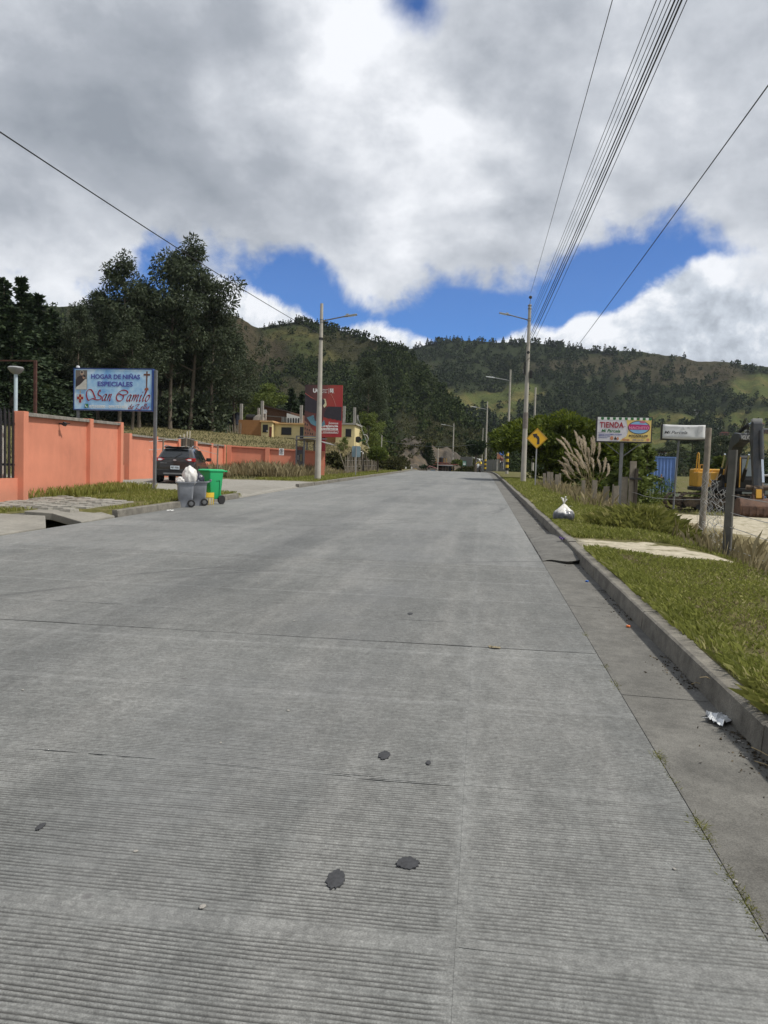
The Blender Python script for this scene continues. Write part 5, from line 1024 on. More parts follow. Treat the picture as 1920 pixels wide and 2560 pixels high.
hspan('side_wall', 165, 432, 508, 790, 0.0, 6.0, M_OCHRE); hspan('wall', 433, 560, 530, 790, 0.02, 5.0, M_CREAM); hspan('wall', 561, 1150, 545, 800, 1.1, 6.5, M_CREAM); hspan('side_wall', 1151, 1314, 560, 830, -.2, 5.5, M_OCHRE); hspan('wall', 1315, 1530, 545, 830, -.6, 5.5, M_CREAM)
hspan('roof_slab', 425, 575, 512, 529, -.3, 5.6, M_PEACH); hspan('roof_slab', 576, 1148, 527, 544, .7, 6.8, M_PEACH); hspan('roof_slab', 1300, 1548, 565 - 40, 544, -.9, 5.8, M_CONC)
def window(xa, xb, ya, yb, y):
    q = hspan('window', xa, xb, ya, yb, y - .04, y + .05, M_DARKWIN); a, b = H4((xa + xb) / 2, (ya + yb) / 2)
    (xl, zl), (xr, zh) = H4(xa, yb), H4(xb, ya); f = MB()
    for x in np.linspace(xl, xr, 4): f.span((x - .025, y - .07, zl), (x + .025, y - .045, zh))
    f.span((xl - .05, y - .09, zl - .08), (xr + .05, y - .045, zl)); f.build('window_bars', M_TRIM, q)
window(455, 512, 558, 640, .02); window(648, 762, 578, 658, 1.1); window(1430, 1490, 590, 672, -.6)
hspan('door', 529, 559, 582, 738, .0, .10, M_DOOR); hspan('doorway', 866, 908, 570, 720, 1.02, 1.16, M_DARKWIN); hspan('door_step', 430, 830, 738, 760, -.3, 1.5, M_CONC)  # doorway is a dark plate, the shade of the opening put into its colour
for xa, xb, ya, yb, y in [(170, 198, 322, 505, .2), (250, 272, 330, 505, 4.8), (338, 358, 350, 505, 4.8), (417, 447, 285, 510, .2), (852, 882, 318, 527, 1.3), (1380, 1406, 330, 525, .0), (1468, 1488, 395, 525, 4.6), (1504, 1530, 345, 525, -.3)]: hspan('column', xa, xb, ya, yb, y, y + .3, M_CONC)
hspan('meter_box', 497, 515, 620, 642, -.06, .02, M_GALV)
t = thing('water_tank', 'black water tank lying on the flat roof of the cream house', 'tank', (pH.x + 1.1, pH.y + 1.6, zH + 2.46)); MB().lathe([(.05, -.6), (.40, -.55), (.42, 0), (.40, .55), (.05, .6)], 16, (0, 0, .42), Matrix.Rotation(pi / 2, 3, 'Y')).build('tank_body', M_TRIM, t, True); MB().box((0, 0, .05), (.9, .5, .1)).build('cradle', M_DKWOOD, t)
t = thing('tarpaulin_heap', 'grey tarpaulin draped over stacked material on the flat roof', 'tarpaulin', (pH.x + 2.15, pH.y + 1.6, zH + 2.45)); mb = MB(); loft(mb, [(0, .65, .6, .1, 0, 0), (.45, .6, .5, .15, .03, 0), (.75, .35, .35, .15, .12, 0), (.82, .2, .2, .1, .15, 0)]); mb.build('cover', mat('grey_tarpaulin', (0.22, 0.20, 0.17), .8, .3, 5), t, True)
t = thing('wooden_bench', 'long dark bench against the cream house wall', 'bench', (H4(640, 0)[0] + pH.x, pH.y + .6, zH - .12)); MB().span((0, 0, .30), (1.9, .35, .38)).build('seat', M_DKWOOD, t)
for x in (.1, 1.7): MB().span((x, .05, -.2), (x + .1, .3, .297)).build('leg', M_DKWOOD, t)
for i, (xb, xt, yt) in enumerate([(45, 40, 585), (95, 65, 560), (125, 98, 565), (150, 125, 580), (165, 160, 570), (180, 172, 548), (195, 190, 540), (205, 203, 550), (215, 130, 585)]):
    a, _ = H4(xb, 700); b, zb__ = H4(xt, yt); o = tag(MB().tube([(0, 0, -.5), (b - a, .25, zb__)], [.05, .04], 6).build('leaning_pole', M_WOOD), 'weathered pole leaning on the ochre end wall of the cream house', 'pole', 'poles leaning on the ochre wall'); o.location = (pH.x + a, pH.y - .5, zH)
# brick house with white balustrade behind
kB2 = 112 / (1598 * 4.608 * VS); pK = at((560 + 455 / 4.608) / VS, (940 + 540 / 4.608) / VS, 112); bh = thing('brick_house', 'old brick house with a sloping dark roof behind the cream house', 'house', pK)
def K4(x, y): return ((x - 455) * kB2, (540 - y) * kB2)
MB().prism([K4(450, 700), K4(905, 700), K4(905, 440), K4(770, 410), K4(455, 350)], 'y', 0, 6).build('wall', M_BRICK, bh)
a, b, c, d = K4(440, 333), K4(780, 408), K4(780, 420), K4(440, 350); MB().prism([a, b, c, d], 'y', -.5, 6.5).build('roof', M_ROOFDK, bh); MB().prism([K4(455, 452), K4(750, 470), K4(750, 478), K4(455, 462)], 'y', -.05, -.002).build('string_course', M_CONC, bh)
MB().prism([K4(752, 430), K4(905, 470), K4(905, 560), K4(752, 560)], 'y', -1.2, -.1).build('white_gable', M_WHITEP, bh)
for x in (765, 795, 825, 855, 885): MB().span((K4(x, 0)[0], -1.25, K4(0, 540)[1]), (K4(x + 14, 0)[0], -1.202, K4(0, 485)[1])).build('window', M_DARKWIN, bh)
q = MB().span((K4(674, 0)[0], -.12, K4(0, 528)[1]), (K4(750, 0)[0], -.03, K4(0, 468)[1])).build('window', M_DARKWIN, bh)
for x in (674, 690, 708, 724, 742): MB().span((K4(x, 0)[0], -.2, K4(0, 528)[1]), (K4(x + 7, 0)[0], -.13, K4(0, 468)[1])).build('white_bar', M_WHITEP, q)
t = thing('satellite_dish', 'pale round satellite dish beside the column of the cream house roof', 'dish', at((560 + 470 / 4.608) / VS, (940 + 414 / 4.608) / VS, 96)); R3 = Matrix.Rotation(radians(75), 3, 'X') @ Matrix.Rotation(radians(12), 3, 'Y')
MB().lathe([(.02, 0), (.14, .015), (.24, .05), (.29, .085), (.27, .085), (.02, .02)], 20, (0, 0, 0), R3).build('reflector', M_GALV, t, True); MB().tube([(0, 0, 0), (.02, .1, -.9)], .03, 6).build('mast', M_STEEL, t); MB().tube([(0, -.05, -.2), (0, -.45, .02)], .012, 5).build('feed_arm', M_STEEL, t)
pD = base(491, 897, 100); pD.z = at(491, 897, 100).z; t = thing('shed', 'small dark blue black shed at the left edge of the grove', 'shed', pD); MB().prism([(-1.3, -1.2), (1.3, -1.2), (1.3, .35), (-1.0, .5), (-1.3, .25)], 'y', 0, 2).build('wall', mat('dark_blue_board', (0.02, 0.025, 0.04), .8, .2), t); MB().prism([(-1.5, .28), (-1.0, .62), (1.5, .42), (1.5, .36), (-1.0, .54), (-1.5, .2)], 'y', -.2, 2.2).build('roof', mat('dark_blue_roof', (0.03, 0.037, 0.055), .7, .2), t)
# scrap beside the right end of the house, white pipe
t = thing('bent_pipe', 'white bent pipe sticking out of the bank below the house', 'pipe', base(783, 985, 80)); t.location.z = at(783, 995, 80).z; MB().tube([(-.55, 0, .9), (-.1, 0, .95), (.05, 0, .85), (.08, 0, -.3)], .06, 8).build('pipe', M_WHITEP, t, True)
t = thing('tractor_wheel', 'pale hoop and green scrap beside the right end of the cream house', 'scrap', at(786, 948, 93)); MB().tube([(.55 * cos(k * .35) , 0, .55 * sin(k * .35)) for k in range(-3, 6)], .05, 6).build('hoop', M_GALV, t, True); MB().tube([(-.6, .1, -.4), (.3, .1, .1)], .07, 6).build('bar', mat('green_paint', (0.04, 0.14, 0.06), .6, .2), t); MB().lathe([(.1, -.1), (.4, -.1), (.4, .1), (.1, .1)], 14, (-.75, .2, -.1), Matrix.Rotation(pi / 2, 3, 'X')).build('tyre', M_TYRE, t, True)

# ------------------------------------------------------------------ red billboard
zB = 62.0; kB = zB / (1598 * 4.608 * VS); pBb = base((560 + 1135 / 4.608) / VS, 1010, zB); bb = thing('billboard', 'tall red university billboard with a condor on a red post', 'billboard', pBb)
zb0 = at(728, (940 + 707 / 4.608) / VS, zB).z - pBb.z
def B4(x, y): return ((x - 1135) * kB, zb0 + (707 - y) * kB)
M_REDB = bpy.data.materials.new('red_gradient_print'); M_REDB.use_nodes = True; _t = NT(M_REDB.node_tree); _s = _t.n('ShaderNodeSeparateXYZ', {0: _t.n('ShaderNodeTexCoord').outputs['Generated']})
_c = _t.ramp(_t.m('ADD', _t.m('MULTIPLY', _s.outputs[0], .8), _t.m('MULTIPLY', _t.m('SUBTRACT', 1.0, _s.outputs[2]), .35)), [(0.05, (0.045, 0.022, 0.022)), (0.40, (0.13, 0.035, 0.028)), (0.62, (0.33, 0.045, 0.03)), (0.95, (0.36, 0.02, 0.025))]); M_REDB.node_tree.links.new(_c, M_REDB.node_tree.nodes['Principled BSDF'].inputs['Base Color']); M_REDB.node_tree.nodes['Principled BSDF'].inputs['Roughness'].default_value = .5
M_REDP = mat('red_paint', (0.30, 0.015, 0.022), .5, .1); (xa, za), (xb, zb__) = B4(908, 707), B4(1345, 115)
MB().span((xa, 0, za), (xb, .16, zb__)).build('panel', M_REDB, bb); MB().span((-.17, .18, -.5), (.13, .42, zb__ - 1)).build('post', M_REDP, bb)
BY = -.004
def pb(name, pts, m, off=0.): return flat(name, [[B4(*q) for q in pts]], BY - off, m, bb)
M_WINGP = mat('wing_print', (0.026, 0.020, 0.028), .5, .2, 3); M_TEALP = mat('teal_print', (0.10, 0.22, 0.28), .5, .25, 8); M_PINKP = mat('pink_glow_print', (0.48, 0.10, 0.07), .5, .1, 2)
pb('left_wing', [(909, 215), (985, 265), (1040, 295), (1065, 290), (1065, 440), (1010, 436), (1000, 428), (990, 436), (975, 424), (960, 430), (945, 412), (930, 416), (909, 402)], M_WINGP); pb('right_wing', [(1130, 385), (1185, 358), (1343, 360), (1343, 522), (1310, 512), (1290, 516), (1265, 502), (1240, 506), (1215, 494), (1190, 498), (1160, 486), (1135, 480)], M_WINGP)
pb('glow_streak', [(909, 207), (985, 257), (1030, 280), (985, 264), (909, 214)], M_PINKP, .003); pb('condor_body', [(1060, 300), (1130, 300), (1168, 375), (1140, 430), (1118, 540), (1040, 545), (1010, 500), (1050, 430)], mat('body_print', (0.075, 0.025, 0.028), .5, .2, 4), .004); pb('condor_tail', [(935, 490), (1015, 458), (1030, 520), (1110, 560), (1140, 510), (1155, 565), (1095, 600), (1040, 585), (990, 562)], M_TEALP, .006)
for k in range(7): x = 945 + 16 * k; flat('tail_feather', [[B4(x, 492 + 10 * k), B4(x + 5, 490 + 10 * k), B4(x + 48 - 2 * k, 470 + 9 * k), B4(x + 46 - 2 * k, 466 + 9 * k)]], BY - .011, mat('dark_teal_print', (0.03, 0.08, 0.11), .5, .1), bb)
pb('condor_head', [(1060, 300), (1085, 275), (1140, 270), (1160, 300), (1166, 345), (1140, 378), (1120, 340), (1060, 350)], M_WINGP, .008); pb('head_side', [(1056, 310), (1075, 290), (1085, 330), (1066, 350)], M_TEALP, .012); pb('beak', [(1125, 272), (1150, 272), (1160, 305), (1166, 345), (1140, 376), (1125, 350), (1145, 320), (1140, 285)], mat('beak_print', (0.62, 0.56, 0.36), .5, .1), .014)
# old town facade printed at the lower left
M_TOWN = mat('town_print', (0.24, 0.11, 0.07), .5, .35, 9); pb('town_print', [(909, 520), (960, 560), (1000, 620), (1060, 670), (1060, 705), (909, 705)], M_TOWN, .004)
for x, y in [(922, 560), (945, 568), (920, 610), (945, 620), (970, 628), (925, 660), (955, 665), (985, 668), (1010, 672)]: pb('town_arch', [(x - 6, y + 16), (x + 6, y + 16), (x + 6, y - 2), (x, y - 9), (x - 6, y - 2)], M_DKPRINT, .009)
def LB(body, xa, xb, yt, yb, **k): (a, za_), (b, zb_) = B4(xa, yb), B4(xb, yt); return lettering(bb, body, a, b, za_, zb_, BY, M_WHITE, **k)
LB('UC', 1002, 1085, 155, 204, weight=.05); LB('Universidad', 1112, 1174, 160, 171); LB('Católica', 1112, 1160, 177, 187); LB('de Cuenca', 1112, 1166, 193, 204); LB('55', 1198, 1242, 155, 198, weight=.05); LB('años', 1222, 1250, 196, 206); flat('divider', [[B4(1185, 150), B4(1188, 150), B4(1188, 212), B4(1185, 212)]], BY, M_WHITE, bb)
LB('Somos', 1194, 1306, 534, 560); LB('excelencia', 1085, 1306, 566, 592, weight=.035, shear=.15); LB('académica', 1085, 1306, 594, 626, weight=.035, shear=.15); LB('www.ucacue.edu.ec', 1128, 1300, 640, 658, weight=.02)
mb = MB(); r_ = [B4(*q) for q in ((1112, 633), (1306, 633), (1308, 649), (1306, 664), (1112, 664), (1108, 649))]
for q, s_ in zip(r_, r_[1:] + r_[:1]): mb.tube([(q[0], BY, q[1]), (s_[0], BY, s_[1])], .010, 4)
mb.build('web_outline', M_WHITE, bb); mb = MB(); L_c = smooth_line([B4(1210, 215), B4(1240, 265), B4(1262, 320), B4(1275, 358)]); mb.tube([(q[0], BY, q[1]) for q in L_c], .008, 4); mb.build('arc_line', mat('pale_red_print', (0.55, 0.25, 0.2), .5, .1), bb)

# ------------------------------------------------------------------ no parking sign, bus shelter
zN = 51.5; pN = at(608, 976, 49.4); t = thing('no_parking_sign', 'white no parking sign on the far salmon wall', 'sign', pN, 0.16); MB().box((0, 0, 0), (.32, .03, .45)).build('plate', M_WHITE, t)
mb = MB(); c_ = ellipse(0, .07, .115, .115, 24)
for a, b in zip(c_, c_[1:] + c_[:1]): mb.tube([(a[0], -.022, a[1]), (b[0], -.022, b[1])], .012, 4)
mb.tube([(-.075, -.022, .145), (.075, -.022, -.005)], .012, 4); mb.build('ring', M_DKPRINT, t); lettering(t, 'E', -.04, .05, .01, .13, -.017, M_DKPRINT, weight=.03); lettering(t, 'NO ESTACIONAR', -.13, .13, -.115, -.085, -.017, M_DKPRINT); lettering(t, 'GARAJE', -.09, .09, -.17, -.14, -.017, M_DKPRINT)
pT = on(639, 1029); pT = Vector((pT.x, pT.y, pT.z)); zT = float((np.array(pT) - CAMP) @ _f); kT = zT / (1598 * 4.608 * VS); sh = thing('bus_shelter', 'grey metal bus shelter with a curved roof and torn posters on its end panel', 'bus shelter', pT)
hh = (1145 - 690) * kT; px2 = 90 * kT
for x in (0, px2):
    for y in (0, 3.0): MB().span((x - .045, y - .045, -.3), (x + .045, y + .045, hh if x == 0 else hh - .16)).build('post', M_STEEL, sh)
for y in (0, 3.0): MB().span((-.045, y - .05, hh + .002), (1.42, y + .05, hh + .07)).build('beam', M_STEEL, sh)
MB().span((.055, -.02, .62), (px2 - .055, .02, 2.0)).build('panel', mat('dark_board', (0.045, 0.045, 0.048), .5, .4, 4, dirt=(0.14, 0.13, 0.12), dscale=4), sh)
for (x0_, x1_, z0_, z1_, c_) in [(.07, .40, 1.76, 1.97, (.13, .05, .035)), (.10, .15, 1.1, 1.42, (.34, .33, .30)), (.27, .40, 1.02, 1.5, (.17, .14, .07)), (.18, .24, .80, 1.3, (.10, .10, .095))]: MB().span((x0_, -.026, z0_), (x1_, -.0205, z1_)).build('poster_scrap', mat('poster_%.2f' % c_[0], c_, .7, .4, 9), sh)
mb = MB(); N_ = 12
for i in range(N_ + 1):
    a = i / N_; x = -.02 + a * 2.05; z = hh - .30 + .24 * sin(pi * (a * .86 + .14)) - .10 * a
    for y in (-.25, 3.3): mb.v += [(x, y, z), (x, y, z - .035)]
for i in range(N_):
    b = i * 4; mb.f += [(b, b + 4, b + 6, b + 2), (b + 1, b + 3, b + 7, b + 5), (b, b + 1, b + 5, b + 4), (b + 2, b + 6, b + 7, b + 3)]
mb.build('canopy', mat('grey_canopy', (0.20, 0.19, 0.185), .5, .3, 4, dirt=(.16, .09, .06)), sh, True)
be = MB().span((.35, .3, .44), (.75, 2.7, .49)).build('seat', M_TRIM, sh)
for y in (.5, 2.5): MB().span((.5, y, -.2), (.58, y + .08, .438)).build('seat_leg', M_TRIM, sh)

# ------------------------------------------------------------------ poles, lamps and wires
M_YBAND = mat('yellow_band', (0.62, 0.42, 0.03), .7, .15)
def street_pole(label, p, h, r0=.17, r1=.09, arm=None, stripes=False, top=False, group='street light poles along the road', lens=False):
    """arm = (dx, height, rise): lamp arm over the road"""
    t = thing('street_pole', label, 'street light' if arm else 'pole', p, 0, group)
    MB().tube([(0, 0, -.4), (0, 0, h)], [r0, r1], 14).build('pole', M_POLE, t, True)
    rr_ = lambda z: r0 + (r1 - r0) * z / h
    if stripes:
        for k in range(6): z0_ = .35 + k * .32; MB().lathe([(rr_(z0_) + .004, z0_), (rr_(z0_) + .004, z0_ + .318)], 14).build('painted_band', M_YBAND if k % 2 else M_TRIM, t, True)
    if arm:
        dx_, hz, rise = arm; s = 1 if dx_ > 0 else -1
        MB().tube([(0, 0, hz - .1), (dx_ * .15, 0, hz), (dx_ * .66, 0, hz + rise * .66)], .038, 8).build('arm', M_LAMP if lens else M_STEEL, t, True)
        for z in (hz - .16, hz - .02): MB().lathe([(rr_(z) + .012, z), (rr_(z) + .012, z + .05)], 14).build('clamp', M_STEEL, t)
        mb = MB(); a = Vector((dx_ * .64, 0, hz + rise * .64)); b = Vector((dx_, 0, hz + rise)); d_ = (b - a); ang = -atan2(d_.z, d_.x)
        mb.box((a + b) / 2, (d_.length, .26, .07), ry=ang); hd = mb.build('lamp_head', M_LENS if lens else M_LAMP, t, bevel=.025); MB().box(a + d_ * .25 + Vector((0, 0, .07)), (.16, .16, .09), ry=ang).build('driver_box', M_LAMP, hd, bevel=.01)
        MB().box((a + b) / 2 + d_ * .12 + Vector((0, 0, -.042)), (d_.length * .6, .2, .012), ry=ang).build('lens', M_LENS, hd)
    return t
pL = on(686, 1037); hL = zp(694, 660, pL) - pL.z; zL_ = float((np.array(pL) - CAMP) @ _f)
lpole = street_pole('left street light pole on the grass verge before the red billboard', pL, hL, .19, .085, (77 / 1598 * zL_, zp(697, 695, pL) - pL.z, 10 / 1598 * zL_ + .05))
for z in (hL * .795, hL * .80 + .02): MB().lathe([(.13, z), (.13, z + .06)], 14).build('cable_band', M_TRIM, lpole)
pR = on(1130, 1042); zR_ = float((np.array(pR) - CAMP) @ _f); hR = zp(1145, 662, pR) - pR.z
rpole = street_pole('tall right utility pole carrying the cable bundle and a street light', pR, hR, .185, .095, (-64 / 1598 * zR_, zp(1143, 693, pR) - pR.z, 13 / 1598 * zR_))
MB().tube([(0, 0, hR), (.02, 0, hR + .38)], .02, 6).build('top_pin', M_STEEL, rpole); MB().lathe([(.03, hR + .36), (.11, hR + .40), (.09, hR + .45), (.12, hR + .48), (.05, hR + .55)], 12, (.02, 0, 0)).build('insulator', M_DKWOOD, rpole, True)
for z in (hR - .12, hR - .32): MB().lathe([(.125, z), (.145, z + .03), (.125, z + .06)], 14).build('clamp', M_STEEL, rpole)
MB().lathe([(.172, 3.55), (.166, 4.6)], 14).build('stained_band', mat('dark_stain', (0.20, 0.175, 0.155), .95, .2, 6), rpole, True)
for (x, z, d_) in [(-.20, 7.35, (.12, .2, .55)), (.23, 7.1, (.16, .24, .50)), (-.17, 7.75, (.1, .16, .22)), (-.26, 7.3, (.05, .08, .28))]: MB().box((x, -.05, z), d_).build('cable_box', M_WIRE if d_[0] > .06 else M_GALV, rpole, bevel=.02)
mb = MB(); [mb.tube([(.17 * cos(a), .17 * sin(a), 7.3 + .16 * a) for a in np.linspace(k, k + 8, 26)], .014, 4) for k in (0, 1.4, 2.6)]; mb.build('cable_coil', M_WIRE, rpole); MB().lathe([(.03, -.02), (.10, -.02), (.10, .02), (.03, .02)], 12, (0, -.16, hR * .73), Matrix.Rotation(pi / 2, 3, 'X')).build('round_bracket', M_TRIM, rpole)
def far_pole(label, bx, by, z, ty, armpx=None, army=None, rise=.15, **k):
    p = base(bx, by, z); h = at(bx + 3, ty, z).z - p.z
    return street_pole(label, p, h, arm=None if armpx is None else (armpx / 1598 * z, at(bx, army, z).z - p.z, rise), **k), p, h
q3, p3, h3 = far_pole('second street light pole on the right, rising from behind the feathery tree', 1095, 1016, 81, 800, -52, 822, .35, stripes=True, lens=True)
q4, p4, h4 = far_pole('striped street light pole beside the motorcycle beyond the crest', 1048, 1013, 124, 868, -36, 884, .4, stripes=True, lens=True, r0=.19)
q5, p5, h5 = far_pole('street light pole by the red roofed shop beyond the crest', 977, 1018, 150, 915, -27, 921, .35, stripes=True, lens=True)
q6, p6, h6 = far_pole('farthest street light pole beside the layered conifer', 904, 1020, 188, 948, -22, 962, .3, lens=True)
far_pole('slender white pole in front of the red roofed shop', 945, 1019, 140, 968, r0=.09, r1=.07, group=None)
far_pole('distant leaning pole above the feathery tree', 1150, 1020, 78, 838, group=None, r0=.13, r1=.09)
far_pole('thin pole right of the trimmed round tree', 823, 1005, 82, 940, group=None, r0=.06, r1=.05)
far_pole('thin far pole left of the striped pole', 1041, 1000, 200, 925, group=None, r0=.12, r1=.09)
far_pole('thin far pole behind the slender white pole', 950, 1015, 210, 985, group=None, r0=.08, r1=.07)
def wire(label, A, px, py, zM, yend, r, sag=0.25, group='overhead cables'):
    A = Vector(A); M_ = at(px, py, zM); d_ = (M_ - A); k = (yend - A.y) / d_.y; B = A + d_ * k; pts = []
    for i in range(25): t_ = i / 24; pts.append(A.lerp(B, t_) - Vector((0, 0, sag * 4 * t_ * (1 - t_) - sag * 4 * (1 / k) * (1 - 1 / k))))
    return tag(MB().tube(pts, r, 5, False).build('overhead_cable', M_WIRE, None, True), label, 'cable', group)
wire('single thin wire left of the bundle, reaching the very top of the right pole', pR + Vector((.02, 0, hR + .5)), 1323, 0, 14, -8, .009, .25)
for k, (px, dz_, r_, lab) in enumerate([(1418, -.7, .008, 'thin wire at the left edge of the cable bundle'), (1428, -1.0, .008, 'second thin wire from the left of the cable bundle'), (1440, -1.25, .008, 'third thin wire from the left of the cable bundle'), (1449, -1.6, .009, 'fourth thin wire of the cable bundle'), (1458, -2.2, .017, 'thick left cable in the middle of the bundle'), (1466, -2.45, .013, 'cable between the two thick cables of the bundle'), (1473, -2.75, .018, 'thick right cable in the middle of the bundle'), (1484, -3.3, .009, 'thin cable at the right edge of the bundle')]):
    wire(lab, pR + Vector((.1, 0, hR + dz_)), px, 0, 13, -8, r_, .12 + .03 * k)
wire('black cable crossing the sky at right, clear of the bundle', base(1160, 1020, 78) + Vector((0, 0, 8.8)), 1659, 185, 15, -4, .014, .3)
wire('black cable crossing the sky at left over the dark grove', pL + Vector((-.1, 0, hL * .81)), 0, 285, 13, 2, .014, .25)
for a, b, lab in [((p3, h3), (pR, hR), 'cables running on from the right pole to the second pole'), ((p4, h4), (p3, h3), 'cables running on to the striped pole beyond the crest')]:
    mb = MB()
    for dz_ in (-.9, -2.4, -3.0): A, B = a[0] + Vector((0, 0, a[1] + dz_)), b[0] + Vector((0, 0, b[1] + dz_)); mb.tube([A.lerp(B, i / 10) - Vector((0, 0, 2.0 * (i / 10) * (1 - i / 10))) for i in range(11)], .011, 4, False)
    tag(mb.build('overhead_cable', M_WIRE), lab, 'cable')
A, B = base(823, 1005, 82) + Vector((0, 0, 3.3)), p4 + Vector((0, 0, 5.2)); tag(MB().tube([A.lerp(B, i / 10) - Vector((0, 0, 3 * (i / 10) * (1 - i / 10))) for i in range(11)], .025, 4, False).build('overhead_cable', M_WIRE), 'cable crossing low over the road beyond the crest', 'cable')
A, B = at(772, 900, 94), base(815, 985, 84); tag(MB().tube([A, B], .02, 4).build('guy_wire', M_GALV), 'straight guy wire running down from the right house column', 'wire')
# bus stop sign seen from behind, pickets
pb_ = on(768, 1029); zz_ = float((np.array(pb_) - CAMP) @ _f); t = thing('bus_stop_sign', 'pale blue grey sign plate seen from behind on a thin post before the pickets', 'sign', pb_); hb = zp(769, 963, pb_) - pb_.z
MB().span((-.03, -.03, -.3), (.03, .03, hb)).build('post', M_GALV, t); mb = MB(); loft(mb, [(-.01, .32, .40, .08, 0, 0), (.01, .32, .40, .08, 0, 0)]); o = mb.build('plate', mat('plate_back', (0.22, 0.31, 0.35), .5, .08), t); o.rotation_euler = (pi / 2, 0, 0); o.location = (0, .05, hb - .42)
pk = thing('picket_fence', 'rough fence of uneven wooden pickets at the foot of the bank', 'fence', base(745, 1025, 60)); o0 = Vector(pk.location); e0 = base(812, 1012, 76); rr = random.Random(3)
for i in range(46):
    f_ = i / 45; x, y = o0.x + (e0.x - o0.x) * f_, o0.y + (e0.y - o0.y) * f_; h = rr.uniform(1.2, 2.1); a = rr.uniform(-.08, .08) if i != 3 else .4; z = gz(x, y)
    MB().tube([(x - o0.x, y - o0.y, z - o0.z - .2), (x - o0.x - h * a, y - o0.y, z - o0.z + h)], [rr.uniform(.035, .07), .03], 5).build('picket', M_DKWOOD if rr.random() < .35 else M_WOOD, pk)
for dz_ in (.6, 1.1): mb = MB(); mb.tube([(e0 - o0) * (i / 8) + Vector((0, 0, dz_ + (gz(*((o0 + (e0 - o0) * (i / 8)).xy)) - o0.z) - (e0 - o0).z * (i / 8))) for i in range(9)], .01, 4); mb.build('fence_wire', M_GALV, pk)

# ------------------------------------------------------------------ right side: signs, posts
M_SIGNY = mat('sign_yellow', (0.78, 0.43, 0.012), .4, .06, 3)
pY = on(1156, 1051); zY = float((np.array(pY) - CAMP) @ _f); kY = zY / (1598 * 3.95 * VS); ys_ = thing('road_sign', 'yellow diamond road sign with a black left bend arrow', 'road sign', pY); zc = zp(1161, 947.5, pY) - pY.z
MB().span((-.035, .02, -.3), (.035, .075, zc + .4)).build('post', M_GALV, ys_)
hd_ = 103 * kY
def dia(r, rc=.05): return [(x, zc + z) for x, z in ((-r + rc, -rc), (-r, 0), (-r + rc, rc), (-rc, r - rc), (0, r), (rc, r - rc), (r - rc, rc), (r, 0), (r - rc, -rc), (rc, -r + rc), (0, -r), (-rc, -r + rc))]
flat('plate', [dia(hd_)], .012, M_SIGNY, ys_, .012); mb = MB(); q = dia(hd_ * .93)
for a, b in zip(q, q[1:] + q[:1]): mb.tube([(a[0], -.001, a[1]), (b[0], -.001, b[1])], .010, 4)
mb.build('border', M_DKPRINT, ys_)
def Y5(x, y): return ((x - 252) * kY, zc + (546 - y) * kY)
flat('arrow', [[Y5(*p) for p in ((207, 503), (254, 497), (250, 512), (268, 525), (277, 548), (277, 603), (254, 603), (254, 556), (248, 545), (234, 534), (226, 541))]], -.002, M_DKPRINT, ys_); flat('bolt', [ellipse(0, zc + .26, .018, .018, 10), ellipse(0, zc - .28, .018, .018, 10)], -.002, M_GALV, ys_)
# shop board
zTi = 27.0; kTi = zTi / (1598 * 5.184 * VS); pTi = base(1338, 1095, zTi); ti = thing('shop_sign', 'colourful shop board with a scalloped awning print on a dark post', 'sign', pTi); zt0 = at(1338, (1020 + 435 / 5.184) / VS, zTi).z - pTi.z
def T7(x, y): return ((x - 480) * kTi, zt0 + (435 - y) * kTi)
(xa, za), (xb, zb_) = T7(158, 435), T7(832, 125); MB().span((xa, 0, za), (xb, .14, zb_)).build('panel', M_WHITE, ti)
M_PALEY = mat('pale_yellow_print', (0.70, 0.52, 0.17), .5, .1, 3); M_LILAC = mat('lilac_print', (0.62, 0.60, 0.64), .5, .1, 4); M_MAG = mat('magenta_print', (0.40, 0.025, 0.14), .5, .06); M_SKYP = mat('sky_blue_print', (0.22, 0.42, 0.66), .5, .1, 3); M_BLUET = mat('blue_print', (0.05, 0.09, 0.34), .5, .06)
fr = MB(); fr.span((xa - .03, -.012, za - .04), (xb + .03, .16, za - .002)).span((xa - .03, -.012, zb_ + .002), (xb + .03, .16, zb_ + .025)).span((xa - .03, -.012, za - .002), (xa - .002, .16, zb_ + .002)).span((xb + .002, -.012, za - .002), (xb + .03, .16, zb_ + .002)).build('frame', M_TRIM, ti)
MB().span((-.055, .03, -.5), (.055, .13, za - .04)).build('post', M_STEEL, ti); a, b = T7(735, 440), T7(520, 622); MB().tube([(a[0], .08, a[1]), (b[0] - .05, .08, b[1])], .018, 6).build('brace', M_STEEL, ti); a, b = T7(250, 440), T7(455, 600); MB().tube([(a[0], .08, a[1]), (b[0], .08, b[1])], .018, 6).build('brace', M_STEEL, ti)
TY = -.003
def ft(name, polys, m, off=0.): return flat(name, [[T7(*q) for q in p] for p in polys], TY - off, m, ti)
ft('left_print', [[(160, 160), (515, 160), (545, 300), (520, 370), (460, 405), (430, 432), (160, 432)]], M_LILAC); ft('right_print', [[(515, 150), (830, 150), (830, 432), (440, 432), (470, 405), (525, 372), (550, 300)]], M_PALEY, .002)
for k in range(6): a = .5 + k * .32; ft('sunburst_ray', [[(300, 300), (300 + 240 * cos(a + .04), 300 - 130 * sin(a + .04)), (300 + 240 * cos(a - .04), 300 - 130 * sin(a - .04))]] if k < 3 else [[(170, 220 + 34 * k), (250, 215 + 34 * k), (250, 219 + 34 * k), (170, 226 + 34 * k)]], mat('grey_violet_print', (0.42, 0.34, 0.42), .5, .1), .004)
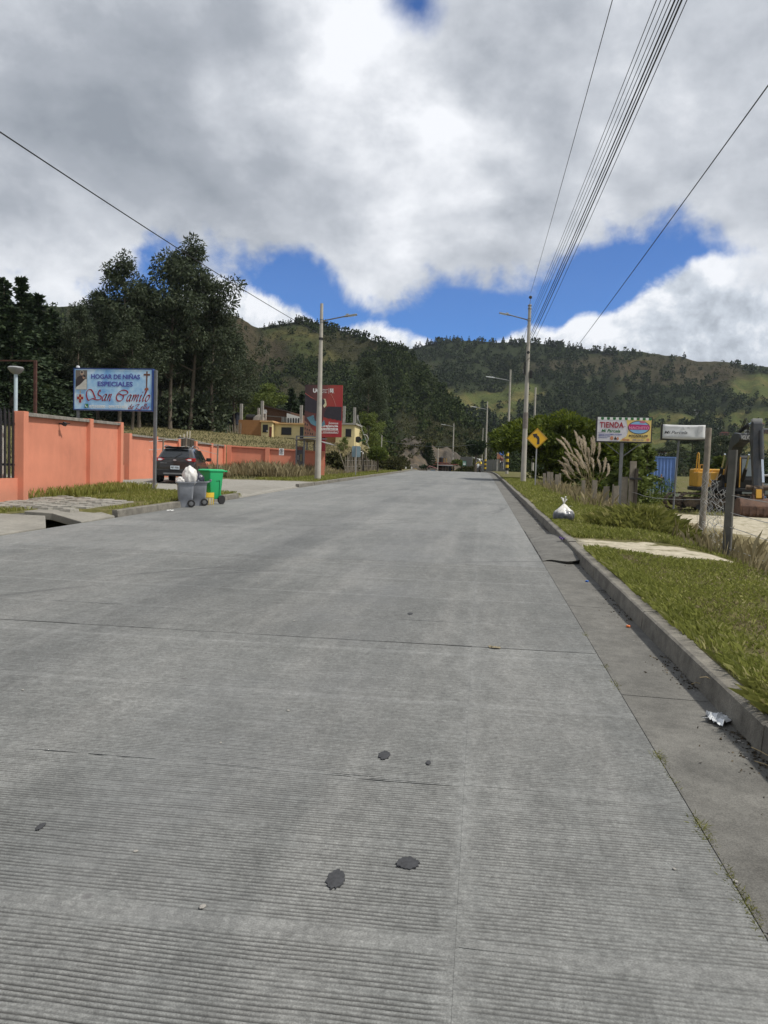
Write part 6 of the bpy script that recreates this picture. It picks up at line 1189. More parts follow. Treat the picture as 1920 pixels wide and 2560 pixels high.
for k in range(18):
    x = 163 + k * 37.1; m_ = M_GREENP if k % 2 else M_WHITE; ft('awning_scallop', [[(x, 128), (x + 37, 128), (x + 37, 148), (x + 31, 158), (x + 18, 162), (x + 6, 158), (x, 148)]], m_, .006)
def LT7(body, xa, xb, yt, yb, m, **k): (a, z0_), (b, z1_) = T7(xa, yb), T7(xb, yt); return lettering(ti, body, a, b, z0_, z1_, TY - .008, m, **k)
LT7('TIENDA', 188, 488, 188, 262, M_CRIMSON, weight=.035, spacing=1.1); LT7('Mi Parcela', 212, 448, 280, 322, M_GREENP, weight=.02, shear=.25); LT7('PRODUCTOS DE PRIMERA NECESIDAD', 182, 470, 340, 354, M_BLUET, weight=.02); LT7('DERIVADOS DE PANELA', 182, 326, 362, 375, M_BLUET, weight=.02); LT7('JUGO DE CAÑA', 182, 292, 384, 397, M_BLUET, weight=.02)
ft('oval_border', [ellipse(678, 252, 138, 86, 28)], M_DKPRINT, .006); ft('oval', [ellipse(678, 252, 128, 77, 28)], M_SKYP, .010); ft('name_band', [[(540, 235), (560, 212), (800, 218), (818, 250), (800, 280), (560, 280)]], M_MAG, .013); ft('candy_print', [ellipse(720, 182, 38, 15, 14)], mat('rose_print', (0.5, 0.13, 0.2), .5, .1), .013)
LT7('Dulcería', 608, 760, 208, 234, M_WHITE, weight=.02, shear=.25); o = LT7('NACHITO', 552, 806, 238, 276, mat('pink_letter', (0.62, 0.22, 0.36), .5, .05), weight=.04); o.location.y = -.008; LT7('Tradicional', 622, 730, 290, 308, M_BLUET, weight=.01); LT7('BOCADILLOS', 556, 792, 346, 372, M_DKPRINT, weight=.04, shear=.15); LT7('¡Y MUCHO MÁS!', 585, 765, 377, 388, M_DKPRINT, weight=.02, shear=.2); LT7('0989 123 776', 605, 740, 404, 420, M_BLUET, weight=.02)
[ft('sweets_print', [e_], mat('sweets_print', (0.50, 0.22, 0.12), .5, .25, 12), .008) for e_ in (ellipse(345, 395, 22, 26, 12), ellipse(420, 400, 14, 22, 12), ellipse(500, 412, 24, 16, 12), ellipse(548, 415, 22, 14, 12), ellipse(795, 408, 18, 20, 12))]; ft('bottle_print', [[(375, 415), (378, 390), (386, 385), (386, 372), (394, 372), (394, 385), (404, 392), (408, 415)]], M_DKPRINT, .008)
# sagging white canvas board
zMi = 20.8; kMi = zMi / (1598 * 5.184 * VS); pMi = base(1457, 1160, zMi); mi = thing('shop_sign', 'faded white canvas sign in a dark frame on a thin leaning post', 'sign', pMi); zm0 = at(1465, (1020 + 400 / 5.184) / VS, zMi).z - pMi.z
def M7(x, y): return ((x - 1180) * kMi, zm0 + (400 - y) * kMi)
(xa, za), (xb, zb_) = M7(968, 402), M7(1490, 228); mb = MB(); nn = 14; ca = []
for i in range(nn + 1):
    for j in range(7):
        u_, v_ = i / nn, j / 6; ca.append((xa + (xb - xa) * u_, -.02 - .025 * float(vnoise(u_ * 7, v_ * 4, 5)), za + (zb_ - za) * v_ + .015 * v_ * (abs(u_ - .5) * 2) ** 2 - (.02 if v_ == 0 else 0) * sin(pi * u_)))
mb.add(ca, [(i * 7 + j, (i + 1) * 7 + j, (i + 1) * 7 + j + 1, i * 7 + j + 1) for i in range(nn) for j in range(6)]); o = mb.build('canvas', mat('white_canvas', (0.62, 0.63, 0.63), .7, .12, 4, dirt=(.48, .49, .49), dscale=4), mi, True); so = o.modifiers.new('solid', 'SOLIDIFY'); so.thickness = .004
fr = MB(); fr.span((xa - .035, 0, za - .04), (xb + .035, .08, za - .004)).span((xa - .035, 0, za - .004), (xa + .0, .08, zb_)).span((xb, 0, za - .004), (xb + .035, .08, zb_)).span((xa, .0, zb_ - .03), (xb, .08, zb_)).build('frame', M_TRIM, mi)
MB().tube([(-.075, .10, -.4), (-.03, .10, za * .5), (.03, .10, zb_)], .028, 8).build('post', M_STEEL, mi, True); MB().lathe([(.036, -.03), (.036, .03)], 8, (-.055, .1, za * .42)).build('joint_sleeve', M_TRIM, mi)
def L7(body, xa, xb, yt, yb, m, **k): (a, z0_), (b, z1_) = M7(xa, yb), M7(xb, yt); return lettering(mi, body, a, b, z0_, z1_, -.05, m, **k)
M_FADE = mat('faded_print', (0.34, 0.35, 0.36), .7, .2, 9); M_FADE2 = mat('very_faded_print', (0.50, 0.51, 0.52), .7, .15, 9)
L7('Mi Parcela', 985, 1270, 305, 342, mat('dark_faded_print', (0.10, 0.105, 0.11), .7, .2, 9), weight=.01, shear=.3); L7('tienda de productos', 1000, 1310, 355, 388, M_FADE2); L7('DE', 1268, 1294, 252, 268, M_FADE, weight=.03); flat('faded_picture', [[M7(*q) for q in ((1395, 240), (1455, 240), (1450, 310), (1400, 330))], [M7(*q) for q in ((1390, 340), (1410, 335), (1415, 365), (1392, 365))], [M7(*q) for q in ((1180, 285), (1215, 250), (1240, 290))]], -.048, M_FADE2, mi)
# fence posts
def post(label, bx, by, z, ty, m, r=None, sq=None, lean=0.0, name='fence_post', group=None, rz=0.0):
    p = base(bx, by, z); h = at(bx, ty, z).z - p.z; t = thing(name, label, 'post', p, rz, group); mb = MB()
    if sq:
        rr_ = random.Random(int(bx)); n_ = 6; mb2 = []
        for i in range(n_ + 1): f_ = i / n_; mb2.append((-.3 + (h + .3) * f_, sq[0] / 2 * (1 + rr_.uniform(-.05, .05)), sq[1] / 2 * (1 + rr_.uniform(-.05, .05)), .012, lean * f_ * h + rr_.uniform(-.004, .004), 0))
        loft(mb, mb2, 1)
    else: mb.tube([(lean * h * f_, 0.01 * sin(f_ * 7), -.3 + (h + .3) * f_) for f_ in (0, .25, .5, .75, 1)], [r * 1.12, r * 1.03, r, r * .96, r * .93], 10)
    o = mb.build('post_body', m, t, not sq); return t, p, h
M_POSTG = mat('grey_weathered_post', (0.235, 0.205, 0.165), .95, .3, 5, .008, 30, dirt=(.12, .10, .085)); M_POSTD = mat('dark_angle_post', (0.095, 0.092, 0.082), .8, .35, 4, .004, 40, dirt=(.055, .05, .042))
tp1, pp1, hp1 = post('tall grey weathered wooden post right of the white canvas sign', 1513, 1182, 17.6, 925, M_POSTG, r=.072, lean=.02)
tp2, pp2, hp2 = post('dark square post nearest the camera on the right verge', 1566, 1245, 12.9, 972, M_POSTD, sq=(.13, .13), lean=.015, rz=-.45)
ts1, ps1, hs1 = post('tall split grey post with a black strap right of the shop sign post', 1362, 1104, 24.5, 996, M_POSTG, sq=(.20, .09), lean=.01)
ts2, ps2, hs2 = post('shorter grey board standing against the strapped post', 1347, 1106, 24.6, 1030, M_POSTG, sq=(.20, .06))
ts3, ps3, hs3 = post('dark slender stake on the right of the strapped post', 1371, 1108, 24.4, 1012, M_DKWOOD, sq=(.10, .09))
t = thing('black_strap', 'black strap tying the split grey post to the dark stake', 'strap', (ps1.x + .04, ps1.y - .02, ps1.z + hs1 * .70), 0); MB().box((.06, -.02, 0), (.36, .19, .07)).build('strap', M_BLACK, t, bevel=.01)
for i, (zx, zyt, zyb, wd_, z) in enumerate([(318, 880, 985, 26, 41), (355, 866, 990, 30, 40), (388, 870, 992, 28, 39), (438, 892, 985, 36, 38), (474, 880, 990, 20, 37), (700, 950, 1120, 34, 31), (806, 948, 1190, 48, 29), (914, 1010, 1230, 52, 27.5), (1022, 1006, 1170, 50, 26.5), (988, 990, 1150, 10, 26.8)]):
    labs = ['leftmost short stake under the feathery tree', 'second short stake left of the pampas grass', 'pale third stake left of the pampas grass', 'broad stake with leaves behind it left of the pampas grass', 'thin stake just left of the pampas grass', 'grey stake half hidden in the pampas stems', 'broad grey stake at the right of the pampas stems', 'leaning broad stake between the pampas and the shop sign post', 'broad stake just left of the shop sign post', 'thin stick just left of the shop sign post']
    post(labs[i], (1280 + zx / 3.95) / VS, (960 + zyb / 3.95) / VS, z, (960 + zyt / 3.95) / VS, M_POSTG, sq=(wd_ / 3.95 / VS / 1598 * z, .10), lean=(-.02, .01, 0, .02, -.03, .0, .01, .05, .0, .02)[i], group=None)
# crumpled mesh and barbed strands
cm = thing('wire_mesh', 'crumpled chain link mesh hanging between the two near posts', 'mesh', pp1); rr = random.Random(21); d_ = pp2 - pp1
for k in range(17):
    f_ = .04 + .80 * k / 16; h0 = hp1 * (.50 - .02 * k / 21) + rr.uniform(-.08, .12) + .25 * sin(f_ * 6); pts = []
    for i in range(14): zz_ = h0 * (1 - i / 13) + .05; pts.append(d_ * f_ * (1 if i else 1) + Vector((.035 * (-1) ** i + rr.uniform(-.03, .03) + .10 * sin(i * .6 + k), rr.uniform(-.03, .03), zz_ - d_.z * 0)))
    MB().tube(pts, .0036, 4, False).build('mesh_wire', M_GALV, cm)
for z in (.55, 1.0): MB().tube([d_ * f_ + Vector((0, 0, z + .04 * sin(f_ * 20))) for f_ in np.linspace(0, 1, 12)], .006, 4, False).build('line_wire', M_GALV, cm)
def strand(lab, A, B, sag): tag(MB().tube([A.lerp(B, i / 14) + Vector((rr.uniform(-.01, .01), 0, -sag * 4 * (i / 14) * (1 - i / 14) + rr.uniform(-.015, .015))) for i in range(15)], .006, 4, False).build('barbed_wire', M_GALV), lab, 'wire')
nx = pp2 + Vector((-.05, -7.5, .3)); nx = Vector((5.6, 6.2, gz(5.6, 6.2)))
for k, f_ in enumerate((.58, .42, .28, .10)): strand(['top', 'second', 'third', 'lowest'][k] + ' barbed wire strand running from the dark near post out of the frame', pp2 + Vector((.02, -.09, hp2 * f_)), nx + Vector((0, 0, 2.1 * f_ - .05)), .12)
strand('barbed wire strand between the strapped post and the grey wooden post', ps1 + Vector((0, 0, .9)), pp1 + Vector((0, 0, 1.1)), .1)

# ------------------------------------------------------------------ container, corn, low wall, field
M_CONT = mat('blue_container_paint', (0.13, 0.23, 0.52), .6, .12, 2, dirt=(.09, .16, .36)); zK = 72; pK2 = base((1280 + 1490 / 3.95) / VS, 1040, zK); kK = zK / (1598 * 3.95 * VS); ct = thing('container', 'blue corrugated shipping container with an open doorway behind the corn', 'container', pK2, .0)
zt_ = at((1280 + 1490 / 3.95) / VS, (960 + 718 / 3.95) / VS, zK).z - pK2.z; xl, xr = -190 * kK, 118 * kK; mb = MB(); prof = []; x = xl + .38; i = 0
while x < xr - .12: prof += [(x, 0), (x + .08, .055), (x + .17, .055), (x + .25, 0)]; x += .31
mb.prism([(p_[0], p_[1]) for p_ in prof] + [(prof[-1][0], .3), (xl + .38, .3)], 'z', -.3, zt_ - .10); mb.build('wall', M_CONT, ct); MB().span((xl, -.03, zt_ - .12), (xr, 2.4, zt_)).build('roof_rail', M_CONT, ct); MB().span((xr - .10, -.03, -.3), (xr, 2.4, zt_ - .121)).build('corner_post', mat('pale_blue_edge', (0.30, 0.38, 0.55), .6, .1), ct); MB().span((xl, -.02, -.3), (xl + .10, 2.4, zt_ - .121)).build('corner_post', M_CONT, ct); MB().span((xl + .1, .25, -.3), (xl + .38, .3, zt_ - .121)).build('doorway', M_DARKWIN, ct); MB().span((xl + .1, 2.3, -.3), (xr - .1, 2.4, zt_ - .121)).build('back_wall', M_CONT, ct)  # dark plate across the open doorway paints the shade inside
pW = base((1280 + 1240 / 3.95) / VS, 1065, 58); pW2 = base((1280 + 1660 / 3.95) / VS, 1065, 57); t = thing('low_wall', 'low pale wall half hidden behind the corn plants', 'wall', pW, atan2((pW2 - pW).y, (pW2 - pW).x)); MB().span((0, 0, -.3), ((pW2 - pW).length, .15, .55)).build('wall', mat('pale_block', (0.50, 0.49, 0.44), .9, .15, 4), t)
def corn(seed):
    rs_ = np.random.RandomState(seed); P = []; D = []; L = []; W_ = []
    V = []; F = []
    for k in range(13):
        a = k * 2.4 + rs_.uniform(-.4, .4); z = .25 + k * .125; ln = rs_.uniform(.55, .85); pts = []
        for i in range(5):
            s_ = i / 4; r_ = ln * s_; zz_ = z + .42 * ln * s_ * 1.3 - .85 * ln * s_ * s_; w_ = .05 * sin(pi * min(1, .15 + s_ * .85)) + .003; cx_, cy_ = cos(a), sin(a); pts.append(((r_ * cx_ - w_ * cy_, r_ * cy_ + w_ * cx_, zz_), (r_ * cx_ + w_ * cy_, r_ * cy_ - w_ * cx_, zz_)))
        b = len(V)
        for l_, r2 in pts: V += [l_, r2]
        F += [(b + 2 * i, b + 2 * i + 1, b + 2 * i + 3, b + 2 * i + 2) for i in range(4)]
    mb = MB(); mb.add(V, F); mb.tube([(0, 0, -.1), (0, 0, 1.2), (.03, 0, 2.0)], [.025, .02, .008], 4, False)
    return mb
corn_me = []
for k in range(3): o = corn(500 + k).build('corn_plant', M_CORN); corn_me.append(o.data); bpy.data.objects.remove(o)
rr = random.Random(31)
for r_ in range(5):
    for c_ in range(18):
        px = 1262 + c_ * 11.0 + rr.uniform(-3, 3); p = base(px, 1060, 49 + r_ * 1.6 + rr.uniform(-.3, .3)); o = link('corn_plant', rr.choice(corn_me)); s_ = rr.uniform(.62, .95); o.location = p; o.scale = (s_ * 1.1, s_ * 1.1, s_); o.rotation_euler = (rr.uniform(-.08, .08), rr.uniform(-.08, .08), rr.uniform(0, 6.28)); tag(o, 'green corn plant in the rows before the blue container', 'corn plant', 'corn plants in the field')

# ------------------------------------------------------------------ excavator
M_EXY = mat('machine_yellow', (0.56, 0.30, 0.035), .5, .12, 3, dirt=(.33, .19, .05), dscale=1.6); M_EXG = mat('machine_grey', (0.042, 0.046, 0.052), .45, .2, 3, dirt=(.085, .078, .066), dscale=1.8); M_EXK = mat('machine_black', (0.018, 0.018, 0.019), .6, .3, 4); M_TRACK = mat('muddy_track', (0.085, 0.062, 0.045), .9, .4, 5, .01, 20, dirt=(.22, .16, .10), dscale=2.5); M_BUCKET = mat('rusty_bucket', (0.105, 0.058, 0.040), .8, .4, 4, .004, 25, dirt=(.20, .105, .06), dscale=3); M_CHROMER = mat('piston_chrome', (.75, .78, .82), .15, .03, metal=1.0)
zE = 40.5; pE = at(1568, 1106, zE); pE.z = gz(pE.x, pE.y); hx = radians(-90) + YAW - .25; ex = thing('excavator', 'yellow and grey tracked excavator facing the camera with its boom raised', 'excavator', pE, hx)
# local: X forward (towards the camera), Y to its left (right in the picture)
def trk(xc):
    r = .46; L_ = 2.45; n_ = 46; pts = []
    per = 2 * (2 * L_) + 2 * pi * r
    for i in range(n_):
        s_ = per * i / n_
        if s_ < 2 * L_: p = (-L_ + s_, 0.93 - .46 + r, 0)
        elif s_ < 2 * L_ + pi * r: a = (s_ - 2 * L_) / r; p = (L_ + r * sin(a), .47 + r * cos(a), -a)
        elif s_ < 4 * L_ + pi * r: p = (L_ - (s_ - 2 * L_ - pi * r), .47 - r, pi)
        else: a = (s_ - 4 * L_ - pi * r) / r; p = (-L_ - r * sin(a), .47 - r * cos(a), pi - a)
        pts.append(p)
    shoe = MB().box((0, 0, 0), (.225, .6, .05)).box((.04, 0, .045), (.03, .6, .045)); sm = None
    tr_ = MB().prism([(-L_ - .1, .25), (L_ + .1, .25), (L_ + .25, .47), (L_ + .1, .72), (-L_ - .1, .72), (-L_ - .25, .47)], 'y', -.20, .20).build('track', M_TRACK, ex)
    for (y, z, a) in pts:
        if sm is None: o = shoe.build('track_shoe', M_TRACK, tr_); sm = o.data
        else: o = link('track_shoe', sm, None, tr_)
        o.location = (y, 0, z); o.rotation_euler = (0, -a, 0)
    tr_.location = (xc * cos(.15), xc * sin(.15), 0); tr_.rotation_euler = (0, 0, pi / 2 + .15)
    for k in range(7): MB().lathe([(.02, -.22), (.15, -.22), (.15, .22), (.02, .22)], 14, (-1.9 + k * .63, 0, .24), Matrix.Rotation(pi / 2, 3, 'X')).build('roller', M_EXK, tr_)
    return tr_
trk(1.25); trk(-1.25)
MB().span((-.9, -1.0, .45), (.9, 1.0, .95)).build('track_frame', M_EXK, ex); MB().lathe([(.75, .95), (.75, 1.12)], 24).build('slew_ring', M_EXK, ex)
MB().span((-2.3, -1.72, 1.12), (1.25, 1.32, 1.32)).build('deck', M_EXK, ex, bevel=.03)
mb = MB(); loft(mb, [(1.32, .42, 1.22, .25, -2.35, 0), (2.2, .42, 1.22, .28, -2.35, 0), (2.3, .34, 1.15, .28, -2.35, 0)]); mb.build('counterweight', M_EXY, ex, True)
MB().span((-1.9, -1.70, 1.325), (-.35, 1.25, 2.32)).build('engine_hood', M_EXY, ex, bevel=.08, seg=3); MB().span((-.34, -1.72, 1.325), (1.22, -.52, 2.12)).build('tool_box', M_EXY, ex, bevel=.05, seg=3); MB().span((.35, -1.02, 1.33), (1.235, -.505, 1.72)).build('side_panel', mat('machine_panel_dark', (0.045, 0.042, 0.038), .6, .3), ex, bevel=.03); MB().span((-.33, -.48, 1.33), (.9, -.30, 2.0)).build('hose_bank', M_EXK, ex)
MB().tube([(0.9, -1.64, 2.12), (0.92, -1.64, 3), (0.87, -1.65, 3.13), (0.75, -1.67, 3.15), (0.62, -1.69, 3.05), (0.5, -1.7, 2.12)], .03, 8).build('handrail', M_EXY, ex, True); MB().tube([(-.3, -1.22, 2.3), (-.3, -1.22, 2.55), (-1.4, -1.22, 2.55), (-1.4, -1.22, 2.3)], .025, 8).build('handrail', M_EXY, ex, True)
cab = MB().prism([(-.55, 1.32), (1.15, 1.32), (1.22, 1.75), (1.05, 2.95), (.9, 3.05), (-.55, 3.05)], 'y', .34, 1.30).build('cab', M_EXK, ex, bevel=.05)
quadp('window', [(1.205, .46, 1.95), (1.205, 1.20, 1.95), (1.075, 1.20, 2.86), (1.075, .46, 2.86)], glassmat('cab_glass', (0.13, 0.16, 0.165), .08), cab, .03); quadp('window', [(.95, 1.302, 1.8), (-.4, 1.302, 1.8), (-.4, 1.302, 2.9), (.9, 1.302, 2.9)], MATS['cab_glass'], cab, .02); MB().box((1.02, .83, 2.48), (.03, .36, .3)).build('seat_back', M_GALV, cab)
for y in (.36, 1.28): MB().tube([(1.24, y, 1.36), (1.26, y, 1.75), (1.10, y, 2.95)], .035, 8).build('cab_pillar', M_EXY, cab, True)
def beam(name, path, ys2, m, parent, w0):
    """side outline prism of width w0 centred on the boom plane"""
    return MB().prism(path, 'y', ys2 - w0 / 2, ys2 + w0 / 2).build(name, m, parent, bevel=.025)
bm_ = beam('boom', [(.55, 1.75), (.85, 1.55), (1.25, 2.1), (2.15, 3.10), (2.75, 3.42), (4.15, 3.62), (4.30, 3.78), (4.22, 3.98), (4.02, 4.02), (2.9, 4.12), (2.1, 3.95), (1.5, 3.25)], -.08, M_EXG, ex, .52)
lettering(bm_, 'VOLVO', 0, 1, 0, 1, 0, M_WHITE, weight=.03); vl = [c for c in bm_.children][0]; vl.name = 'lettering'
vl.rotation_euler = (0, 0, pi / 2); vl.scale = (.42, 1, .22); vl.location = (4.335, -.29, 3.70)
armo = beam('arm', [(4.55, 4.55), (4.80, 4.62), (5.05, 4.45), (5.15, 3.6), (5.75, 1.42), (5.62, 1.28), (5.45, 1.36), (4.62, 3.3), (4.35, 3.6), (4.38, 3.95)], .0 + .28, M_EXG, ex, .40)
MB().box((4.75, .28, 4.60), (.34, .44, .16)).build('arm_top_plate', M_GALV, armo, bevel=.02)
for y in (-.62, .52): c1 = MB().tube([(.95, y, 1.5), (1.75, y, 2.35)], .095, 12).build('boom_cylinder', M_EXK, ex, True); MB().tube([(1.75, y, 2.35), (2.35, y, 3.05)], .05, 10).build('piston_rod', M_CHROMER, c1, True)
c2 = MB().tube([(2.6, .0, 4.22), (3.7, .12, 4.45)], .10, 12).build('arm_cylinder', M_EXK, ex, True); MB().tube([(3.7, .12, 4.45), (4.6, .25, 4.55)], .055, 10).build('piston_rod', M_CHROMER, c2, True)
c3 = MB().tube([(5.15, .42, 4.1), (5.52, .44, 2.72)], .095, 12).build('bucket_cylinder', M_EXG, ex, True); MB().tube([(5.52, .44, 2.72), (5.86, .46, 1.62)], .058, 12).build('piston_rod', M_CHROMER, c3, True)
mb = MB(); [mb.tube([(4.3, .02 + d_, 3.9), (4.5, -.1 + d_, 4.5), (4.2, -.12 + d_, 4.75), (3.2, -.1 + d_, 4.3)], .02, 6) for d_ in (0, .06)]; mb.build('hydraulic_hose', M_EXK, ex, True); MB().tube([(5.25, .52, 3.2), (5.32, .52, 2.9)], .035, 6).build('marker', mat('red_marker', (.45, .05, .03), .6, .1), ex)
MB().tube([(5.62, -.22, 1.38), (5.62, .78, 1.38)], .12, 14).build('pin', M_TRACK, ex, True); lk = MB().prism([(5.5, .75), (5.85, .72), (5.9, 1.35), (5.7, 1.5), (5.5, 1.35)], 'y', .08, .48).build('linkage', M_TRACK, ex, bevel=.02); MB().prism([(5.86, .8), (6.02, .9), (5.95, 1.3), (5.88, 1.3)], 'y', .16, .40).build('link_plate', M_EXY, lk, bevel=.01)
bx = [(5.35, .82), (6.05, .78), (6.30, .45), (6.32, .10), (6.12, -.16), (5.70, -.24), (5.1, -.16), (4.7, .08)]
mb = MB(); yb0, yb1 = -.55, 1.25; n_ = len(bx)
for y in (yb0, yb1): mb.v += [(x, y, z + .06) for x, z in bx]
for i in range(n_ - 1): mb.f.append((i, i + 1, n_ + i + 1, n_ + i))
mb.f += [tuple(range(n_)), tuple(range(n_, 2 * n_))[::-1]]; bu = mb.build('bucket', M_BUCKET, ex, True, bevel=.02)
for y in (yb0 + .1, yb0 + .5, yb0 + .9, yb0 + 1.3, yb0 + 1.7): MB().span((4.35, y - .06, .02), (4.74, y + .06, .14)).build('tooth', M_BUCKET, bu)
for y in (.08, .48): MB().prism([(5.45, .80), (6.02, .80), (5.95, 1.0), (5.78, 1.12), (5.55, 1.08)], 'y', y - .04, y + .04).build('lug', M_BUCKET, bu)
for y in np.linspace(yb0 + .15, yb1 - .15, 6): MB().prism([(6.305, .42), (6.345, .42), (6.36, .12), (6.15, -.20), (5.72, -.28), (5.7, -.24), (6.12, -.15), (6.32, .10)], 'y', y - .05, y + .05).build('wear_strip', M_BUCKET, bu)

# ------------------------------------------------------------------ people
M_SKINR = mat('skin', (0.27, 0.145, 0.090), .6, .06, 8); M_HAIR = mat('black_hair', (0.010, 0.009, 0.008), .6, .2); M_SHIRTK = mat('black_shirt', (0.012, 0.012, 0.014), .9, .2, 6); M_JEANS = mat('blue_jeans', (0.045, 0.085, 0.17), .9, .15, 6)
def skin(name, J, m, parent):
    """one continuous surface grown round a skeleton; J: name -> (parent, (x, y, z), radius)"""
    ks = list(J); ix = {k: i for i, k in enumerate(ks)}; me = bpy.data.meshes.new(name); me.from_pydata([J[k][1] for k in ks], [(ix[k], ix[J[k][0]]) for k in ks if J[k][0]], []); o = link(name, me, m, parent)
    o.modifiers.new('skin', 'SKIN').use_smooth_shade = True
    for k in ks: v = me.skin_vertices[0].data[ix[k]]; r_ = J[k][2]; v.radius = r_ if isinstance(r_, tuple) else (r_, r_); v.use_root = J[k][0] is None
    s = o.modifiers.new('sub', 'SUBSURF'); s.levels = 1; s.render_levels = 1; return o
def person(label, loc, rz, P, shirt, trousers, hair=M_HAIR, extra=None, shoes=M_TRIM, sleeves=True):
    t = thing('person', label, 'person', loc, rz); J = {'pelvis': (None, P['pelvis'], (.13, .10)), 'waist': ('pelvis', P['waist'], (.125, .09)), 'chest': ('waist', P['chest'], (.155, .11)), 'neck': ('chest', P['neck'], .055), 'jaw': ('neck', tuple(np.array(P['neck']) + (np.array(P['head']) - np.array(P['neck'])) * .45), .075), 'head': ('jaw', P['head'], (.08, .095)), 'crown': ('head', tuple(np.array(P['head']) + np.array((0, 0, .09))), .055)}
    f_ = np.array(P.get('face', (0, 1, 0)), float); hd = np.array(P['head']); J['nose'] = ('head', tuple(hd + f_ * .105 + np.array((0, 0, -.02))), .016)
    for s in 'lr':
        J['sh' + s] = ('chest', P['sh' + s], .062); J['el' + s] = ('sh' + s, P['el' + s], .045); J['wr' + s] = ('el' + s, P['wr' + s], .03); w_, e_ = np.array(P['wr' + s]), np.array(P['el' + s]); d_ = (w_ - e_) / (np.linalg.norm(w_ - e_) + 1e-6); sd_ = np.cross(d_, (0.3, .9, .2)); sd_ /= np.linalg.norm(sd_) + 1e-6
        J['palm' + s] = ('wr' + s, tuple(w_ + d_ * .07), (.036, .02))
        for q_, (off, ln) in enumerate(((-.03, .075), (-.01, .09), (.01, .085), (.03, .065))): J['kn%s%d' % (s, q_)] = ('palm' + s, tuple(w_ + d_ * .11 + sd_ * off), .010); J['fi%s%d' % (s, q_)] = ('kn%s%d' % (s, q_), tuple(w_ + d_ * (.11 + ln) + sd_ * off * 1.2 + np.array((0, .015, -.01))), .008)
        J['th' + s] = ('palm' + s, tuple(w_ + d_ * .09 + sd_ * -.065), .010)
        J['hip' + s] = ('pelvis', P['hip' + s], .095); J['kn' + s] = ('hip' + s, P['kn' + s], .062); J['an' + s] = ('kn' + s, P['an' + s], .04); a_ = np.array(P['an' + s]); J['toe' + s] = ('an' + s, tuple(a_ + f_ * .16 + np.array((0, 0, -.05))), .035)
    skin('body', J, M_SKINR, t); g = 1.22
    S_ = {k: (J[k][0], J[k][1], tuple(np.array(J[k][2]) * g) if isinstance(J[k][2], tuple) else J[k][2] * g) for k in ['pelvis', 'waist', 'chest']}; S_['collar'] = ('chest', tuple(np.array(P['chest']) * .35 + np.array(P['neck']) * .65), .075)
    for s in 'lr': S_['sh' + s] = ('chest', P['sh' + s], .08); S_['slv' + s] = ('sh' + s, tuple(np.array(P['sh' + s]) * .25 + np.array(P['el' + s]) * .75) if sleeves != 'long' else P['el' + s], .062)
    if sleeves == 'long':
        for s in 'lr': S_['cuf' + s] = ('slv' + s, P['wr' + s], .045)
    skin('shirt', S_, shirt, t)
    T_ = {'pelvis': (None, tuple(np.array(P['pelvis']) + np.array((0, 0, .03))), (.145, .115))}
    for s in 'lr': T_['hip' + s] = ('pelvis', P['hip' + s], .112); T_['kn' + s] = ('hip' + s, P['kn' + s], .080); T_['an' + s] = ('kn' + s, P['an' + s], .068)
    skin('trousers', T_, trousers, t)
    for s in 'lr': a_ = np.array(P['an' + s]); skin('shoe', {'h': (None, tuple(a_ + np.array((0, 0, -.04))), .05), 't': ('h', tuple(a_ + f_ * .18 + np.array((0, 0, -.055))), .042)}, shoes, t)
    if hair: skin('hair', {'a': (None, tuple(hd + np.array((0, 0, .04)) - f_ * .03), (.095, .11)), 'b': ('a', tuple(hd + np.array((0, 0, .10)) - f_ * .01), .075)}, hair, t)
    return t
STD = dict(pelvis=(0, 0, .95), waist=(0, 0, 1.10), chest=(0, 0, 1.32), neck=(0, 0, 1.50), head=(0, .02, 1.62), shl=(-.19, 0, 1.42), shr=(.19, 0, 1.42), ell=(-.25, .02, 1.14), elr=(.25, .02, 1.14), wrl=(-.26, .12, .90), wrr=(.26, .12, .90), hipl=(-.10, 0, .90), hipr=(.10, 0, .90), knl=(-.11, .02, .50), knr=(.11, .02, .50), anl=(-.12, 0, .09), anr=(.12, 0, .09), face=(0, 1, 0))
pm_ = base(1645, 1062, 36.2); P_ = dict(STD, shl=(-.17, .04, 1.42), ell=(-.34, .22, 1.34), wrl=(-.20, .40, 1.46), elr=(.26, .12, 1.20), wrr=(.10, .34, 1.22), head=(0, .06, 1.63), chest=(0, .03, 1.32))
person('man in a black shirt and blue jeans standing by the excavator with one arm raised', pm_, .35, P_, M_SHIRTK, M_JEANS); wb = [o for o in SC.objects if o.name.startswith('person')][-1]; MB().lathe([(.085, 0), (.087, .07)], 12, (.11, .01, .34)).build('reflective_band', mat('reflective_yellow', (.62, .68, .25), .4, .1), wb, True); MB().lathe([(.085, 0), (.087, .07)], 12, (-.11, .01, .34)).build('reflective_band', MATS['reflective_yellow'], wb, True)
pq = base((1280 + 1470 / 3.95) / VS, 1045, 68); pq.z += .25; person('person in dark clothes before the blue container, seen above the corn', pq, pi, STD, mat('dark_jacket', (.016, .024, .022), .9, .2), M_SHIRTK, sleeves='long')
pw = base(1083, 1016, 100); pw.z = max(pw.z, at(1083, 1011, 100).z - .05); person('walker with dark hair and a red black top on the verge by the striped pole', pw, .4, dict(STD, knl=(-.11, .16, .52), anl=(-.12, .02, .10), knr=(.11, -.04, .5), anr=(.12, -.24, .12), elr=(.27, -.10, 1.16), wrr=(.27, .02, .92)), mat('maroon_top', (.10, .03, .04), .9, .3, 9), mat('grey_trousers', (.05, .055, .07), .9, .2))
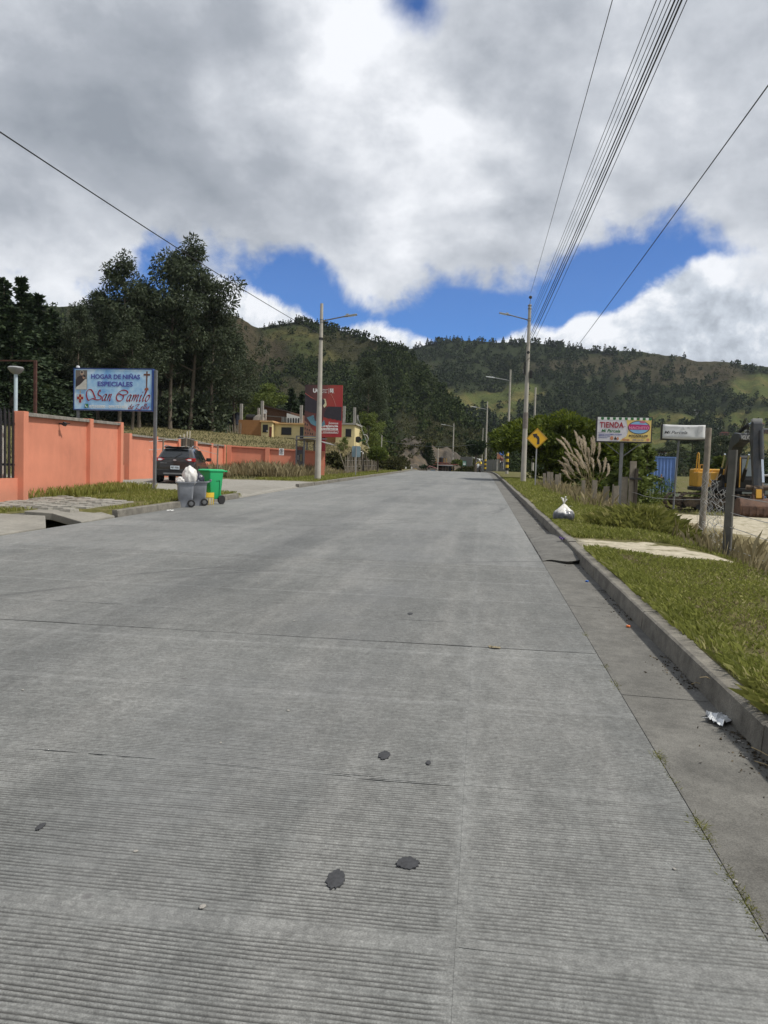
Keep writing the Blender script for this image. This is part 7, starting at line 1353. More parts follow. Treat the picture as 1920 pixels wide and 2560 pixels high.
t = thing('handbag', 'pale bag carried by the walker on the verge', 'bag', pw + Vector((-.18, -.14, .92))); mb = MB(); loft(mb, [(-.14, .05, .12, .03, 0, 0), (.02, .06, .13, .03, 0, 0), (.10, .03, .11, .02, 0, 0)]); mb.build('bag_body', M_BAGW, t, True); MB().tube([(0, -.1, .08), (.04, -.06, .30), (.05, .06, .30), (0, .1, .08)], .01, 5).build('strap', M_TRIM, t)
# motorcycle and rider on the crest
pM = base(1035, 1017, 98); pM.z = float(zr(pM.y)); mo = thing('motorcycle', 'small motorcycle with a white front coming over the crest of the road', 'motorcycle', pM, pi - .35)
for y in (-.62, .62):
    wm = MB(); wheel(wm, (0, y, .30), .30, .10); q = wm.build('wheel', M_TYRE, mo, True); MB().lathe([(.02, -.03), (.16, -.03), (.16, .03), (.02, .03)], 12, (0, y, .30), Matrix.Rotation(pi / 2, 3, 'Y')).build('rim', M_GALV, q)
MB().tube([(0, .62, .3), (0, .42, .95), (0, .36, 1.05)], .04, 8).build('fork', M_GALV, mo, True); mb = MB(); loft(mb, [(.35, .12, .30, .08, 0, 0), (.55, .15, .34, .1, 0, 0), (.78, .12, .24, .08, 0, .06)]); mb.build('engine_and_tank', M_EXK, mo, True); MB().box((0, -.28, .80), (.24, .62, .09)).build('seat', M_TRIM, mo, bevel=.03); MB().tube([(-.36, .30, 1.06), (-.1, .40, 1.04), (.1, .40, 1.04), (.36, .30, 1.06)], .018, 6).build('handlebar', M_TRIM, mo, True)
mb = MB(); loft(mb, [(.72, .10, .05, .03, 0, .48), (.90, .17, .08, .05, 0, .48), (1.12, .12, .05, .03, 0, .44)]); fa = mb.build('front_fairing', M_WHITEP, mo, True); MB().lathe([(.02, -.02), (.08, -.02), (.08, .02), (.02, .02)], 14, (0, .57, .90), Matrix.Rotation(pi / 2, 3, 'X')).build('headlight', M_LENS, mo, True); MB().box((0, .62, .62), (.12, .3, .03)).build('mudguard', M_WHITEP, mo)
R_P = dict(STD, pelvis=(0, -.22, .90), waist=(0, -.18, 1.04), chest=(0, -.08, 1.26), neck=(0, -.02, 1.42), head=(0, .02, 1.54), shl=(-.19, -.06, 1.36), shr=(.19, -.06, 1.36), ell=(-.33, .10, 1.16), elr=(.33, .10, 1.16), wrl=(-.34, .28, 1.08), wrr=(.34, .28, 1.08), hipl=(-.12, -.2, .86), hipr=(.12, -.2, .86), knl=(-.20, .20, .74), knr=(.20, .20, .74), anl=(-.17, .02, .32), anr=(.17, .02, .32))
rd = person('rider in a yellow jacket and white helmet on the small motorcycle', pM, pi - .35, R_P, mat('yellow_jacket', (.68, .52, .05), .7, .1), mat('dark_trousers', (.02, .02, .025), .9, .2), None, sleeves='long'); hm = MB(); hm.lathe([(.05, -.12), (.13, -.08), (.145, .02), (.12, .11), (.06, .155), (.01, .16)], 16, (0, .02, 1.56)); hm.build('helmet', M_WHITEP, rd, True); MB().box((0, .15, 1.55), (.2, .05, .09)).build('visor', M_DARKWIN, rd, bevel=.02)

# ------------------------------------------------------------------ beyond the crest
k6 = 1 / (5.53 * VS)
def v6(x, y): return 980 / VS + x * k6, 1040 / VS + y * k6
def b6(x, y, z):
    q = at(*v6(x, y), z); return q
p = b6(745, 785, 150); kS6 = 150 * k6 / 1598; shop = thing('roadside_shop', 'roadside shop with a flat red roof and dark open front beyond the crest', 'shop', p)
def S6(x, y): return ((x - 745) * kS6, (785 - y) * kS6)
def sspan(name, xa, xb, ya, yb, y0, y1, m, par=None): (a, za), (b, zb_) = S6(xa, yb), S6(xb, ya); return MB().span((a, y0, za), (b, y1, zb_)).build(name, m, par or shop)
M_REDROOF = mat('red_sheet_roof', (0.30, 0.10, 0.075), .7, .2, 2, dirt=(.40, .24, .20)); sspan('wall', 615, 850, 690, 840, 1.2, 4, mat('dark_interior', (0.035, 0.03, 0.028), .9, .3)); q = sspan('roof', 568, 915, 668, 676, -1.0, 4.5, M_REDROOF); q.rotation_euler = (0, -.03, 0); sspan('roof_sheet', 575, 770, 645, 655, .5, 5, M_REDROOF); sspan('roof_sheet', 770, 905, 640, 648, .8, 5, mat('pale_pink_roof', (.50, .30, .26), .7, .2)); sspan('fascia', 620, 840, 677, 688, -.95, -.9, M_WHITEP); sspan('brick_counter', 635, 760, 712, 745, .6, .9, M_BRICK); sspan('side_room', 780, 838, 690, 800, .4, 1.0, M_DARKWIN)
for x in (632, 700, 740, 772, 836): sspan('column', x, x + 8, 690, 830, -.8, -.6, M_WOOD)
for x in (590, 700, 733): sspan('stub_column', x, x + 12, 570 + (x % 3) * 10, 645, 2, 2.4, mat('ochre_column', (.35, .24, .08), .9, .2))
t = thing('water_tank', 'black water tank on the red roofed shop', 'tank', p + Vector((S6(672, 0)[0], 2.4, S6(0, 645)[1]))); MB().lathe([(.1, 0), (.55, 0), (.55, 1.0), (.2, 1.25)], 14).build('tank_body', M_EXK, t, True)
p = b6(545, 795, 135); ks_ = 135 * k6 / 1598; sd_h = thing('small_shed', 'small pale shed with a pink gable roof left of the red roofed shop', 'shed', p); MB().span((-60 * ks_, 0, -.8), (62 * ks_, 1.8, 75 * ks_)).build('wall', mat('pale_shed_wall', (.36, .33, .28), .9, .2), sd_h); MB().prism([(-70 * ks_, 70 * ks_), (-35 * ks_, 108 * ks_), (75 * ks_, 76 * ks_), (75 * ks_, 70 * ks_), (-35 * ks_, 100 * ks_)], 'y', -.4, 2.2).build('roof', mat('pink_roof', (.42, .20, .19), .8, .2), sd_h); MB().span((-55 * ks_, -.05, -.5), (-18 * ks_, -.003, 45 * ks_)).build('door', M_WHITEP, sd_h); MB().span((-8 * ks_, -.05, -.5), (50 * ks_, -.003, 50 * ks_)).build('blue_panel', mat('pale_blue_panel', (.28, .36, .45), .7, .15), sd_h); MB().lathe([(.02, -.05), (.16, -.05), (.16, 0), (.02, 0)], 14, (-36 * ks_, 0, 72 * ks_), Matrix.Rotation(pi / 2, 3, 'X')).build('round_window', M_DARKWIN, sd_h)
pa = b6(500, 700, 150); AR = thing('layered_conifer', 'layered conifer with flat tiers of branches beyond the crest', 'tree', pa + Vector((0, 0, -1.5))); MB().tube([(0, 0, 0), (0, 0, 2.5), (0, 0, 6.2)], [.16, .12, .02], 7).build('trunk', M_BARK, AR, True); rs_ = np.random.RandomState(8); P = []; D = []; L = []
for k in range(11):
    z = 1.4 + k * .46; r_ = 1.75 * (1 - (k / 11.5)) + .12
    for i in range(330): a = (i % 8) * pi / 4 + k * .5 + rs_.uniform(-.2, .2); q = r_ * rs_.uniform(.1, 1); P.append((q * cos(a), q * sin(a), z + .12 * q + rs_.normal() * .06)); D.append((cos(a) + rs_.normal() * .5, sin(a) + rs_.normal() * .5, .35 + rs_.normal() * .4)); L.append(.36)
V, F = leaf_quads(np.array(P), np.array(D), np.array(L), np.array(L) * .25, 3); link('crown', mesh_np('crown', V, F), M_PINE, AR)
def mound(name, lab, cx, cy, z, rx, rz_, n, m, leaf, cat='shrub', seed=1, squash=.9):
    p = b6(cx, cy, z); rs_ = np.random.RandomState(seed); kk = z * k6 / 1598; C_ = [(rs_.uniform(-rx, rx) * kk, rs_.uniform(-1, 1), rs_.uniform(.05, 1) * rz_ * kk * (1 - 0.5 * rs_.rand())) for i in range(30)]; V, F = crown_cloud(C_, [rz_ * kk * .28] * 30, n, leaf, .3, seed, .1, squash)
    t = thing(name, lab, cat, p - Vector((0, 0, .3))); link('foliage', mesh_np('foliage', V, F), m, t); mb = MB(); mb.tube([(0, 0, -.5), (.1, 0, rz_ * kk * .5)], [.08, .03], 5); mb.build('stem', M_BARK, t); return t
mound('dark_shrub', 'dark shrub at the foot of the bare earth bank left of the layered conifer', 385, 795, 142, 95, 120, 4000, M_PINE, .5, seed=2)
mound('scrub_mound', 'brown green scrub mound between the shop and the motorcycle', 1030, 800, 128, 150, 130, 6000, M_SCRUB, .42, seed=3); mound('scrub_mound', 'pale scrub right of the green route sign', 900, 640, 150, 60, 40, 1500, M_LIGHTLEAF, .4, seed=4)
p = b6(1155, 660, 118); t = thing('round_tree', 'dark round headed tree left of the striped pole', 'tree', p - Vector((0, 0, .6))); kk = 118 * k6 / 1598; MB().tube([(0, 0, -1), (.05, 0, 2.2), (0, 0, 3.2)], [.2, .15, .1], 7).build('trunk', M_BARK, t, True); V, F = crown_cloud([(x * kk, y_, (660 - z_) * kk + .6) for x, y_, z_ in ((0, 0, 440), (-60, .3, 430), (60, -.2, 430), (-30, 0, 485), (35, .2, 480), (0, -.3, 405), (-75, 0, 400), (80, 0, 400))], [60 * kk] * 8, 3600, .34, .25, 19, .1, .8); link('crown', mesh_np('crown', V, F), M_PINE, t)
p = b6(997, 780, 132); kk = 132 * k6 / 1598; t = thing('route_sign', 'green rectangular road sign on a post beyond the crest', 'road sign', p - Vector((0, 0, .4))); MB().tube([(0, .03, -.5), (0, .03, 160 * kk + .4)], .04, 6).build('post', M_GALV, t); MB().span((-24 * kk, -.01, 92 * kk + .4), (24 * kk, .02, 158 * kk + .4)).build('plate', mat('sign_green', (.02, .22, .15), .5, .1), t); lettering(t, 'BUS', -.22, .22, 134 * kk + .4, 148 * kk + .4, -.013, M_WHITE, weight=.03); flat('bus_pictogram', [[(-.22, 102 * kk + .4), (.22, 102 * kk + .4), (.22, 126 * kk + .4), (-.22, 126 * kk + .4)]], -.013, M_WHITE, t)
M_SHEETF = mat('grey_fence_sheet', (.20, .205, .19), .7, .2, 3)
def sheet_fence(lab, xa, ya, xb, yb, z0, z1, h):
    A, B = b6(xa, ya, z0), b6(xb, yb, z1); d_ = B - A; n_ = max(4, int(d_.length / 1.1)); t = thing('sheet_fence', lab, 'fence', A, atan2(d_.y, d_.x)); L_ = Vector((d_.x, d_.y, 0)).length
    for i in range(n_): x = L_ * i / n_; MB().span((x, -.02 * (i % 2), -1.6 + d_.z * i / n_), (x + L_ / n_ - .03, .03, h + d_.z * i / n_)).build('panel', M_SHEETF, t)
    for i in range(0, n_ + 1, 2): MB().tube([(L_ * i / n_ - .015, .07, -1), (L_ * i / n_ - .015, .07, h + .12 + d_.z * i / n_)], .04, 6).build('fence_post', M_GALV, t)
sheet_fence('grey upright fence sheets left of the round headed tree', 940, 640, 1105, 640, 165, 160, 1.2); sheet_fence('grey sheet fence running behind the motorcycle towards the feathery tree', 1190, 690, 1590, 690, 140, 112, 1.0)
p = b6(1510, 690, 106); kk = 106 * k6 / 1598; t = thing('shop_sign', 'blue square sign with white marks on a pole at the edge of the feathery tree', 'sign', p); MB().tube([(30 * kk, .05, -.5), (30 * kk, .05, 225 * kk)], .06, 8).build('post', M_GALV, t); MB().span((-28 * kk, -.02, 150 * kk), (28 * kk, .03, 222 * kk)).build('plate', mat('sign_blue', (.05, .14, .45), .5, .1), t); flat('white_mark', [[(-14 * kk, 200 * kk), (16 * kk, 200 * kk), (16 * kk, 178 * kk), (2 * kk, 178 * kk), (2 * kk, 170 * kk), (-12 * kk, 170 * kk), (-12 * kk, 178 * kk), (4 * kk, 184 * kk), (4 * kk, 192 * kk), (-14 * kk, 192 * kk)]], -.023, M_WHITE, t)
p = b6(1475, 690, 112); kk = 112 * k6 / 1598; t = thing('gate_pillar', 'pale pillar with an orange poster left of the blue sign', 'pillar', p); MB().span((-30 * kk, 0, -.8), (-8 * kk, .4, 185 * kk)).build('pillar', M_CONC, t); MB().span((-26 * kk, -.03, 95 * kk), (30 * kk, -.004, 165 * kk)).build('poster', mat('orange_poster', (.36, .15, .08), .6, .35, 6), t)
p = b6(1215, 600, 150); t = thing('white_rail', 'pale rail on the slope right of the round headed tree', 'rail', p); kk = 150 * k6 / 1598; MB().tube([(-90 * kk, 0, 20 * kk), (-40 * kk, 0, 8 * kk), (35 * kk, 0, 0)], .06, 6).build('rail', M_WHITEP, t); [MB().tube([(x * kk, 0, -1), (x * kk, 0, .3)], .04, 5).build('rail_post', M_WHITEP, t) for x in (-40, 0, 30)]
for i, x in enumerate((125, 188, 268)): p = b6(x, 785, 132); o = tag(MB().span((-.10, -.10, -1), (.10, .10, 1.05)).build('white_post', M_WHITEP, bevel=.02), ['leftmost', 'middle', 'rightmost'][i] + ' white roadside post before the bare earth bank', 'post', 'white posts before the earth bank'); o.location = p
fz = thing('plank_fence', 'brown plank fence between the white posts and the small shed', 'fence', b6(330, 800, 138)); kk = 138 * k6 / 1598
for i in range(18): MB().span((i * 8 * kk, 0, -.8), (i * 8 * kk + 6.4 * kk, .04, (62 + 10 * ((i * 7) % 3)) * kk)).build('plank', M_WOOD, fz)
p = b6(318, 775, 128); t = thing('flower_ornament', 'round yellow flower shaped ornament with a brown centre by the roadside', 'ornament', p); kk = 128 * k6 / 1598; R9 = Matrix.Rotation(pi / 2, 3, 'X'); MB().lathe([(.02, -.05), (.30, -.05), (.36, 0), (.30, .05), (.02, .05)], 18, (0, 0, 0), R9).build('flower_centre', mat('brown_centre', (.12, .05, .02), .8, .2), t)
for i in range(12): a = i * pi / 6; pt = MB(); pt.prism(ellipse(.44 * cos(a), .44 * sin(a), .20, .09, 10, a), 'y', -.03, .03).build('petal', M_YEL, t)
MB().tube([(0, .06, -1.5), (0, .06, 0)], .04, 6).build('stem', M_GALV, t)
cr2 = thing('parked_car', 'black car almost hidden behind the crest of the road', 'car', b6(240, 800, 120) - Vector((0, 0, .75)), .3); mb = MB()
for y, hw, zl, zb_, zt_, hwt in [(-1.9, .8, .3, .9, .95, .6), (-1.2, .85, .25, .95, 1.40, .55), (.3, .85, .25, .95, 1.42, .56), (1.0, .85, .25, .92, .98, .6), (1.9, .78, .3, .8, .82, .6)]: mb.v += [(hw, y, zl), (hw, y, zb_), (hwt, y, zt_), (-hwt, y, zt_), (-hw, y, zb_), (-hw, y, zl)]
for i in range(4):
    for j in range(6): mb.f.append((i * 6 + j, i * 6 + (j + 1) % 6, (i + 1) * 6 + (j + 1) % 6, (i + 1) * 6 + j))
mb.f += [(5, 4, 3, 2, 1, 0), tuple(24 + j for j in range(6))]; mb.build('body', M_CAR, cr2, True, bevel=.05); quadp('rear_window', [(-.55, -1.62, 1.12), (.55, -1.62, 1.12), (.48, -1.27, 1.36), (-.48, -1.27, 1.36)], M_GLASS, cr2, .03)
for x in (-.75, .75):
    for y in (-1.2, 1.2): wm = MB(); wheel(wm, (x, y, .3), .3, .2); wm.build('wheel', M_TYRE, cr2, True)
for s in (-1, 1): MB().box((s * .62, -1.88, .82), (.3, .08, .12)).build('tail_light', M_RED, cr2)
# village houses on the lower slopes of the far hill
def on_hill(H, px, py):
    a, e = azel(px, py); A, T, R, X, Y, Z, g = H; j = int(np.clip(np.interp(a, A[0], np.arange(A.shape[1])), 0, A.shape[1] - 1)); E = np.degrees(np.arctan2(Z[:, j] - EYE, R[:, j])); i = int(np.argmax(E > e)); return Vector((X[i, j], Y[i, j], Z[i, j])), R[i, j]
vh = [(1437, 985, 16, 7, 0), (1500, 893, 14, 6, 0), (1408, 1012, 15, 8, 1), (1562, 930, 12, 8, 0), (1572, 942, 16, 7, 2), (1590, 928, 10, 7, 1), (1637, 930, 12, 7, 0), (1640, 944, 14, 9, 0), (1655, 938, 14, 8, 2), (1622, 938, 9, 6, 1), (1626, 951, 12, 6, 0), (1649, 926, 9, 6, 1), (1600, 948, 9, 5, 0), (1506, 897, 10, 5, 1)]
vlab = ['white house alone on the slope just left of the canvas sign post', 'white house high among the trees above the excavator', 'low pale house at the foot of the green slope behind the container', 'grey white house left of the excavator boom', 'pale house with a brown roof under the boom cylinder', 'small house right of the boom cylinder', 'white house right of the excavator arm, highest of its cluster', 'long white house right of the excavator arm', 'house cut by the right edge of the photo', 'tiny pale house between boom and arm', 'tiny white house low beside the arm', 'tiny house above the right edge cluster', 'tiny white house behind the arm', 'tiny house beside the white house high among the trees']
for i, ((px, py, wpx, hpx, kx), lab) in enumerate(zip(vh, vlab)):
    p, R_ = on_hill(H2, px, py); kk = R_ / 1598; t = thing('village_house', lab, 'house', p, -.2 + .1 * (i % 4), 'village houses on the far slope'); W_ = wpx * kk; h = hpx * kk * .8; MB().span((-W_ / 2, -W_ * .3, -2), (W_ / 2, W_ * .3, h)).build('wall', [M_WHITEP, M_CONC, M_BRICK][kx], t); MB().prism([(-W_ * .56, h), (W_ * .56, h), (W_ * .3, h * 1.35), (-W_ * .3, h * 1.35)], 'y', -W_ * .36, W_ * .36).build('roof', [M_REDROOF, M_GALV, M_ROOFDK][(i + kx) % 3], t)
    for x in (-.28, .12): MB().span((W_ * x, -W_ * .3 - .1, h * .35), (W_ * (x + .16), -W_ * .3 - .003, h * .75)).build('window', M_DARKWIN, t)
# pale vehicle at the right edge
t = thing('parked_truck', 'pale vehicle roof behind the man, at the right edge of the photo', 'truck', base(1672, 1048, 44), .2); MB().span((-.9, -2, .5), (.9, 2, 1.6)).build('body', mat('pale_truck_paint', (.42, .46, .44), .5, .1), t, bevel=.1); MB().span((-.95, -2.1, 2.0), (.95, 1.0, 2.12)).build('roof', M_WHITEP, t, bevel=.04)
MB().span((-.85, -1.9, 1.603), (.85, .9, 1.997)).build('window', M_GLASS, t)
for x in (-.8, .8):
    for y in (-1.3, 1.3): wm = MB(); wheel(wm, (x, y, .38), .38, .22); wm.build('wheel', M_TYRE, t, True)

# ------------------------------------------------------------------ pampas grass
pPa = base(1256, 1092, 33); k5 = 33 / (1598 * 3.95 * VS); pam = thing('pampas_grass', 'tall clump of pampas grass with pale feathery plumes leaning left', 'grass clump', pPa)
xb5 = (1256 * VS - 1280) * 3.95; zb5 = (at(1256, 1092, 33).z - pPa.z) / k5 + (1092 * VS - 960) * 3.95
def P5(x, y): return Vector(((x - xb5) * k5, 0, (zb5 - y) * k5))
rr = random.Random(66)
plumes = [(415, 562, 540, 690), (465, 540, 580, 690), (582, 480, 640, 640), (635, 530, 680, 680), (682, 515, 720, 660), (748, 545, 762, 690), (775, 520, 790, 680), (815, 548, 825, 720), (605, 652, 690, 780), (512, 690, 600, 800), (500, 735, 600, 860), (447, 770, 560, 890), (900, 732, 885, 860), (937, 790, 930, 900), (662, 565, 700, 700), (560, 700, 680, 830), (610, 700, 690, 830), (700, 700, 760, 850), (830, 745, 860, 870), (505, 800, 600, 900), (475, 865, 560, 940), (660, 760, 740, 880), (765, 740, 790, 840), (590, 780, 650, 890), (720, 640, 745, 780)]
for i, (xt, yt, xm, ym) in enumerate(plumes):
    tip, mid = P5(xt, yt), P5(xm, ym); by = rr.uniform(-.45, .45); bx_ = P5(rr.uniform(640, 860), 1100); bx_.y = by * .4; mid.y = by * .8; tip.y = by * 1.2
    L_ = smooth_line([tuple(bx_ + Vector((0, 0, -.1))), tuple(bx_.lerp(mid, .55) + Vector((.06, 0, .1))), tuple(mid), tuple(mid.lerp(tip, .55) + Vector((.02, 0, .05))), tuple(tip)], 6); n_ = len(L_)
    MB().tube([tuple(q) for q in L_[:int(n_ * .85)]], [.009 - .006 * k / n_ for k in range(int(n_ * .85))], 4).build('stem', M_DRYGRASS, pam)
    rs_ = np.random.RandomState(700 + i); st_ = np.array(L_[int(n_ * .44):]); m_ = 430; f_ = rs_.uniform(0, 1, m_) ** .9; idx = f_ * (len(st_) - 1); i0 = np.floor(idx).astype(int); i1 = np.minimum(i0 + 1, len(st_) - 1); P = st_[i0] + (st_[i1] - st_[i0]) * (idx - i0)[:, None]; ax = st_[-1] - st_[0]; ax = ax / np.linalg.norm(ax)
    w_ = np.sin(np.pi * np.clip(.12 + .86 * f_, 0, 1)) ** .7; D = ax * 1.0 + rs_.normal(size=(m_, 3)) * .20 * w_[:, None] + np.array((.12, 0, -.16)); P = P + rs_.normal(size=(m_, 3)) * .012 * w_[:, None]; Ln = .15 * (.5 + w_ * .6); V, F = leaf_quads(P, D, Ln, Ln * .055, 800 + i); link('plume', mesh_np('plume', V, F), M_PLUME, pam)

# ------------------------------------------------------------------ grass
def blades(name, XY, hgt, wid, m, seed, bend=.5, lean=(0, 0)):
    rs_ = np.random.RandomState(seed); n = len(XY); x, y = XY[:, 0], XY[:, 1]; z = ground(x, y) - .01; a = rs_.uniform(0, 2 * pi, n); h = np.broadcast_to(hgt, n) * rs_.uniform(.45, 1.25, n); w_ = np.broadcast_to(wid, n) * rs_.uniform(.7, 1.3, n)
    b = rs_.uniform(.1, 1, n) * bend * h; ba = rs_.uniform(0, 2 * pi, n); bx_, by = np.cos(ba) * b + lean[0] * h, np.sin(ba) * b + lean[1] * h; ca, sa = np.cos(a) * w_ / 2, np.sin(a) * w_ / 2
    V = np.stack([np.stack([x - ca, y - sa, z], 1), np.stack([x + ca, y + sa, z], 1), np.stack([x + ca * .7 + bx_ * .35, y + sa * .7 + by * .35, z + h * .6], 1), np.stack([x + bx_, y + by, z + h * .95 - b * .25], 1)], 1).reshape(-1, 3); i = np.arange(n) * 4
    F = np.stack([i, i + 1, i + 2, i + 3], 1); return tag(link(name, mesh_np(name, V, F), m), kind='stuff')
def spread(n, o0, o1, y0, y1, seed, left=False, pw=1.6, noise=(1.5, .35), keep=None):
    rs_ = np.random.RandomState(seed); y = y0 + (y1 - y0) * rs_.uniform(0, 1, n) ** pw; o = rs_.uniform(0, 1, n); a = o0(y) if callable(o0) else o0; b = o1(y) if callable(o1) else o1; o = a + (b - a) * o; x = cbend(y) + (-o if left else o)
    k = fbm((x * .81 + y * .59) * noise[0], (y * .81 - x * .59) * noise[0], seed, 5, .7) > noise[1] - .12 * rs_.uniform(-1, 1, n); T_ = tints(x, y)
    k &= (T_[:, 0] < .28) & (T_[:, 2] < .35)
    if keep is not None: k &= keep(x, y)
    return np.stack([x, y], 1)[k]
q = spread(120000, 1.70, 4.6, 3.0, 17, 1, pw=1.5, noise=(1.3, .45)); blades('grass', q, .050 + .0016 * q[:, 1], .0045 + .0005 * q[:, 1], M_GRASS, 11, .9)
q = spread(60000, 1.8, 4.8, 3.0, 18, 27, pw=1.5, noise=(1.1, .46)); blades('dry_grass', q, .042 + .001 * q[:, 1], .004 + .0003 * q[:, 1], M_DRYGRASS, 28, 1.0)
q = spread(26000, 1.70, 2.05, 3.0, 24, 2, pw=1.3, noise=(2.2, .42)); blades('grass', q, .11, .007, M_GRASS, 12, .8, (-.25, 0))
q = spread(52000, 1.74, 5.5, 14, 60, 3, pw=1.5, noise=(.9, .38)); blades('grass', q, .10 + .001 * q[:, 1], .012 + .0004 * q[:, 1], M_GRASS, 13, .7)
notpav = lambda x, y: ~((x > -12.1) & (x < -8.8) & (y > 15.6) & (y < 20.4 - .35 * (x + 12)))
q = spread(46000, lambda y: np.where(y < 16.4, 10.1, uL(y) + .2), 13.2, 11, 27, 4, True, 1.0, (.8, .34), notpav); blades('grass', q, .11, .012, M_GRASS, 14, .6)
q = spread(9000, 11.6, 13.3, 16, 27, 5, True, 1.0, (.8, .42), lambda x, y: (x > -13.0 + (26.5 - y) * .157 - .9) & notpav(x, y)); blades('grass', q, .32, .012, M_GRASS, 15, .4)
q = spread(34000, lambda y: uL(y) + .2, 12.5, 35, 80, 6, True, 1.2, (.6, .32)); blades('grass', q, .16, .022, M_GRASS, 16, .6)
q = spread(9000, 11.2, 17.2, 42, 50.0, 7, True, 1.0, (.5, .44)); blades('dry_grass', q, .85 * (.3 + 1.3 * fbm(q[:, 0] * .9, q[:, 1] * .9, 4)), .022, M_DRYGRASS, 17, .45)
q = spread(16000, 10.5, 21, 52, 92, 8, True, 1.0, (1.3, .36)); blades('dry_grass', q, .30, .03, M_DRYGRASS, 18, .5)
q = spread(30000, 13, 46, 26, 98, 9, True, 1.0, (1.7, .30)); blades('grass', q, .22, .035, leafmat('shaded_grass', (.030, .036, .011), (.070, .075, .025), (.15, .125, .055), .2), 19, .6)  # darker bank grass, shade under the trees put into its colour
q = spread(5200, 3.7, 6.4, 9, 24, 10, False, 1.0, (1.2, .50)); blades('dry_grass', q, .10 + .13 * np.random.RandomState(31).exponential(1.0, len(q)).clip(0, 3), .0035, M_DRYGRASS, 20, .5)
q = spread(3000, 3.8, 5.6, 8.5, 14.5, 21, False, 1.0, (1.2, .46)); blades('dry_grass', q, .10 + .15 * np.random.RandomState(32).exponential(1.0, len(q)).clip(0, 3), .003, M_DRYGRASS, 22, .45)
q = spread(7000, 3.2, 6.5, 24, 46, 12, False, 1.0, (.8, .47)); blades('dry_grass', q, .12 + .16 * np.random.RandomState(33).exponential(1.0, len(q)).clip(0, 3), .009, M_DRYGRASS, 23, .5)
q = spread(20000, 6, 22, 30, 66, 13, False, 1.0, (.4, .40)); blades('grass', q, .22, .03, M_GRASS, 24, .6)
# arching tussock at the far side of the path
pc = on(1405, 1150); rs_ = np.random.RandomState(6); n_ = 7000; a = rs_.uniform(0, 6.28, n_); r_ = rs_.uniform(0, 1, n_) ** .5; xy = np.stack([pc.x + .1 + 1.25 * r_ * np.cos(a), pc.y + .9 + 1.5 * r_ * np.sin(a)], 1); blades('tussock_grass', xy, .62 * (1.05 - .65 * r_), .010, M_TUSS, 25, .95, (-.1, -.1))
pc = on(1640, 1520); n_ = 700; a = rs_.uniform(0, 6.28, n_); r_ = rs_.uniform(0, 1, n_) ** .5; xy = np.stack([pc.x + .16 + .20 * r_ * np.cos(a), pc.y - .1 + .35 * r_ * np.sin(a)], 1); blades('tussock_grass', xy, .12, .005, M_TUSS, 26, .9, (-.4, -.2))
# weeds in the joint between road and gutter
for k, (px, py, n_, sz) in enumerate([(1428, 1640, 160, .05), (1455, 1690, 60, .04), (1510, 1785, 120, .07), (1525, 1812, 70, .05), (1575, 1895, 90, .05), (1612, 1960, 200, .05), (1300, 1440, 60, .05), (1320, 1480, 70, .05), (1275, 1375, 40, .06), (1630, 2000, 60, .04)]):
    p = on(px, py, 1.5, 60); rs_ = np.random.RandomState(40 + k); a = rs_.uniform(0, 6.28, n_); r_ = rs_.uniform(0, 1, n_); X_ = .988 + .035 * r_ * np.cos(a); Y_ = p.y + .14 * r_ * np.sin(a); Z_ = zr(Y_) - .006; d_ = np.stack([rs_.normal(size=n_), rs_.normal(size=n_), rs_.uniform(.1, .9, n_)], 1); V, F = leaf_quads(np.stack([X_, Y_, Z_], 1), d_, sz * .6 * rs_.uniform(.4, 1.2, n_), .0016 * np.ones(n_), 60 + k); tag(link('joint_weed', mesh_np('joint_weed', V, F), M_TUSS), kind='stuff')
V, F = crown_cloud([tuple(at(*q)) for q in BANK_SCRUB], list(np.random.RandomState(16).uniform(.35, .95, len(BANK_SCRUB))), 4200, .42, .28, 94, .1, .7); tag(link('scrub', mesh_np('scrub', V, F), M_SCRUB), kind='stuff')
# dark undergrowth below the grove
rs_ = np.random.RandomState(91); C_ = []; Rr = []
for k in range(150):
    q = base(rs_.uniform(110, 475), 920, rs_.uniform(92, 112)); r_ = rs_.uniform(1.0, 2.2); C_.append((q.x, q.y, q.z + r_ * rs_.uniform(.3, 1.5))); Rr.append(r_)
V, F = crown_cloud(C_, Rr, 17000, .55, .25, 92, .2, .9); tag(link('undergrowth', mesh_np('undergrowth', V, F), M_EUC), kind='stuff')
C_ = []; Rr = []
for k in range(70):
    q = base(rs_.uniform(500, 850), 960, rs_.uniform(124, 140)); r_ = rs_.uniform(1.2, 2.4); C_.append((q.x, q.y, q.z + r_ * rs_.uniform(.3, 1.8))); Rr.append(r_)
for k in range(130):
    q = base(rs_.uniform(1060, 1659) if k < 60 else rs_.uniform(1659, 2700), 1010, rs_.uniform(120, 170)); r_ = rs_.uniform(1.2, 2.6); C_.append((q.x, q.y, q.z + r_ * rs_.uniform(.2, 1.2))); Rr.append(r_)
V, F = crown_cloud(C_, Rr, 24000, .6, .25, 93, .2, .9); tag(link('undergrowth', mesh_np('undergrowth', V, F), M_FOREST), kind='stuff')
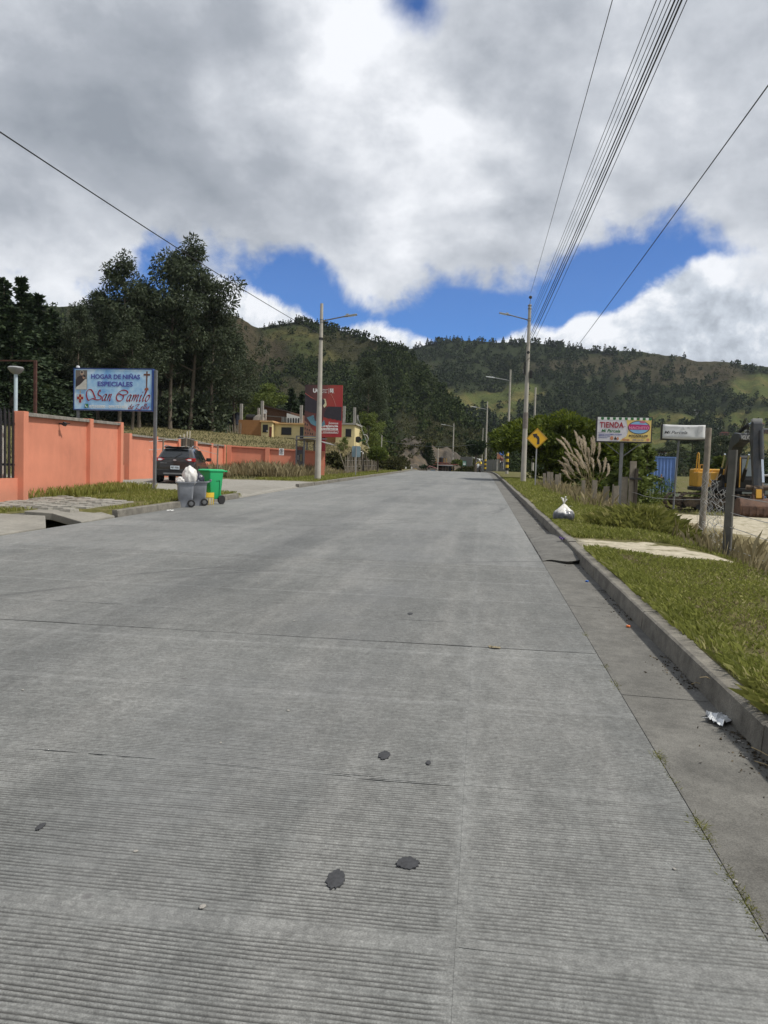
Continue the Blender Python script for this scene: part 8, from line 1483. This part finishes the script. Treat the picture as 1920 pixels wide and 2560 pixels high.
for k, (px, py, z, r_) in enumerate([(745, 1000, 66, .8), (770, 985, 78, 1.0), (800, 990, 80, 1.2), (840, 1005, 84, 1.1), (720, 985, 68, .9)]):
    q = base(px, py, z); V, F = crown_cloud([(0, 0, r_ * .6), (r_ * .7, .2, r_ * .4), (-r_ * .7, -.1, r_ * .4)], [r_, r_ * .7, r_ * .7], 1500, .32, .3, 300 + k, .1, .8); t = thing('bank_shrub', ['dry shrub on the bank above the pickets', 'dull shrub on the bank below the bent pipe', 'brown green shrub behind the trimmed tree', 'shrub on the bank right of the trimmed tree', 'shrub at the foot of the red billboard post'][k], 'shrub', q); link('foliage', mesh_np('foliage', V, F), M_SCRUB, t); MB().tube([(0, 0, -.2), (0, 0, r_)], [.05, .02], 5).build('stem', M_BARK, t)

# ------------------------------------------------------------------ litter and small things
M_BAGT = bpy.data.materials.new('filled_clear_bag'); M_BAGT.use_nodes = True; _t = NT(M_BAGT.node_tree); _g = _t.n('ShaderNodeTexCoord').outputs['Object']; _z = _t.n('ShaderNodeSeparateXYZ', {0: _g}).outputs[2]
_c = _t.ramp(_t.m('ADD', _t.m('MULTIPLY', _z, 1.9), _t.m('MULTIPLY', _t.m('SUBTRACT', _t.noise(_g, 7.0, 5, .7), .5), .8)), [(.25, (.085, .09, .105)), (.45, (.16, .165, .185)), (.62, (.70, .68, .63))]); _p = M_BAGT.node_tree.nodes['Principled BSDF']; M_BAGT.node_tree.links.new(_c, _p.inputs['Base Color']); _p.inputs['Roughness'].default_value = .3
pBg = on(1213, 1128); bag('rubbish_bag', 'tied clear rubbish bag full of dark waste on the right kerb edge', pBg + Vector((.05, .1, -.02)), (.25, .22, .22), 11, M_BAGT, True)
def crumple(name, label, p, size, m, cat, seed, flatn=.35):
    bm = bmesh.new(); bmesh.ops.create_grid(bm, x_segments=12, y_segments=9, size=.5)
    for v in bm.verts: n = float(fbm(v.co.x * 5 + seed, v.co.y * 5, seed, 4)); rx_ = float(fbm(v.co.y * 3, v.co.x * 2 + seed, seed + 2, 3)) - .5; v.co = ((v.co.x * (1 - .3 * abs(v.co.y)) + rx_ * .3) * size[0], (v.co.y + .5 * rx_) * size[1], abs(n - .38) * size[2] * 2.4 + .006)
    me = bpy.data.meshes.new(name); bm.to_mesh(me); bm.free(); o = tag(link(name, me, m), label, cat); o.location = p; so = o.modifiers.new('solid', 'SOLIDIFY'); so.thickness = .002; return o
p = on(1553, 1555, 1.5); o = crumple('plastic_bag', 'flat crumpled clear plastic bag lying in the right gutter', p + Vector((0, 0, .0)), (.15, .22, .05), mat('clear_plastic', (.62, .64, .66), .2, .2, 20), 'litter', 3); o.rotation_euler = (0, 0, -.5)
o = crumple('wrapper', 'small crumpled purple wrapper against the right kerb', on(1216, 1166), (.12, .14, .06), mat('purple_plastic', (.06, .02, .16), .4, .2), 'litter', 5)
o = crumple('cardboard_scrap', 'small flat scrap of card on the road near the slab joint', on(1067, 1400, 2), (.10, .055, .012), mat('brown_card', (.21, .18, .12), .9, .3, 30), 'litter', 8)
o = crumple('paper_scrap', 'pale paper scrap in the gutter by the green bin', on(368, 1104), (.22, .10, .04), M_WHITEP, 'litter', 9); o = crumple('paper_scrap', 'white scrap in the grass before the far salmon wall', on(583, 1024), (.22, .16, .14), M_WHITEP, 'litter', 12); o = crumple('paper_scrap', 'small white scrap in the grass beyond the bag', on(1235, 1096, 10), (.16, .10, .05), M_WHITEP, 'litter', 14)
for nm, lab, px, py, r_, m in [('bottle_cap', 'blue bottle cap in the right gutter', 1268, 1257, .022, MATS['blue_plastic']), ('bottle_cap', 'orange bottle cap in the right gutter', 1357, 1355, .02, mat('orange_plastic', (.6, .14, .02), .4, .1))]: o = tag(MB().lathe([(r_ * .8, 0), (r_, .002), (r_, .014), (r_ * .8, .018)], 14).build(nm, m, None, True), lab, 'bottle cap'); o.location = on(px, py, 1.5) + Vector((0, 0, .002))
for k, (px, py, a, L_) in enumerate([(1645, 1628, 1.9, .16), (1652, 1655, 2.2, .12), (1505, 1480, .3, .08), (1525, 1468, -.5, .08)]): o = tag(MB().tube([(-L_ / 2, 0, .008), (0, .012, .016), (L_ / 2, 0, .006)], .0022, 5).build('twig', mat('straw', (.42, .32, .17), .9, .2), None), ['pale straw stalk in the gutter at the right edge', 'lower straw stalk in the gutter at the right edge', 'short twig in the gutter above the plastic bag', 'thin twig near the kerb above the plastic bag'][k], 'twig'); o.location = on(px, py, 1.2); o.rotation_euler = (0, 0, a)
M_TAR = mat('tar', (.040, .041, .045), .8, .35, 60, .002, 120)
for k, (px, py, rx_, ry_) in enumerate([(725, 1900, .033, .062), (881, 1865, .045, .045), (925, 1648, .012, .026), (88, 1786, .014, .03), (886, 1326, .025, .05), (830, 1632, .03, .06)]):
    p = on(px, py, 1.2, 60); mb = MB(); rr = random.Random(k); pts = [(rx_ * cos(t_) * rr.uniform(.80, 1.12), ry_ * sin(t_) * rr.uniform(.80, 1.12)) for t_ in np.linspace(0, 2 * pi, 34)[:-1]]; mb.prism(pts, 'z', -.002, .0045); o = tag(mb.build('tar_spot', M_TAR), ['oval dark tar spot on the grooved road, left of a pair', 'drop shaped dark tar spot on the grooved road, right of a pair', 'tiny tar spot farther up the grooved road', 'tiny tar spot at the left of the near road', 'tar fleck on the middle distance road', 'faint tar blot farther up the road'][k], 'tar spot'); o.location = p + Vector((0, 0, .0))
rr = random.Random(17)
pebm = MB().lathe([(.2, -.4), (.8, -.2), (1, .1), (.7, .5), (.2, .65)], 6); pm_ = pebm.build('pebble', M_CONC, None); pme = pm_.data; bpy.data.objects.remove(pm_)
for k in range(70):
    y = 2.2 + 12 * rr.random() ** 1.5; x = rr.choice([rr.uniform(1.36, 1.52), rr.uniform(1.45, 1.53), rr.uniform(-3, 1.5)]); o = link('pebble', pme); s_ = rr.uniform(.004, .012); o.location = (x, y, float(zr(y)) + (s_ * .3 if x < 1 else -.012 + s_ * .3)); o.scale = (s_ * 1.3, s_, s_ * .7); o.rotation_euler = (0, 0, rr.uniform(0, 6)); tag(o, 'little stone lying loose on the road or in the right gutter', 'pebble', 'pebbles on the road')

# ------------------------------------------------------------------ mountain air
HZ = bpy.data.materials.new('mountain_air'); HZ.use_nodes = True; HZ.node_tree.nodes.clear(); _t = NT(HZ.node_tree)
_v = _t.n('ShaderNodeVolumePrincipled', {'Color': (0.78, 0.87, 1.0, 1), 'Density': 0.00007, 'Anisotropy': 0.2}); _t.n('ShaderNodeOutputMaterial', {'Volume': _v.outputs[0]})
tag(MB().span((-1700, -400, -30), (1700, 1650, 420)).build('haze', HZ), kind='stuff')
# dead leaves, silt and crumbs that gather at the foot of the right kerb
rs_ = np.random.RandomState(3); n_ = 4200; Y_ = 2.4 + 34 * rs_.uniform(0, 1, n_) ** 1.7; X_ = 1.575 - .15 * rs_.exponential(.35, n_); k_ = (fbm(Y_ * 1.4, X_ * 0, 52, 4) > .44) & (X_ > 1.05) & ((Y_ < 11.4) | (Y_ > 17)); X_, Y_ = X_[k_], Y_[k_]; n_ = len(X_); a = rs_.uniform(0, 6.28, n_)
V, F = leaf_quads(np.stack([X_, Y_, zr(Y_) - .002 - .012 * (X_ - .99) / .58 + .003], 1), np.stack([np.cos(a), np.sin(a), rs_.uniform(0, .35, n_)], 1), rs_.uniform(.008, .030, n_), rs_.uniform(.003, .008, n_), 53); tag(link('kerb_debris', mesh_np('kerb_debris', V, F), leafmat('dead_leaf', (.030, .024, .017), (.075, .058, .038), (.20, .16, .10), .1)), kind='stuff')
